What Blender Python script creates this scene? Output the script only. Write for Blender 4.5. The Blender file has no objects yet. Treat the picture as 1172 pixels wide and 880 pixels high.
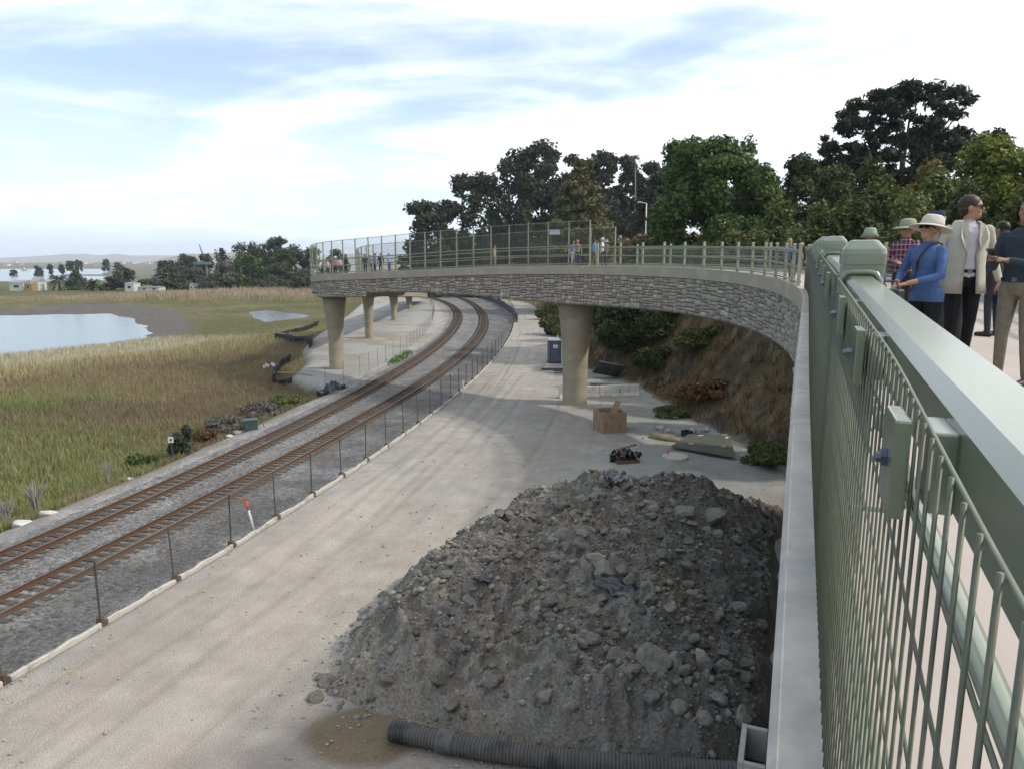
import bpy, bmesh, math, random
import numpy as np
from mathutils import Vector, Matrix
R = math.radians
rng = np.random.default_rng(7); random.seed(7)
S = bpy.context.scene
COL = S.collection

# ------------------------------------------------------------ camera, sky, sun, exposure
CH = 9.5                                   # camera height above the yard
PITCH = math.atan(140 / 813)
cam = bpy.data.cameras.new('camera'); cam_o = bpy.data.objects.new('camera', cam); COL.objects.link(cam_o)
cam.sensor_width = 36; cam.lens = 36 * 813 / 1172
cam.clip_start = 0.05; cam.clip_end = 30000
cam_o.location = (0, 0, CH); cam_o.rotation_euler = (R(90) - PITCH, 0, 0)
S.camera = cam_o

SUN_EL, SUN_AZ = R(42), R(98)              # azimuth clockwise from +Y
w = bpy.data.worlds.new("World"); S.world = w; w.use_nodes = True
nt = w.node_tree; nt.nodes.clear()
def N(t, typ, **k):
    n = t.nodes.new(typ)
    for a, v in k.items():
        if a.startswith('i_'):
            key = a[2:]
            n.inputs[int(key) if key.isdigit() else key].default_value = v
        else: setattr(n, a, v)
    return n
def build_world():
    L = nt.links.new
    sky = N(nt, 'ShaderNodeTexSky', sky_type='NISHITA', sun_disc=False, sun_elevation=SUN_EL, sun_rotation=SUN_AZ, air_density=1.0, dust_density=1.2, ozone_density=1.5)
    tc = N(nt, 'ShaderNodeTexCoord')
    sep = N(nt, 'ShaderNodeSeparateXYZ'); L(tc.outputs['Generated'], sep.inputs[0])
    zz = N(nt, 'ShaderNodeMath', operation='MAXIMUM', i_1=0.0); L(sep.outputs[2], zz.inputs[0])
    za = N(nt, 'ShaderNodeMath', operation='ADD', i_1=0.16); L(zz.outputs[0], za.inputs[0])
    dx = N(nt, 'ShaderNodeMath', operation='DIVIDE'); L(sep.outputs[0], dx.inputs[0]); L(za.outputs[0], dx.inputs[1])
    dy = N(nt, 'ShaderNodeMath', operation='DIVIDE'); L(sep.outputs[1], dy.inputs[0]); L(za.outputs[0], dy.inputs[1])
    cb = N(nt, 'ShaderNodeCombineXYZ'); L(dx.outputs[0], cb.inputs[0]); L(dy.outputs[0], cb.inputs[1])
    mp = N(nt, 'ShaderNodeMapping'); mp.inputs['Rotation'].default_value = (0, 0, R(-28)); mp.inputs['Scale'].default_value = (0.75, 1.35, 1); mp.inputs['Location'].default_value = (3.1, 0.4, 0)
    L(cb.outputs[0], mp.inputs[0])
    n1 = N(nt, 'ShaderNodeTexNoise', i_Scale=0.85, i_Detail=9.0, i_Roughness=0.52, i_Distortion=0.9); L(mp.outputs[0], n1.inputs['Vector'])
    n2 = N(nt, 'ShaderNodeTexNoise', i_Scale=2.6, i_Detail=8.0, i_Roughness=0.58, i_Distortion=0.4); L(mp.outputs[0], n2.inputs['Vector'])
    ad = N(nt, 'ShaderNodeMath', operation='MULTIPLY_ADD', i_1=0.34); L(n2.outputs[0], ad.inputs[0]); L(n1.outputs[0], ad.inputs[2])
    # the cloud sheet is thicker towards the sun side (+X)
    gx = N(nt, 'ShaderNodeMath', operation='MULTIPLY_ADD', i_1=0.24); L(sep.outputs[0], gx.inputs[0]); L(ad.outputs[0], gx.inputs[2])
    mr = N(nt, 'ShaderNodeMapRange', interpolation_type='SMOOTHSTEP'); mr.inputs[1].default_value = 0.47; mr.inputs[2].default_value = 0.80; L(gx.outputs[0], mr.inputs[0])
    den = N(nt, 'ShaderNodeMath', operation='MULTIPLY_ADD', i_1=0.76, i_2=0.20); L(mr.outputs[0], den.inputs[0])
    den.use_clamp = True
    mix = N(nt, 'ShaderNodeMixRGB'); L(den.outputs[0], mix.inputs[0]); L(sky.outputs[0], mix.inputs[1])
    cr = N(nt, 'ShaderNodeValToRGB'); cr.color_ramp.elements[0].color = (7.2, 8.15, 9.2, 1); cr.color_ramp.elements[1].color = (8.7, 8.8, 8.9, 1)
    L(mr.outputs[0], cr.inputs[0]); L(cr.outputs[0], mix.inputs[2])
    # pale band of thick air along the horizon
    hz = N(nt, 'ShaderNodeMapRange'); hz.inputs[1].default_value = 0.0; hz.inputs[2].default_value = 0.22; hz.inputs[3].default_value = 0.75; hz.inputs[4].default_value = 0.0; L(zz.outputs[0], hz.inputs[0])
    m2 = N(nt, 'ShaderNodeMixRGB'); L(hz.outputs[0], m2.inputs[0]); L(mix.outputs[0], m2.inputs[1]); m2.inputs[2].default_value = (6.5, 7.5, 8.5, 1)
    bg = N(nt, 'ShaderNodeBackground', i_Strength=0.115); L(m2.outputs[0], bg.inputs[0])
    out = N(nt, 'ShaderNodeOutputWorld'); L(bg.outputs[0], out.inputs[0])
build_world()
sun = bpy.data.lights.new('sun', 'SUN'); sun.energy = 2.0; sun.angle = R(2.0); sun.color = (1, 0.95, 0.87)
sun_o = bpy.data.objects.new('sun', sun); COL.objects.link(sun_o)
sd = Vector((math.cos(SUN_EL) * math.sin(SUN_AZ), math.cos(SUN_EL) * math.cos(SUN_AZ), math.sin(SUN_EL)))
sun_o.rotation_euler = sd.to_track_quat('Z', 'Y').to_euler()
S.view_settings.view_transform = 'Standard'; S.view_settings.look = 'None'; S.view_settings.exposure = 0.68; S.view_settings.gamma = 1
S.view_settings.use_curve_mapping = False
S.render.engine = 'CYCLES'
S.cycles.use_denoising = True
S.cycles.max_bounces = 5; S.cycles.diffuse_bounces = 3; S.cycles.transparent_max_bounces = 16; S.cycles.volume_bounces = 0
S.cycles.caustics_reflective = False; S.cycles.caustics_refractive = False

# ------------------------------------------------------------ helpers
def ray(px, py):
    cx, cy = (px - 586) / 813, (440 - py) / 813
    return np.array([cx, math.cos(PITCH) + cy * math.sin(PITCH), -math.sin(PITCH) + cy * math.cos(PITCH)])
def gp(px, py, z=0.0):
    r = ray(px, py); t = (z - CH) / r[2]; return float(r[0] * t), float(r[1] * t)
def pt(px, py, Y):
    r = ray(px, py); t = Y / r[1]; return float(r[0] * t), Y, CH + float(r[2] * t)

def hash2(ix, iy, seed):
    h = (ix.astype(np.int64) * 374761393 + iy.astype(np.int64) * 668265263 + seed * 974711) & 0xffffffff
    h = ((h ^ (h >> 13)) * 1274126177) & 0xffffffff
    return ((h ^ (h >> 16)) & 0xffff) / 65535.0
def vnoise(x, y, seed=0):
    x = np.asarray(x, float); y = np.asarray(y, float)
    ix = np.floor(x); iy = np.floor(y); fx = x - ix; fy = y - iy
    fx = fx * fx * (3 - 2 * fx); fy = fy * fy * (3 - 2 * fy)
    a = hash2(ix, iy, seed); b = hash2(ix + 1, iy, seed); c = hash2(ix, iy + 1, seed); d = hash2(ix + 1, iy + 1, seed)
    return (a * (1 - fx) + b * fx) * (1 - fy) + (c * (1 - fx) + d * fx) * fy
def fbm(x, y, oct=4, seed=0):
    v = 0; a = 0.5; t = 0
    x = np.asarray(x, float); y = np.asarray(y, float)
    for o in range(oct):
        q = .6 + 1.1 * o; cq, sq_ = math.cos(q) * 2 ** o, math.sin(q) * 2 ** o
        v = v + a * vnoise(x * cq - y * sq_ + 17.3 * o, x * sq_ + y * cq + 9.1 * o, seed + o); t += a; a *= 0.5
    return v / t
def worley(x, y, seed=0):
    x = np.asarray(x, float); y = np.asarray(y, float); ix = np.floor(x); iy = np.floor(y); d = np.full(x.shape, 9.0); hid = np.zeros(x.shape)
    for a in (-1, 0, 1):
        for b in (-1, 0, 1):
            jx = ix + a; jy = iy + b; hx = hash2(jx, jy, seed); hy = hash2(jx, jy, seed + 7)
            q = (x - jx - hx) ** 2 + (y - jy - hy) ** 2; m = q < d; d = np.where(m, q, d); hid = np.where(m, hash2(jx, jy, seed + 13), hid)
    return np.sqrt(d), hid
def sstep(a, b, x):
    t = np.clip((np.asarray(x, float) - a) / (b - a), 0, 1); return t * t * (3 - 2 * t)
def poly_sdf(px, py, poly):
    """signed distance, positive inside"""
    px = np.asarray(px, float); py = np.asarray(py, float)
    P = np.array(poly, float); n = len(P)
    d = np.full(px.shape, 1e18); ins = np.zeros(px.shape, bool)
    for i in range(n):
        a = P[i]; b = P[(i + 1) % n]; e = b - a
        wx = px - a[0]; wy = py - a[1]
        t = np.clip((wx * e[0] + wy * e[1]) / (e @ e + 1e-12), 0, 1)
        d = np.minimum(d, (wx - t * e[0]) ** 2 + (wy - t * e[1]) ** 2)
        c = (a[1] > py) != (b[1] > py)
        with np.errstate(divide='ignore', invalid='ignore'):
            xi = (b[0] - a[0]) * (py - a[1]) / (b[1] - a[1] + 1e-30) + a[0]
        ins ^= c & (px < xi)
    d = np.sqrt(d); return np.where(ins, d, -d)

class MB:
    """collects faces for ONE mesh"""
    def __init__(s): s.v = []; s.f = []; s.mi = []; s.n = 0
    def add(s, verts, faces, mi=0):
        s.v.extend([tuple(map(float, q)) for q in verts]); s.f.extend([tuple(i + s.n for i in f) for f in faces]); s.mi.extend([mi] * len(faces)); s.n += len(verts); return s
    def box(s, c, size, rot=None, taper=1.0, mi=0):
        hx, hy, hz = size[0] / 2, size[1] / 2, size[2] / 2
        V = []
        for z in (-hz, hz):
            k = 1 if z < 0 else taper
            for x, y in ((-hx, -hy), (hx, -hy), (hx, hy), (-hx, hy)): V.append(Vector((x * k, y * k, z)))
        M = rot if isinstance(rot, Matrix) else Matrix.Rotation(rot or 0, 3, 'Z')
        c = Vector(c)
        return s.add([M @ q + c for q in V], [(3, 2, 1, 0), (4, 5, 6, 7), (0, 1, 5, 4), (1, 2, 6, 5), (2, 3, 7, 6), (3, 0, 4, 7)], mi)
    def tube(s, pts, rad, n=6, cap=True, mi=0):
        pts = [Vector(p) for p in pts]; m = len(pts)
        if not hasattr(rad, '__len__'): rad = [rad] * m
        V = []; up = None
        for i, p in enumerate(pts):
            t = (pts[min(i + 1, m - 1)] - pts[max(i - 1, 0)]).normalized()
            a = t.orthogonal().normalized() if up is None else (up - t * up.dot(t)).normalized()
            up = a; b = t.cross(a)
            for k in range(n):
                q = 2 * math.pi * k / n; V.append(p + (a * math.cos(q) + b * math.sin(q)) * rad[i])
        F = [(i * n + k, i * n + (k + 1) % n, (i + 1) * n + (k + 1) % n, (i + 1) * n + k) for i in range(m - 1) for k in range(n)]
        if cap: F += [tuple(reversed(range(n))), tuple((m - 1) * n + k for k in range(n))]
        return s.add(V, F, mi)
    def lathe(s, prof, c=(0, 0, 0), n=24, sx=1, sy=1, mi=0, wob=None):
        V = []
        for j, (r, z) in enumerate(prof):
            for k in range(n):
                q = 2 * math.pi * k / n; rr = r * (1 if wob is None else wob(q, z))
                V.append((c[0] + rr * math.cos(q) * sx, c[1] + rr * math.sin(q) * sy, c[2] + z))
        m = len(prof)
        F = [(i * n + k, i * n + (k + 1) % n, (i + 1) * n + (k + 1) % n, (i + 1) * n + k) for i in range(m - 1) for k in range(n)]
        F += [tuple(reversed(range(n))), tuple((m - 1) * n + k for k in range(n))]
        return s.add(V, F, mi)
    def build(s, name, mats, parent=None, smooth=False, bevel=0, loc=None):
        me = bpy.data.meshes.new(name); me.from_pydata(s.v, [], s.f)
        mats = mats if isinstance(mats, (list, tuple)) else [mats]
        for m in mats: me.materials.append(m)
        if len(mats) > 1: me.polygons.foreach_set('material_index', s.mi)
        if smooth: me.polygons.foreach_set('use_smooth', [True] * len(me.polygons))
        me.update()
        o = bpy.data.objects.new(name, me); COL.objects.link(o)
        if parent: o.parent = parent
        if loc: o.location = loc
        if bevel:
            b = o.modifiers.new('bevel', 'BEVEL'); b.width = bevel; b.segments = 2; b.limit_method = 'ANGLE'
        return o
def np_mesh(name, verts, faces, mat, parent=None, smooth=False, attrs=None, uv=None):
    me = bpy.data.meshes.new(name)
    verts = np.ascontiguousarray(verts, np.float32); faces = np.ascontiguousarray(faces, np.int32)
    nf, k = faces.shape
    me.vertices.add(len(verts)); me.vertices.foreach_set('co', verts.ravel())
    me.loops.add(nf * k); me.loops.foreach_set('vertex_index', faces.ravel())
    me.polygons.add(nf); me.polygons.foreach_set('loop_start', np.arange(0, nf * k, k, dtype=np.int32))
    try: me.polygons.foreach_set('loop_total', np.full(nf, k, np.int32))
    except Exception: pass
    if smooth: me.polygons.foreach_set('use_smooth', np.ones(nf, bool))
    me.update(calc_edges=True); me.validate()
    for an, (dom, typ, arr) in (attrs or {}).items():
        a = me.attributes.new(an, typ, dom); a.data.foreach_set('color' if 'COLOR' in typ else 'value', np.ascontiguousarray(arr, np.float32).ravel())
    if uv is not None:
        l = me.uv_layers.new(name='UVMap'); l.data.foreach_set('uv', np.ascontiguousarray(uv[faces.ravel()], np.float32).ravel())
    me.materials.append(mat)
    o = bpy.data.objects.new(name, me); COL.objects.link(o)
    if parent: o.parent = parent
    return o
def tag(o, label, cat, group=None, kind=None):
    o['label'] = label; o['category'] = cat
    if group: o['group'] = group
    if kind: o['kind'] = kind
    return o
def thing(name, label, cat, loc=(0, 0, 0), rz=0, group=None):
    o = bpy.data.objects.new(name, None); COL.objects.link(o); o.location = loc; o.rotation_euler = (0, 0, rz); o.empty_display_size = .2
    return tag(o, label, cat, group)
def struct(o, label=None):
    o['kind'] = 'structure'
    if label: o['label'] = label
    return o
def copy_tree(o, parent=None):
    c = o.copy(); COL.objects.link(c)
    if parent: c.parent = parent
    for ch in [q for q in o.children]: copy_tree(ch, c)
    return c

MATS = {}
def mat(name, c1, c2=None, scale=3.0, rough=0.8, bump=0.0, bscale=None, metal=0.0, detail=6, c3=None, stretch=None, lo=.35, hi=.65, spec=.3, bdist=.02):
    if name in MATS: return MATS[name]
    m = bpy.data.materials.new(name); m.use_nodes = True; MATS[name] = m
    t = m.node_tree; b = t.nodes['Principled BSDF']; L = t.links.new
    b.inputs['Roughness'].default_value = rough; b.inputs['Metallic'].default_value = metal
    b.inputs['Specular IOR Level'].default_value = spec
    g = N(t, 'ShaderNodeNewGeometry'); tc = N(t, 'ShaderNodeTexCoord')
    vec = tc.outputs['Object']
    if stretch:
        mp = N(t, 'ShaderNodeMapping'); mp.inputs['Scale'].default_value = stretch; L(vec, mp.inputs[0]); vec = mp.outputs[0]
    if c2 is None: b.inputs['Base Color'].default_value = (*c1, 1)
    else:
        n = N(t, 'ShaderNodeTexNoise', i_Scale=scale, i_Detail=float(detail), i_Roughness=.62); L(vec, n.inputs['Vector'])
        r = N(t, 'ShaderNodeValToRGB'); e = r.color_ramp.elements
        e[0].position = lo; e[0].color = (*c1, 1); e[1].position = hi; e[1].color = (*c2, 1)
        if c3: q = e.new((lo + hi) / 2); q.color = (*c3, 1)
        L(n.outputs[0], r.inputs[0]); L(r.outputs[0], b.inputs['Base Color'])
    if bump:
        n2 = N(t, 'ShaderNodeTexNoise', i_Scale=bscale or scale * 4, i_Detail=5.0, i_Roughness=.6); L(vec, n2.inputs['Vector'])
        bp = N(t, 'ShaderNodeBump', i_Strength=bump, i_Distance=bdist); L(n2.outputs[0], bp.inputs['Height']); L(bp.outputs[0], b.inputs['Normal'])
    return m
def leafmat(name, c1, c2, scale=.35, trans=.25, rough=.6):
    if name in MATS: return MATS[name]
    m = bpy.data.materials.new(name); m.use_nodes = True; MATS[name] = m
    t = m.node_tree; L = t.links.new; b = t.nodes['Principled BSDF']; b.inputs['Roughness'].default_value = rough; b.inputs['Specular IOR Level'].default_value = .25
    a = N(t, 'ShaderNodeAttribute', attribute_name='tint'); tc = N(t, 'ShaderNodeTexCoord')
    n = N(t, 'ShaderNodeTexNoise', i_Scale=scale, i_Detail=3.0); L(tc.outputs['Object'], n.inputs['Vector'])
    ad = N(t, 'ShaderNodeMath', operation='MULTIPLY_ADD', i_1=.5); L(a.outputs['Fac'], ad.inputs[0]); L(n.outputs[0], ad.inputs[2])
    r = N(t, 'ShaderNodeValToRGB'); e = r.color_ramp.elements; e[0].position = .4; e[0].color = (*c1, 1); e[1].position = 1.0; e[1].color = (*c2, 1)
    L(ad.outputs[0], r.inputs[0]); L(r.outputs[0], b.inputs['Base Color'])
    tr = N(t, 'ShaderNodeBsdfTranslucent'); L(r.outputs[0], tr.inputs[0])
    ms = N(t, 'ShaderNodeMixShader', i_0=trans); L(b.outputs[0], ms.inputs[1]); L(tr.outputs[0], ms.inputs[2])
    L(ms.outputs[0], t.nodes['Material Output'].inputs[0])
    return m
def attrmat(name, attr, rough=.9, trans=0, noise=0.0, nscale=20, bump=0):
    """colour straight from a colour attribute, with a little noise"""
    if name in MATS: return MATS[name]
    m = bpy.data.materials.new(name); m.use_nodes = True; MATS[name] = m
    t = m.node_tree; L = t.links.new; b = t.nodes['Principled BSDF']; b.inputs['Roughness'].default_value = rough; b.inputs['Specular IOR Level'].default_value = .2
    a = N(t, 'ShaderNodeAttribute', attribute_name=attr); src = a.outputs['Color']
    tc = N(t, 'ShaderNodeTexCoord')
    if noise:
        n = N(t, 'ShaderNodeTexNoise', i_Scale=nscale, i_Detail=4.0); L(tc.outputs['Object'], n.inputs['Vector'])
        mr = N(t, 'ShaderNodeMapRange'); mr.inputs[1].default_value = .3; mr.inputs[2].default_value = .7; mr.inputs[3].default_value = 1 - noise; mr.inputs[4].default_value = 1 + noise; L(n.outputs[0], mr.inputs[0])
        mx = N(t, 'ShaderNodeVectorMath', operation='SCALE'); L(src, mx.inputs[0]); L(mr.outputs[0], mx.inputs['Scale']); src = mx.outputs[0]
    L(src, b.inputs['Base Color'])
    if bump:
        n2 = N(t, 'ShaderNodeTexNoise', i_Scale=nscale, i_Detail=5.0); L(tc.outputs['Object'], n2.inputs['Vector'])
        bp = N(t, 'ShaderNodeBump', i_Strength=bump, i_Distance=.03); L(n2.outputs[0], bp.inputs['Height']); L(bp.outputs[0], b.inputs['Normal'])
    if trans:
        tr = N(t, 'ShaderNodeBsdfTranslucent'); L(src, tr.inputs[0]); ms = N(t, 'ShaderNodeMixShader', i_0=trans)
        L(b.outputs[0], ms.inputs[1]); L(tr.outputs[0], ms.inputs[2]); L(ms.outputs[0], t.nodes['Material Output'].inputs[0])
    return m
def netmat(name, col, cell=(.05, .05), wire=.12, diag=False, rough=.6, metal=.3):
    """wire netting: wires opaque, holes open, laid out in the panel's own UV metres"""
    if name in MATS: return MATS[name]
    m = bpy.data.materials.new(name); m.use_nodes = True; MATS[name] = m
    t = m.node_tree; L = t.links.new; b = t.nodes['Principled BSDF']; b.inputs['Base Color'].default_value = (*col, 1); b.inputs['Roughness'].default_value = rough; b.inputs['Metallic'].default_value = metal
    uv = N(t, 'ShaderNodeUVMap'); mp = N(t, 'ShaderNodeMapping'); L(uv.outputs[0], mp.inputs[0])
    if diag: mp.inputs['Rotation'].default_value = (0, 0, R(45))
    mp.inputs['Scale'].default_value = (1 / cell[0], 1 / cell[1], 1)
    sp = N(t, 'ShaderNodeSeparateXYZ'); L(mp.outputs[0], sp.inputs[0]); fs = []
    for k in (0, 1):
        fr = N(t, 'ShaderNodeMath', operation='FRACT'); L(sp.outputs[k], fr.inputs[0])
        lt = N(t, 'ShaderNodeMath', operation='LESS_THAN', i_1=wire); L(fr.outputs[0], lt.inputs[0]); fs.append(lt)
    mx = N(t, 'ShaderNodeMath', operation='MAXIMUM'); L(fs[0].outputs[0], mx.inputs[0]); L(fs[1].outputs[0], mx.inputs[1])
    tr = N(t, 'ShaderNodeBsdfTransparent'); ms = N(t, 'ShaderNodeMixShader')
    L(mx.outputs[0], ms.inputs[0]); L(tr.outputs[0], ms.inputs[1]); L(b.outputs[0], ms.inputs[2]); L(ms.outputs[0], t.nodes['Material Output'].inputs[0])
    return m

# ------------------------------------------------------------ the lie of the land
def ext_poly(pts, deg, y0, y1):
    P = np.array(pts, float); c = np.polyfit(P[:, 0], P[:, 1], deg); d = np.polyder(c)
    def f(y):
        y = np.asarray(y, float); yc = np.clip(y, y0, y1)
        return np.polyval(c, yc) + np.polyval(d, yc) * (y - yc)
    return f
trkB = ext_poly([(18.5, -14.3), (22, -13.45), (26, -12.6), (40, -9.85), (55, -7.3), (65.5, -6), (87, -4.45), (107, -4.4), (127, -5.3), (153, -7.6), (183, -12.2), (211, -18.8), (230, -26.6), (245, -34)], 5, 17, 240)
trkA = ext_poly([(18.5, -17.35), (22, -16.5), (29, -14.85), (40, -13.0), (58, -10.7), (74, -9.15), (100, -8.2), (116, -8.9), (140, -11.2), (165, -15), (187, -20), (205, -26), (220, -33)], 4, 17, 215)
_fx = ext_poly([(14.83, -11.42), (17.62, -10.9), (20.2, -10.17), (22.9, -9.58), (25.2, -8.83), (27.8, -8.18), (30.8, -7.59), (34, -7.0), (38.7, -5.92), (47.4, -4.46), (56.4, -3.2), (69.4, -1.81), (88.7, -.5), (112, .2), (151, -.9), (170, -3.2)], 4, 14, 165)
def fenceX(y): return np.where(np.asarray(y) > 165, np.maximum(_fx(y), trkB(y) + 3.2), _fx(y))
def Xb(y):                                   # foot of the hillside on the right of the yard
    return np.interp(y, [-40, 0, 22, 25, 28, 31.5, 37, 42.5, 51, 55, 64, 78, 120, 150, 170, 185, 210, 240, 300, 420],
                     [-15.5, .5, 9.2, 10.6, 12.2, 12.9, 12.0, 10.6, 10.0, 9.3, 6.2, 5.7, 5.6, 4.6, 2.2, -3, -11, -24, -75, -190])

# the footbridge's line: arc length s along its outer edge, heading clockwise from +Y
def make_path():
    segs = [(-14, 3, 0.0), (3, 9, R(.5) / 6), (9, 16, 0.0), (16, 38, -2.0), (38, 45.15, -1 / 16.5), (45.15, 51.15, -3.0), (51.15, 71.3, 0.0), (71.3, 83.3, 1 / 14.3), (83.3, 190, 0.0)]
    ds = .25; s = -14; h = R(21.8); x = -14 * math.sin(h); y = -14 * math.cos(h); out = []
    while s < 190:
        k = next((q[2] for q in segs if q[0] <= s < q[1]), 0)
        if k == -2.0: k = -(s - 16) / 22 / 16.5
        elif k == -3.0: k = -(1 - (s - 45.15) / 6) / 16.5
        out.append((s, x, y, h)); hm = h + k * ds / 2
        x += math.sin(hm) * ds; y += math.cos(hm) * ds; h += k * ds; s += ds
    return np.array(out)
PATH = make_path()
_zs = np.array([(-14, -2.0), (-5, -1.56), (0, -1.33), (4, -1.15), (8, -1.02), (16, -.88), (25.5, -.74), (33, -.5), (41, -.27), (49, -.2), (56, -.32), (62, -.55), (68, -.8), (76, -1.1), (90, -1.9), (110, -2.9), (190, -7)])
_zi = np.interp(PATH[:, 0], _zs[:, 0], _zs[:, 1])
_k = np.exp(-np.linspace(-2, 2, 25) ** 2); _k /= _k.sum()
_zi = np.convolve(np.pad(_zi, 12, mode='reflect', reflect_type='odd'), _k, 'valid')
def P(s, v=0.0, dz=0.0):
    """point on the bridge: s along, v to the right of the outer edge, dz above the kerb top"""
    x = np.interp(s, PATH[:, 0], PATH[:, 1]); y = np.interp(s, PATH[:, 0], PATH[:, 2]); h = np.interp(s, PATH[:, 0], PATH[:, 3]); z = np.interp(s, PATH[:, 0], _zi)
    return (float(x + v * math.cos(h)), float(y - v * math.sin(h)), float(CH + z + dz))
def heading(s): return float(np.interp(s, PATH[:, 0], PATH[:, 3]))
BW = 4.4
def bridge_sv(x, y):
    """nearest s, v for arrays (coarse, only s < 60)"""
    sel = PATH[(PATH[:, 0] < 62)][::4]
    bd = np.full(x.shape, 1e9); bs = np.zeros(x.shape); bv = np.zeros(x.shape)
    for s, qx, qy, h in sel:
        dx = x - qx; dy = y - qy; d = dx * dx + dy * dy; m = d < bd
        bd = np.where(m, d, bd); bs = np.where(m, s, bs); bv = np.where(m, dx * math.cos(h) - dy * math.sin(h), bv)
    return bs, bv, np.sqrt(bd)

POND = [gp(*q, -1.0) for q in [(-60, 362), (0, 362), (60, 361), (118, 360), (140, 365), (155, 378), (151, 389), (120, 395), (60, 402), (0, 408), (-60, 414)]]
MUD = [gp(*q, -1.0) for q in [(-60, 357), (30, 355), (60, 351), (100, 349), (160, 350), (195, 357), (213, 371), (210, 384), (175, 391), (140, 394), (130, 370)]]
SMALL = [gp(*q, -1.0) for q in [(284, 357), (310, 355.5), (335, 359), (358, 362), (330, 366), (304, 369), (294, 364)]]
SMALL2 = [gp(*q, -1.0) for q in [(278, 386), (286, 383), (300, 384), (290, 386.5)]]
CHAN = [gp(*q, -1.0) for q in [(422, 331.5), (470, 330.5), (512, 333), (506, 336.5), (462, 334), (430, 333.5)]]
LYARD = [(-18.6, 59.5), (-14.6, 54.5), (-12.6, 62), (-11.2, 74), (-10.5, 95), (-11.5, 118), (-14, 142), (-18.5, 168), (-26, 196), (-38, 206), (-37, 180), (-30, 130), (-26, 95), (-23.3, 80), (-20, 70)]

def terrain(x, y):
    x = np.asarray(x, float); y = np.asarray(y, float)
    h = np.full(x.shape, -.03)
    u = trkA(y) - x                                            # distance left of the left track
    near = (y < 232)
    marsh = -.8 + .22 * (fbm(x * .08, y * .08, 3, 3) - .5) + .12 * (fbm(x * .6, y * .6, 3, 9) - .5)
    left = sstep(1.9, 5.0, u) * np.where(near, 1, 1)
    h = np.where(u > 1.2, -.12 * (1 - left) + marsh * left, h)
    corridor = (u <= 1.2) & (x < fenceX(y))
    h = np.where(corridor, -.22, h)
    ly = poly_sdf(x, y, LYARD)
    kk = sstep(-1.2, .6, ly); h = h * (1 - kk) + (-.02 + .06 * (fbm(x * .4, y * .4, 3, 5) - .5)) * kk
    for poly, dep, sl in ((POND, -1.75, 5.0), (SMALL, -1.3, 2.5), (SMALL2, -1.3, 1.2), (CHAN, -1.6, 5)):
        d = poly_sdf(x, y, poly) + 1.6 * (fbm(x * .16, y * .16, 4, 21) - .5) * (2.0 if poly is POND else 1)
        k = sstep(-sl * .8, sl, d); h = h * (1 - k) + dep * k
    d = poly_sdf(x, y, MUD); k = sstep(-3, 2, d); h = np.where(h > -.93, h * (1 - k) + (-.93 + .05 * (fbm(x * .3, y * .3, 3, 8) - .5)) * k, h)
    # the bay, its spit and the far shore
    a = x / np.maximum(y, 1)
    bay = sstep(385, 430, y + 60 * (fbm(x * .01, y * .01, 3, 2) - .5)) * (1 - sstep(-.585, -.555, a)) * (1 - sstep(1000, 1100, y))
    spit = sstep(528, 545, y) * (1 - sstep(572, 600, y)) * sstep(-.66, -.62, a)
    bay = bay * (1 - spit)
    h = h * (1 - bay) - 2.2 * bay
    h = np.where((y > 560) & (bay < .01), np.maximum(h, -.4), h)
    h = h + np.where(y > 1000, sstep(1000, 2500, y) * 5, 0)
    # the hillside on the right
    dr = x - Xb(y) + .9 * (fbm(x * .35, y * .35, 3, 31) - .5)
    up = 8.6 * sstep(-.5, 11.0, dr) + np.clip(dr - 10, 0, 60) * .10 + .5 * (fbm(x * .2, y * .2, 4, 12) - .5) * sstep(1, 6, dr)
    fill = np.minimum(np.clip(dr, 0, 9) * 7, 7.35 + np.clip(y, 0, 30) * .02) + np.clip(x - .4 * y - 6.2, 0, 40) * .16
    kf = 1 - sstep(21, 26, y); hill = up * (1 - kf) + fill * kf
    back = 15 * sstep(0, 34, dr) + np.clip(dr - 30, 0, 100) * .05
    kb = sstep(120, 165, y); hill = hill * (1 - kb) + back * kb
    hill = hill * (1 - sstep(300, 400, y) * .75)
    h = np.where((dr > 0) & (x > fenceX(y) + .5), np.maximum(h, hill), h)
    m = (np.hypot(x, y) < 75)
    if m.any():
        bs, bv, bd = bridge_sv(x[m], y[m]); zt = CH + np.interp(bs, PATH[:, 0], _zi); hm = h[m]
        inside = (bv > -.4) & (bv < BW + .5) & (bd < 6)
        cap = np.where(bs < 24, zt - .75, zt - 2.75)
        hm = np.where(inside, np.minimum(hm, cap), hm)
        outer = (bv <= -.02) & (bd < 6) & (bs < 24) & (bs > -13.5)
        h[m] = np.where(outer, np.minimum(hm, -.03), hm)
    return h
def ground_z(x, y): return float(terrain(np.array([x]), np.array([y]))[0])

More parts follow.
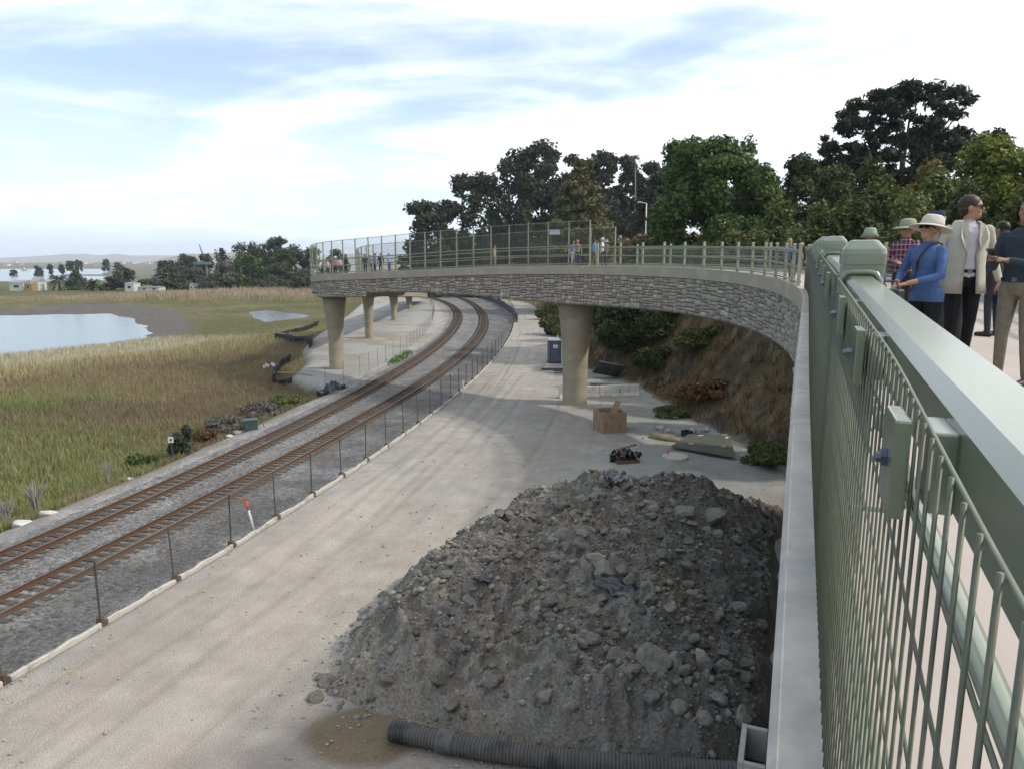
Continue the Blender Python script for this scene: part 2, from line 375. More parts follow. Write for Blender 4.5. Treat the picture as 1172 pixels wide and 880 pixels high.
def mixc(c, k, col):
    k = np.clip(k, 0, 1)[:, None]; return c * (1 - k) + np.array(col)[None] * k
def ground_colour(x, y, h):
    n1 = fbm(x * .5, y * .5, 4, 41); n2 = fbm(x * .09, y * .09, 4, 42); n3 = fbm(x * 2.3, y * 2.3, 3, 43)
    c = np.tile(np.array([.27, .25, .215]), (len(x), 1))                       # pale yard dirt
    u = trkA(y) - x
    ms = sstep(2.4, 4.6, u + 1.4 * (n1 - .5))
    grav = np.tile(np.array([.20, .19, .18]), (len(x), 1)); grav = mixc(grav, sstep(.45, .6, n3), [.26, .25, .235])
    grav = mixc(grav, sstep(1.6, 3.2, u) * sstep(.45, .6, n1), [.21, .165, .115])
    c = np.where((u > 0)[:, None], grav, c)
    mc = np.tile(np.array([.085, .085, .03]), (len(x), 1))
    mc = mixc(mc, sstep(.42, .62, n2), [.13, .115, .055]); mc = mixc(mc, sstep(.5, .7, n1) * .7, [.055, .07, .02])
    c = c * (1 - ms[:, None]) + mc * ms[:, None]
    d = poly_sdf(x, y, MUD); c = mixc(c, sstep(-3, 1, d + 3 * (n1 - .5)), [.105, .092, .08])
    c = mixc(c, sstep(.62, .7, n3) * sstep(0, 2, d) * .5, [.05, .047, .043])
    wet = sstep(-.90, -1.02, h) * (u > 4); c = mixc(c, wet, [.10, .092, .08])
    ly = poly_sdf(x, y, LYARD); c = mixc(c, sstep(-.8, .4, ly + .8 * (n3 - .5)), [.30, .295, .275])
    c = mixc(c, sstep(-.8, .4, ly) * sstep(.52, .68, n2 * .5 + n1 * .5), [.245, .215, .17])
    dr = x - Xb(y)
    hs = sstep(-.6, .8, dr + 1.2 * (n1 - .5)) * (x > fenceX(y))
    hc = np.tile(np.array([.062, .046, .032]), (len(x), 1)); hc = mixc(hc, sstep(.45, .6, n1), [.125, .085, .042]); hc = mixc(hc, sstep(.55, .68, n2) * .5, [.10, .09, .035]); hc = mixc(hc, sstep(.6, .7, n3), [.16, .13, .085])
    hc = mixc(hc, sstep(110, 160, y) * .8, [.17, .145, .075])
    c = c * (1 - hs[:, None]) + hc * hs[:, None]
    far = sstep(330, 600, y) * (u > 4); c = mixc(c, far * .7, [.16, .15, .12])
    c = mixc(c, sstep(150, 175, y) * (u > 6) * (1 - sstep(240, 330, y)) * (y < 330) * .0, [.15, .13, .06])
    return c

def build_ground():
    th = np.concatenate([np.arange(-180, -52, 4.0), np.arange(-52, -40, .6), np.arange(-40, 40, .2), np.arange(40, 52, .6), np.arange(52, 180.1, 4.0)])
    rr = np.concatenate([[.5, 1.5, 3], 4.0 * 1.0165 ** np.arange(0, 480)])
    T, Q = np.meshgrid(np.radians(th), rr); x = (np.sin(T) * Q).ravel(); y = (np.cos(T) * Q).ravel()
    h = terrain(x, y); c = ground_colour(x, y, h)
    V = np.stack([x, y, h], 1); nt_, nr = len(th), len(rr)
    i = np.arange(nr - 1)[:, None] * nt_ + np.arange(nt_ - 1)[None]; F = np.stack([i, i + 1, i + nt_ + 1, i + nt_], -1).reshape(-1, 4)
    m = attrmat('earth', 'col', .95, 0, .28, 7.0, .6)
    o = np_mesh('ground', V, F, m, smooth=True, attrs={'col': ('POINT', 'FLOAT_COLOR', np.concatenate([c, np.ones((len(c), 1))], 1))})
    struct(o)
build_ground()

def water_material():
    m = bpy.data.materials.new('water'); m.use_nodes = True; t = m.node_tree; b = t.nodes['Principled BSDF']
    b.inputs['Base Color'].default_value = (.10, .13, .15, 1); b.inputs['Roughness'].default_value = .14; b.inputs['IOR'].default_value = 1.33
    b.inputs['Specular IOR Level'].default_value = .9
    tc = N(t, 'ShaderNodeTexCoord'); n = N(t, 'ShaderNodeTexNoise', i_Scale=1.6, i_Detail=4.0); mp = N(t, 'ShaderNodeMapping'); mp.inputs['Scale'].default_value = (.5, 1.4, 1)
    t.links.new(tc.outputs['Object'], mp.inputs[0]); t.links.new(mp.outputs[0], n.inputs['Vector'])
    bp = N(t, 'ShaderNodeBump', i_Strength=.35, i_Distance=.08); t.links.new(n.outputs[0], bp.inputs['Height']); t.links.new(bp.outputs[0], b.inputs['Normal'])
    return m
WATER = water_material()
def build_water():
    def sheet(name, x0, x1, y0, y1):
        mb = MB(); mb.add([(x0, y0, -1.0), (x1, y0, -1.0), (x1, y1, -1.0), (x0, y1, -1.0)], [(0, 1, 2, 3)]); return struct(mb.build(name, WATER))
    sheet('pond_water', -190, -46.6, 55, 165.5); sheet('marsh_pool_water', -46.58, -33, 96, 165.5); sheet('bay_water', -2600, -10, 240, 1150)
build_water()

# far hills across the bay and the tan ridge behind the trees
def build_hills(name, Y, x0, x1, hmin, hmax, seed, c1, c2, depth, f=1.0):
    nx, ny = 260, 24
    X, T = np.meshgrid(np.linspace(x0, x1, nx), np.linspace(0, 1, ny))
    prof = hmin + (hmax - hmin) * np.clip(fbm(X * f / 900 + seed, X * 0 + seed, 5, seed) * 1.7 - .35, 0, 1.2)
    edge = sstep(0, .08, (X - x0) / (x1 - x0)) * (1 - sstep(.92, 1, (X - x0) / (x1 - x0)))
    Z = prof * edge * sstep(0, 1, T) * (.75 + .5 * fbm(X * f / 260, T * 5, 4, seed + 3)) - 3
    V = np.stack([X.ravel(), (Y + T * depth).ravel(), Z.ravel()], 1)
    i = np.arange(ny - 1)[:, None] * nx + np.arange(nx - 1)[None]; F = np.stack([i, i + 1, i + nx + 1, i + nx], -1).reshape(-1, 4)
    struct(np_mesh(name, V, F, mat(name + '_ground', c1, c2, .004, .95), smooth=True))
build_hills('far_hills', 6200, -5600, 1800, 35, 130, 5, (.30, .23, .16), (.22, .19, .12), 1500)
build_hills('headland_hills', 3300, -1900, 700, 5, 70, 11, (.26, .2, .12), (.17, .15, .09), 500, 2.0)

# ------------------------------------------------------------ ballast, road, tracks
def ballast_material():
    m = bpy.data.materials.new('ballast'); m.use_nodes = True; t = m.node_tree; b = t.nodes['Principled BSDF']; L = t.links.new
    b.inputs['Roughness'].default_value = .9; tc = N(t, 'ShaderNodeTexCoord')
    v = N(t, 'ShaderNodeTexVoronoi', i_Scale=11.0); L(tc.outputs['Object'], v.inputs['Vector'])
    n = N(t, 'ShaderNodeTexNoise', i_Scale=.35, i_Detail=5.0); L(tc.outputs['Object'], n.inputs['Vector'])
    a = N(t, 'ShaderNodeAttribute', attribute_name='col')
    sp = N(t, 'ShaderNodeSeparateColor'); L(v.outputs['Color'], sp.inputs[0])
    mr = N(t, 'ShaderNodeMapRange'); mr.inputs[3].default_value = .45; mr.inputs[4].default_value = 1.6; L(sp.outputs[0], mr.inputs[0])
    mr2 = N(t, 'ShaderNodeMapRange'); mr2.inputs[1].default_value = .3; mr2.inputs[2].default_value = .7; mr2.inputs[3].default_value = .8; mr2.inputs[4].default_value = 1.2; L(n.outputs[0], mr2.inputs[0])
    mu = N(t, 'ShaderNodeMath', operation='MULTIPLY'); L(mr.outputs[0], mu.inputs[0]); L(mr2.outputs[0], mu.inputs[1])
    sc = N(t, 'ShaderNodeVectorMath', operation='SCALE'); L(a.outputs['Color'], sc.inputs[0]); L(mu.outputs[0], sc.inputs['Scale']); L(sc.outputs[0], b.inputs['Base Color'])
    bp = N(t, 'ShaderNodeBump', i_Strength=1.0, i_Distance=.06, invert=True); L(v.outputs['Distance'], bp.inputs['Height']); L(bp.outputs[0], b.inputs['Normal'])
    return m
BALLAST = ballast_material()
def ribbon(name, xs, ys, zf, cf, m, uvf=None):
    """sheet of columns xs(y) over rows ys"""
    X = np.stack([xs(y) for y in ys]); nr, nc = X.shape; Y = np.repeat(np.array(ys)[:, None], nc, 1)
    x, y = X.ravel(), Y.ravel(); z = zf(x, y, np.tile(np.linspace(0, 1, nc), nr)); c = cf(x, y, np.tile(np.linspace(0, 1, nc), nr))
    i = np.arange(nr - 1)[:, None] * nc + np.arange(nc - 1)[None]; F = np.stack([i, i + 1, i + nc + 1, i + nc], -1).reshape(-1, 4)
    uv = np.stack([x - fenceX(y), y], 1)
    return np_mesh(name, np.stack([x, y, z], 1), F, m, smooth=True, attrs={'col': ('POINT', 'FLOAT_COLOR', np.concatenate([c, np.ones((len(c), 1))], 1))}, uv=uv)
YS = np.concatenate([np.arange(-30, 12, 1.0), 12 * 1.008 ** np.arange(0, 385)])
def bz(x, y, t):
    dA = np.abs(x - trkA(y)); dB = np.abs(x - trkB(y)); d = np.minimum(dA, dB)
    z = -.072 - .1 * sstep(1.0, 2.2, d) + .05 * (fbm(x * 3, y * 3, 3, 61) - .5)
    return np.where(t > .985, z - .35, np.where(t < .015, z - .5, z))
def bc(x, y, t):
    n = fbm(x * .7, y * .7, 3, 62); dA = np.abs(x - trkA(y)); dB = np.abs(x - trkB(y))
    c = np.tile(np.array([.15, .142, .134]), (len(x), 1))
    c = mixc(c, sstep(.1, 1.0, x - trkB(y)) * .8, [.095, .092, .09])
    c = mixc(c, np.clip(1 - np.minimum(dA, dB) / .75, 0, 1) * .85 * (.6 + .8 * n), [.125, .09, .066])
    c = mixc(c, sstep(.55, .7, n) * .5, [.23, .225, .22]); c = mixc(c, sstep(.90, 1.0, t) * .7, [.24, .235, .22])
    return c
struct(ribbon('ballast_bed', lambda y: np.linspace(float(trkA(y)) - 2.5, float(fenceX(y)) - .02, 46), YS[YS < 250], bz, bc, BALLAST))

def road_material():
    m = bpy.data.materials.new('road_dirt'); m.use_nodes = True; t = m.node_tree; b = t.nodes['Principled BSDF']; L = t.links.new
    b.inputs['Roughness'].default_value = .95; b.inputs['Specular IOR Level'].default_value = .15
    a = N(t, 'ShaderNodeAttribute', attribute_name='col'); uv = N(t, 'ShaderNodeUVMap'); tc = N(t, 'ShaderNodeTexCoord')
    mp = N(t, 'ShaderNodeMapping'); mp.inputs['Scale'].default_value = (2.6, .03, 1); L(uv.outputs[0], mp.inputs[0])
    n1 = N(t, 'ShaderNodeTexNoise', i_Scale=1.0, i_Detail=6.0, i_Roughness=.65, i_Distortion=.25); L(mp.outputs[0], n1.inputs['Vector'])
    n2 = N(t, 'ShaderNodeTexNoise', i_Scale=1.1, i_Detail=8.0, i_Roughness=.65); L(tc.outputs['Object'], n2.inputs['Vector'])
    n3 = N(t, 'ShaderNodeTexNoise', i_Scale=26.0, i_Detail=4.0); L(tc.outputs['Object'], n3.inputs['Vector'])
    f = []
    for n, lo, hi in ((n1, .95, 1.05), (n2, .90, 1.10), (n3, .86, 1.14)):
        r = N(t, 'ShaderNodeMapRange'); r.inputs[1].default_value = .32; r.inputs[2].default_value = .68; r.inputs[3].default_value = lo; r.inputs[4].default_value = hi; L(n.outputs[0], r.inputs[0]); f.append(r)
    m1 = N(t, 'ShaderNodeMath', operation='MULTIPLY'); L(f[0].outputs[0], m1.inputs[0]); L(f[1].outputs[0], m1.inputs[1])
    m2 = N(t, 'ShaderNodeMath', operation='MULTIPLY'); L(m1.outputs[0], m2.inputs[0]); L(f[2].outputs[0], m2.inputs[1])
    sc = N(t, 'ShaderNodeVectorMath', operation='SCALE'); L(a.outputs['Color'], sc.inputs[0]); L(m2.outputs[0], sc.inputs['Scale']); L(sc.outputs[0], b.inputs['Base Color'])
    # tyre treads: short ripples inside some of the long streaks
    wv = N(t, 'ShaderNodeTexWave', bands_direction='Y', i_Scale=2.0, i_Distortion=2.0); L(uv.outputs[0], wv.inputs['Vector'])
    th = N(t, 'ShaderNodeMapRange'); th.inputs[1].default_value = .56; th.inputs[2].default_value = .62; L(n1.outputs[0], th.inputs[0])
    tw = N(t, 'ShaderNodeMath', operation='MULTIPLY', i_1=0.0); L(wv.outputs['Fac'], tw.inputs[0]); L(th.outputs[0], tw.inputs[1])
    hsum = N(t, 'ShaderNodeMath', operation='MULTIPLY_ADD', i_1=.10); L(tw.outputs[0], hsum.inputs[0]); L(n3.outputs[0], hsum.inputs[2])
    h2 = N(t, 'ShaderNodeMath', operation='MULTIPLY_ADD', i_1=1.6); L(n3.outputs[0], h2.inputs[0]); L(hsum.outputs[0], h2.inputs[2])
    bp = N(t, 'ShaderNodeBump', i_Strength=.55, i_Distance=.05); L(h2.outputs[0], bp.inputs['Height']); L(bp.outputs[0], b.inputs['Normal'])
    return m
RUTS = [(2.2, .5, .045, .3), (3.5, .5, .045, .3), (4.3, .8, .06, 1.9), (5.6, .8, .06, 1.9), (1.5, .35, .08, 4.0), (6.6, 1.3, .07, 5.2), (7.9, 1.3, .07, 5.2), (3.0, 1.6, .035, 2.7), (4.3, 1.6, .035, 2.7)]
def ruts(x, y):
    a = x - fenceX(y); r = 0
    for c0, am, fr, ph in RUTS:
        c_ = c0 + am * np.sin(y * fr + ph) + .25 * (fbm(y * .25, y * 0 + c0, 2, 78) - .5); r = np.maximum(r, np.exp(-((a - c_) / .13) ** 2) * sstep(.35, .6, fbm(y * .12 + c0 * 3, y * 0 + c0, 2, 79)))
    return r
def rc(x, y, t):
    n1 = fbm(x * .22, y * .22, 4, 71); n2 = fbm(x * .9, y * .9, 4, 72); a = x - fenceX(y)
    c = np.tile(np.array([.385, .338, .29]), (len(x), 1))
    c = mixc(c, sstep(1.6, .3, a + .6 * (n2 - .5)) * .85, [.32, .31, .285])
    c = mixc(c, sstep(24, 36, y + 8 * (n1 - .5)) * .75, [.32, .30, .27])
    yard = sstep(3.0, 6.0, x - 0.02 * y + 3 * (n1 - .5)) * sstep(24, 30, y)
    c = mixc(c, yard * .85, [.28, .285, .26])
    c = mixc(c, sstep(.52, .66, n2) * .35, [.43, .40, .36]); c = mixc(c, sstep(.55, .7, 1 - n1) * .4, [.28, .25, .215])
    n4 = fbm(x * .3, y * .22, 4, 91); c = mixc(c, sstep(.48, .64, n4) * .38 * sstep(20, 30, y), [.25, .247, .222]); c = mixc(c, sstep(.52, .66, fbm(x * .6, y * .35, 4, 92)) * .28, [.30, .262, .22]); c = mixc(c, sstep(.6, .72, fbm(x * 1.6, y * 1.6, 3, 93)) * .22, [.42, .39, .345])
    rut = ruts(x, y); c = c * (1 - .17 * rut[:, None] * (.5 + n2[:, None])); c = mixc(c, ruts(x - .32, y) * .16, [.46, .42, .37])
    wetd = np.hypot((x + 3.0) / 1.15, (y - 13.0) / .95); c = mixc(c, sstep(1.15, .8, wetd + .5 * (n2 - .5)), [.20, .155, .10])
    return c
def rz_(x, y, t):
    z = .03 + .06 * fbm(x * .35, y * .12, 2, 75) - .018 * ruts(x, y)
    return np.where((t > .995) | (t < .003), -.25, z)
struct(ribbon('dirt_road', lambda y: np.linspace(float(fenceX(y)) + .03, max(float(Xb(y)) + .9, float(fenceX(y)) + 1), 130), YS[YS < 172], rz_, rc, road_material()))

def paint_marks():
    mb = MB()
    for i, (px, py) in enumerate([(343, 603), (329, 603), (312, 623), (304, 622), (291, 633), (262, 652), (224, 679), (188, 700), (90, 772), (355, 587), (374, 574), (404, 549), (417, 541), (483, 497), (498, 488)]):
        x, y = gp(px, py); r = random.uniform(-.5, .3)
        for k in range(3):
            L_ = random.uniform(.14, .3); ww = random.uniform(.02, .05); cx, cy = x + random.uniform(-.18, .18), y + random.uniform(-.06, .06)
            mb.box((cx, cy, .066), (L_, ww, .004), r + random.uniform(-.3, .3))
    struct(mb.build('paint_marks', mat('yellow_paint', (.42, .38, .12), (.36, .33, .2), 12, .9)))
paint_marks()

RUST = mat('rusty_steel', (.085, .048, .031), (.058, .037, .027), 6, .75, c3=(.10, .058, .036))
RAILTOP = mat('worn_rail_head', (.19, .135, .10), (.14, .09, .062), 3, .42, metal=.35)
TIE = mat('creosote_timber', (.05, .04, .033), (.095, .078, .063), 5, .9, bump=.5, bscale=30)
def build_track(f, name, label, dmax, tmax):
    t = thing(name, label, 'railway track', (float(f(20)), 20, 0), 0, 'railway tracks beside the dirt road')
    inv = Vector((-float(f(20)), -20, 0)); G = .95
    ys = np.arange(2, dmax, 1.2); e = .05
    def pn(y, off):
        d = Vector((float(f(y + e) - f(y - e)) / (2 * e), 1, 0)).normalized(); return Vector((float(f(y)), y, 0)) + Vector((d.y, -d.x, 0)) * off, d
    for sgn in (-1, 1):
        prof = [(-.062, -.06), (.062, -.06), (.062, -.035), (.012, -.025), (.012, .05), (.034, .06), (.034, .095), (-.034, .095), (-.034, .06), (-.012, .05), (-.012, -.025), (-.062, -.035)]
        n = len(prof); V = []; F = []; mi = []
        for y in ys:
            c, d = pn(y, sgn * G / 2); nx = Vector((d.y, -d.x, 0))
            V += [c + nx * a + Vector((0, 0, b)) + inv for a, b in prof]
        for i in range(len(ys) - 1):
            for k in range(n): F.append((i * n + k, (i + 1) * n + k, (i + 1) * n + (k + 1) % n, i * n + (k + 1) % n)); mi.append(1 if k == 6 else 0)
        mb = MB(); mb.v = [tuple(q) for q in V]; mb.f = F; mb.mi = mi; mb.build('rail', [RUST, RAILTOP], t)
    tie = MB().box((0, 0, 0), (1.72, .2, .14)); proto = None; rest = MB(); k = 0; y = 17.2
    while y < tmax:
        c, d = pn(y, 0); a = math.atan2(-d.x, d.y)
        jit = random.uniform(-.03, .03)
        if k < 96:
            if proto is None: proto = tie.build('sleeper', TIE, t); o = proto
            else: o = proto.copy(); COL.objects.link(o); o.parent = t
            o.location = c + inv + Vector((0, 0, -.115)) + Vector((d.y, -d.x, 0)) * jit; o.rotation_euler = (0, 0, a + random.uniform(-.02, .02))
        else: rest.box(c + inv + Vector((0, 0, -.115)), (1.72, .2, .14), a)
        k += 1; y += .42 if y < 60 else .5
    r = rest.build('sleepers', TIE, t); r['kind'] = 'stuff'
    return t
build_track(trkB, 'railway_track', 'rusty railway track nearer the wire fence and dirt road', 238, 200)
build_track(trkA, 'railway_track', 'rusty railway track farther from the fence, on the marsh side', 218, 190)

# ------------------------------------------------------------ the curved footbridge
CONC = mat('pale_concrete', (.40, .385, .35), (.47, .455, .42), 2.5, .85, bump=.25, bscale=40, c3=(.43, .41, .37))
TANC = mat('tan_kerb_concrete', (.33, .295, .235), (.40, .36, .29), .9, .85, bump=.25, bscale=18, c3=(.335, .30, .235))
LEDGE = mat('trowelled_ledge', (.38, .362, .325), (.50, .475, .43), 5.0, .85, bump=.5, bscale=60, stretch=(1, 1, 1), bdist=.006)
PIERC = mat('cast_pier_concrete', (.33, .285, .205), (.25, .215, .155), .55, .85, bump=.3, bscale=7, c3=(.30, .26, .19), stretch=(1, 1, 2.2))
SOFF = mat('soffit_concrete', (.23, .20, .155), (.29, .25, .195), .8, .9)
DECKM = mat('broom_finished_deck', (.40, .345, .31), (.45, .395, .355), 1.2, .85, bump=.35, bscale=70, stretch=(1, .2, 1), bdist=.004)
GREEN = mat('sage_paint', (.14, .168, .112), (.205, .228, .165), 3.5, .27, bump=.16, bscale=55, spec=.75, bdist=.003, lo=.3, hi=.75, c3=(.165, .194, .132)); GREEN.node_tree.nodes['Principled BSDF'].inputs['Coat Weight'].default_value = .7; GREEN.node_tree.nodes['Principled BSDF'].inputs['Coat Roughness'].default_value = .2
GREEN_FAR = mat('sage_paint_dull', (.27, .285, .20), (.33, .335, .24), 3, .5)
WIRE = mat('sage_wire', (.115, .125, .09), (.155, .165, .12), 25, .45)
BOLT = mat('zinc_bolt', (.10, .125, .17), (.2, .22, .25), 40, .35, metal=.7)

def sweep(mb, prof, s0, s1, ds=.5, closed=True, mi=0):
    ss = np.arange(s0, s1 + 1e-6, ds); n = len(prof); V = []; F = []
    for s in ss: V += [P(s, v, z) for v, z in prof]
    m = n if closed else n - 1
    for i in range(len(ss) - 1):
        for k in range(m): F.append((i * n + k, i * n + (k + 1) % n, (i + 1) * n + (k + 1) % n, (i + 1) * n + k))
    if closed: F += [tuple(range(n - 1, -1, -1)), tuple((len(ss) - 1) * n + k for k in range(n))]
    return mb.add(V, F, mi)
def depth(s): return float(np.interp(s, [-14, 45, 50, 54, 58, 63, 68.5, 69, 76.5, 77, 190], [2.45, 2.45, 2.45, 2.2, 1.95, 1.68, 1.62, 1.98, 1.98, 1.55, 1.55]))
def bar(mb, v0, v1, z0, z1, s0, s1, ds=.5, ch=.0):
    if ch: prof = [(v0 + ch, z0), (v1 - ch, z0), (v1, z0 + ch), (v1, z1 - ch), (v1 - ch, z1), (v0 + ch, z1), (v0, z1 - ch), (v0, z0 + ch)]
    else: prof = [(v0, z0), (v1, z0), (v1, z1), (v0, z1)]
    return sweep(mb, prof, s0, s1, ds)

bridge = thing('footbridge', 'long curved concrete footbridge with stone-faced sides sweeping over the railway tracks', 'footbridge', P(40, 2.2, -2.4))
binv = Vector(bridge.location) * -1
def bpart(mb, name, m, **k):
    o = mb.build(name, m, bridge, **k); o.location = binv; return o
mb = MB(); sweep(mb, [(0, -.55), (.2, -.55), (.2, -.02), (.185, 0), (.022, 0), (0, -.022)], 14, 188, .5); bpart(mb, 'kerb', TANC)
mb = MB(); sweep(mb, [(0, -.55), (.2, -.55), (.2, -.02), (.185, 0), (.024, 0), (0, -.03)], -13, 14, .5); bpart(mb, 'kerb_ledge', LEDGE)
mb = MB(); sweep(mb, [(BW - .2, -.55), (BW, -.55), (BW, 0), (BW - .2, 0)], -13, 188, .5); bpart(mb, 'kerb', CONC)
mb = MB(); sweep(mb, [(.2, -.3), (BW - .2, -.3), (BW - .2, -.15), (.2, -.15)], -13, 188, .5); bpart(mb, 'deck', DECKM)
mb = MB()                                        # girder box under the deck
ss = np.arange(24, 188, .5); V = []; F = []
for s in ss:
    D = depth(s); V += [P(s, .16, -.56), P(s, BW - .16, -.56), P(s, BW - .16, -D), P(s, .16, -D)]
for i in range(len(ss) - 1):
    for k in range(4): F.append((i * 4 + k, (i + 1) * 4 + k, (i + 1) * 4 + (k + 1) % 4, i * 4 + (k + 1) % 4))
mb.add(V, F); bpart(mb, 'girder', SOFF)
mb = MB()
ss = np.arange(-13, 24.6, .5); V = []; F = []   # retaining wall of the approach, outer and end
for s in ss:
    x, y, z = P(s, .16, -.56); V += [(x, y, z), (x, y, -.4)]
for i in range(len(ss) - 1): F.append((2 * i, 2 * i + 1, 2 * i + 3, 2 * i + 2))
x, y, z = P(24.5, BW - .16, -.56); V += [(x, y, z), (x, y, -.4)]; n = len(ss); F.append((2 * n - 2, 2 * n - 1, 2 * n + 1, 2 * n))
mb.add(V, F); bpart(mb, 'abutment_wall', SOFF)

def stones(name, s0, s1, vface, zbot, out, seed, course=.225):
    """random ashlar: each stone a slightly proud, bevelled block with its own shade"""
    r = random.Random(seed); V = []; F = []; C = []
    nc = 44; s = s0
    top = -.555
    def block(sa, sb, za, zb):
        g = .015; e = r.uniform(.025, .075); j = lambda: r.uniform(-.012, .012)
        b = [(sa + g, za + g), (sb - g, za + g), (sb - g, zb - g), (sa + g, zb - g)]
        f = [(sa + g + .025 + j(), za + g + .02 + j()), (sb - g - .025 + j(), za + g + .02 + j()), (sb - g - .025 + j(), zb - g - .02 + j()), (sa + g + .025 + j(), zb - g - .02 + j())]
        k = len(V)
        for a, z in b: V.append(P(a, vface, z))
        for a, z in f: V.append(P(a, vface - out * (e + r.uniform(-.012, .012)), z))
        for q in ((4, 5, 6, 7), (0, 1, 5, 4), (1, 2, 6, 5), (2, 3, 7, 6), (3, 0, 4, 7)): F.append([k + i for i in q])
        base = r.choice([(.33, .295, .25), (.30, .27, .235), (.37, .33, .275), (.26, .232, .20), (.40, .36, .305), (.33, .285, .225)]); m_ = r.uniform(.82, 1.14)
        C.extend([[c * m_ for c in base] + [1]] * 8)
    zrow = 0.0; rows = []
    L_ = 1.8
    s = s0
    while s < s1 - .05:
        sb = min(s + r.uniform(.5, .95), s1); zb = zbot((s + sb) / 2); z = top
        while z > zb + .08:
            hgt = r.choice([.14, .17, .2, .24, .3]); za = max(z - hgt, zb)
            if za - zb < .1: za = zb
            a = s
            while a < sb - .02:
                b = a + r.uniform(.17, .42)
                if sb - b < .18: b = sb
                if hgt > .30 and r.random() < .4: mid = (z + za) / 2 + r.uniform(-.03, .03); block(a, b, mid, z); block(a, b, za, mid)
                else: block(a, b, za, z)
                a = b
            z = za
        s = sb
    o = np_mesh(name, np.array(V), np.array(F), attrmat('ashlar', 'col', .9, 0, .22, 9.0, .5), bridge, attrs={'col': ('POINT', 'FLOAT_COLOR', np.array(C))}); o.location = binv; return o
MORTAR = mat('dark_mortar', (.075, .065, .058), (.11, .098, .085), 4, .95)
def mortar(s0, s1, vface, zbot):
    m_ = MB(); ss = np.arange(s0, s1 + .01, .5); V = []; F = []
    for s in ss: V += [P(s, vface, -.552), P(s, vface, zbot(s))]
    for i in range(len(ss) - 1): F.append((2 * i, 2 * i + 1, 2 * i + 3, 2 * i + 2))
    m_.add(V, F); bpart(m_, 'mortar_backing', MORTAR)
zb1 = lambda s: -depth(s) + .04
stones('stone_facing', 24.0, 96, .13, zb1, 1, 3); mortar(24, 96, .135, zb1)
stones('stone_facing', 24.5, 120, BW - .13, zb1, -1, 4); mortar(24.5, 120, BW - .135, zb1)
zb2 = lambda s: float(-P(s)[2] - .1)
stones('stone_facing', 2, 24.0, .13, zb2, 1, 5); mortar(-13, 24, .135, zb2)
mb = MB()                                        # rendered lower lip of the fascia
pass

# piers
def pier(name, s, rb, rt, label, zdrop=.0):
    cx, cy, cz = P(s, 1.5 if 70 < s < 80 else BW / 2); zt = cz - depth(s) + .01; zg = ground_z(cx, cy)
    Hh = zt - zg + .15; prof = []
    for k in range(27):
        q = k / 26; prof.append((rb + (rt - rb) * max(0, (q - .42) / .58) ** 1.35, q * Hh))
    h = heading(s)
    mb = MB().lathe(prof, (0, 0, 0), 40, 1, 1, wob=lambda a, z: 1 + .006 * math.sin(8 * a))
    o = mb.build(name, PIERC, smooth=True, loc=(cx, cy, zg - .15)); o.rotation_euler = (0, 0, -h)
    return tag(o, label, 'bridge pier', 'flared concrete piers under the footbridge')
pier('bridge_pier', 50.0, .84, 1.24, 'thick tan concrete pier standing beside the long white barrier in the yard')
pier('bridge_pier', 76.5, .66, 1.06, 'flared concrete pier under the far corner of the bridge, beside the black silt fence')
pier('bridge_pier', 103.5, .52, .78, 'slimmer concrete pier behind the corner pier, second from the marsh')
pier('bridge_pier', 132, .5, .76, 'third concrete pier of the row receding beyond the tracks')
pier('bridge_pier', 160, .5, .76, 'farthest small concrete pier half hidden at the end of the receding row')

# ------------------------------------------------------------ railings
def sbox(mb, s, v, z0, z1, ls, lv, mi=0, taper=1):
    x, y, z = P(s, v); mb.box((x, y, z + (z0 + z1) / 2), (lv, ls, z1 - z0), -heading(s), taper, mi)
def cap_mesh(mb, s, v, z, w_, h_):
    x, y, z0 = P(s, v, z); a = -heading(s); R3 = Matrix.Rotation(a, 3, 'Z'); V = []; F = []
    prof = [(1.0, 0), (1.0, .42), (.96, .62), (.62, .97), (.54, 1.0)]
    N_ = 5
    for k, hh in prof:
        rc_ = .14 * w_; hw = w_ / 2 * k
        for qx, qy, a0 in ((1, -1, -90), (1, 1, 0), (-1, 1, 90), (-1, -1, 180)):
            for j in range(N_):
                t = R(a0 + 90 * j / (N_ - 1)); c_ = min(rc_, hw)
                V.append(R3 @ Vector((qx * (hw - c_) + c_ * math.cos(t), qy * (hw - c_) + c_ * math.sin(t), hh * h_)) + Vector((x, y, z0)))
    n = 4 * N_
    for i in range(len(prof) - 1):
        for k in range(n): F.append((i * n + k, i * n + (k + 1) % n, (i + 1) * n + (k + 1) % n, (i + 1) * n + k))
    F += [tuple(range(n - 1, -1, -1)), tuple((len(prof) - 1) * n + k for k in range(n))]
    mb.add(V, F)
def netpanel(name, parent, s0, s1, v, z0, z1, m, inv, ds=.6, lean=0.0):
    n = max(2, int(math.ceil((s1 - s0) / ds)) + 1); ss = np.linspace(s0, s1, n); V = []; F = []; UV = []
    for s in ss: V += [P(s, v, z0), P(s, v + lean, z1)]; UV += [(s, 0), (s, z1 - z0)]
    for i in range(n - 1): F.append((2 * i, 2 * i + 2, 2 * i + 3, 2 * i + 1))
    o = np_mesh(name, np.array(V), np.array(F), m, parent, uv=np.array(UV)); o.location = inv; return o

NET_LOW = netmat('fine_rail_netting', (.20, .215, .16), (.05, .15), .13)
NET_TALL = netmat('tall_screen_netting', (.115, .12, .10), (.05, .05), .105)

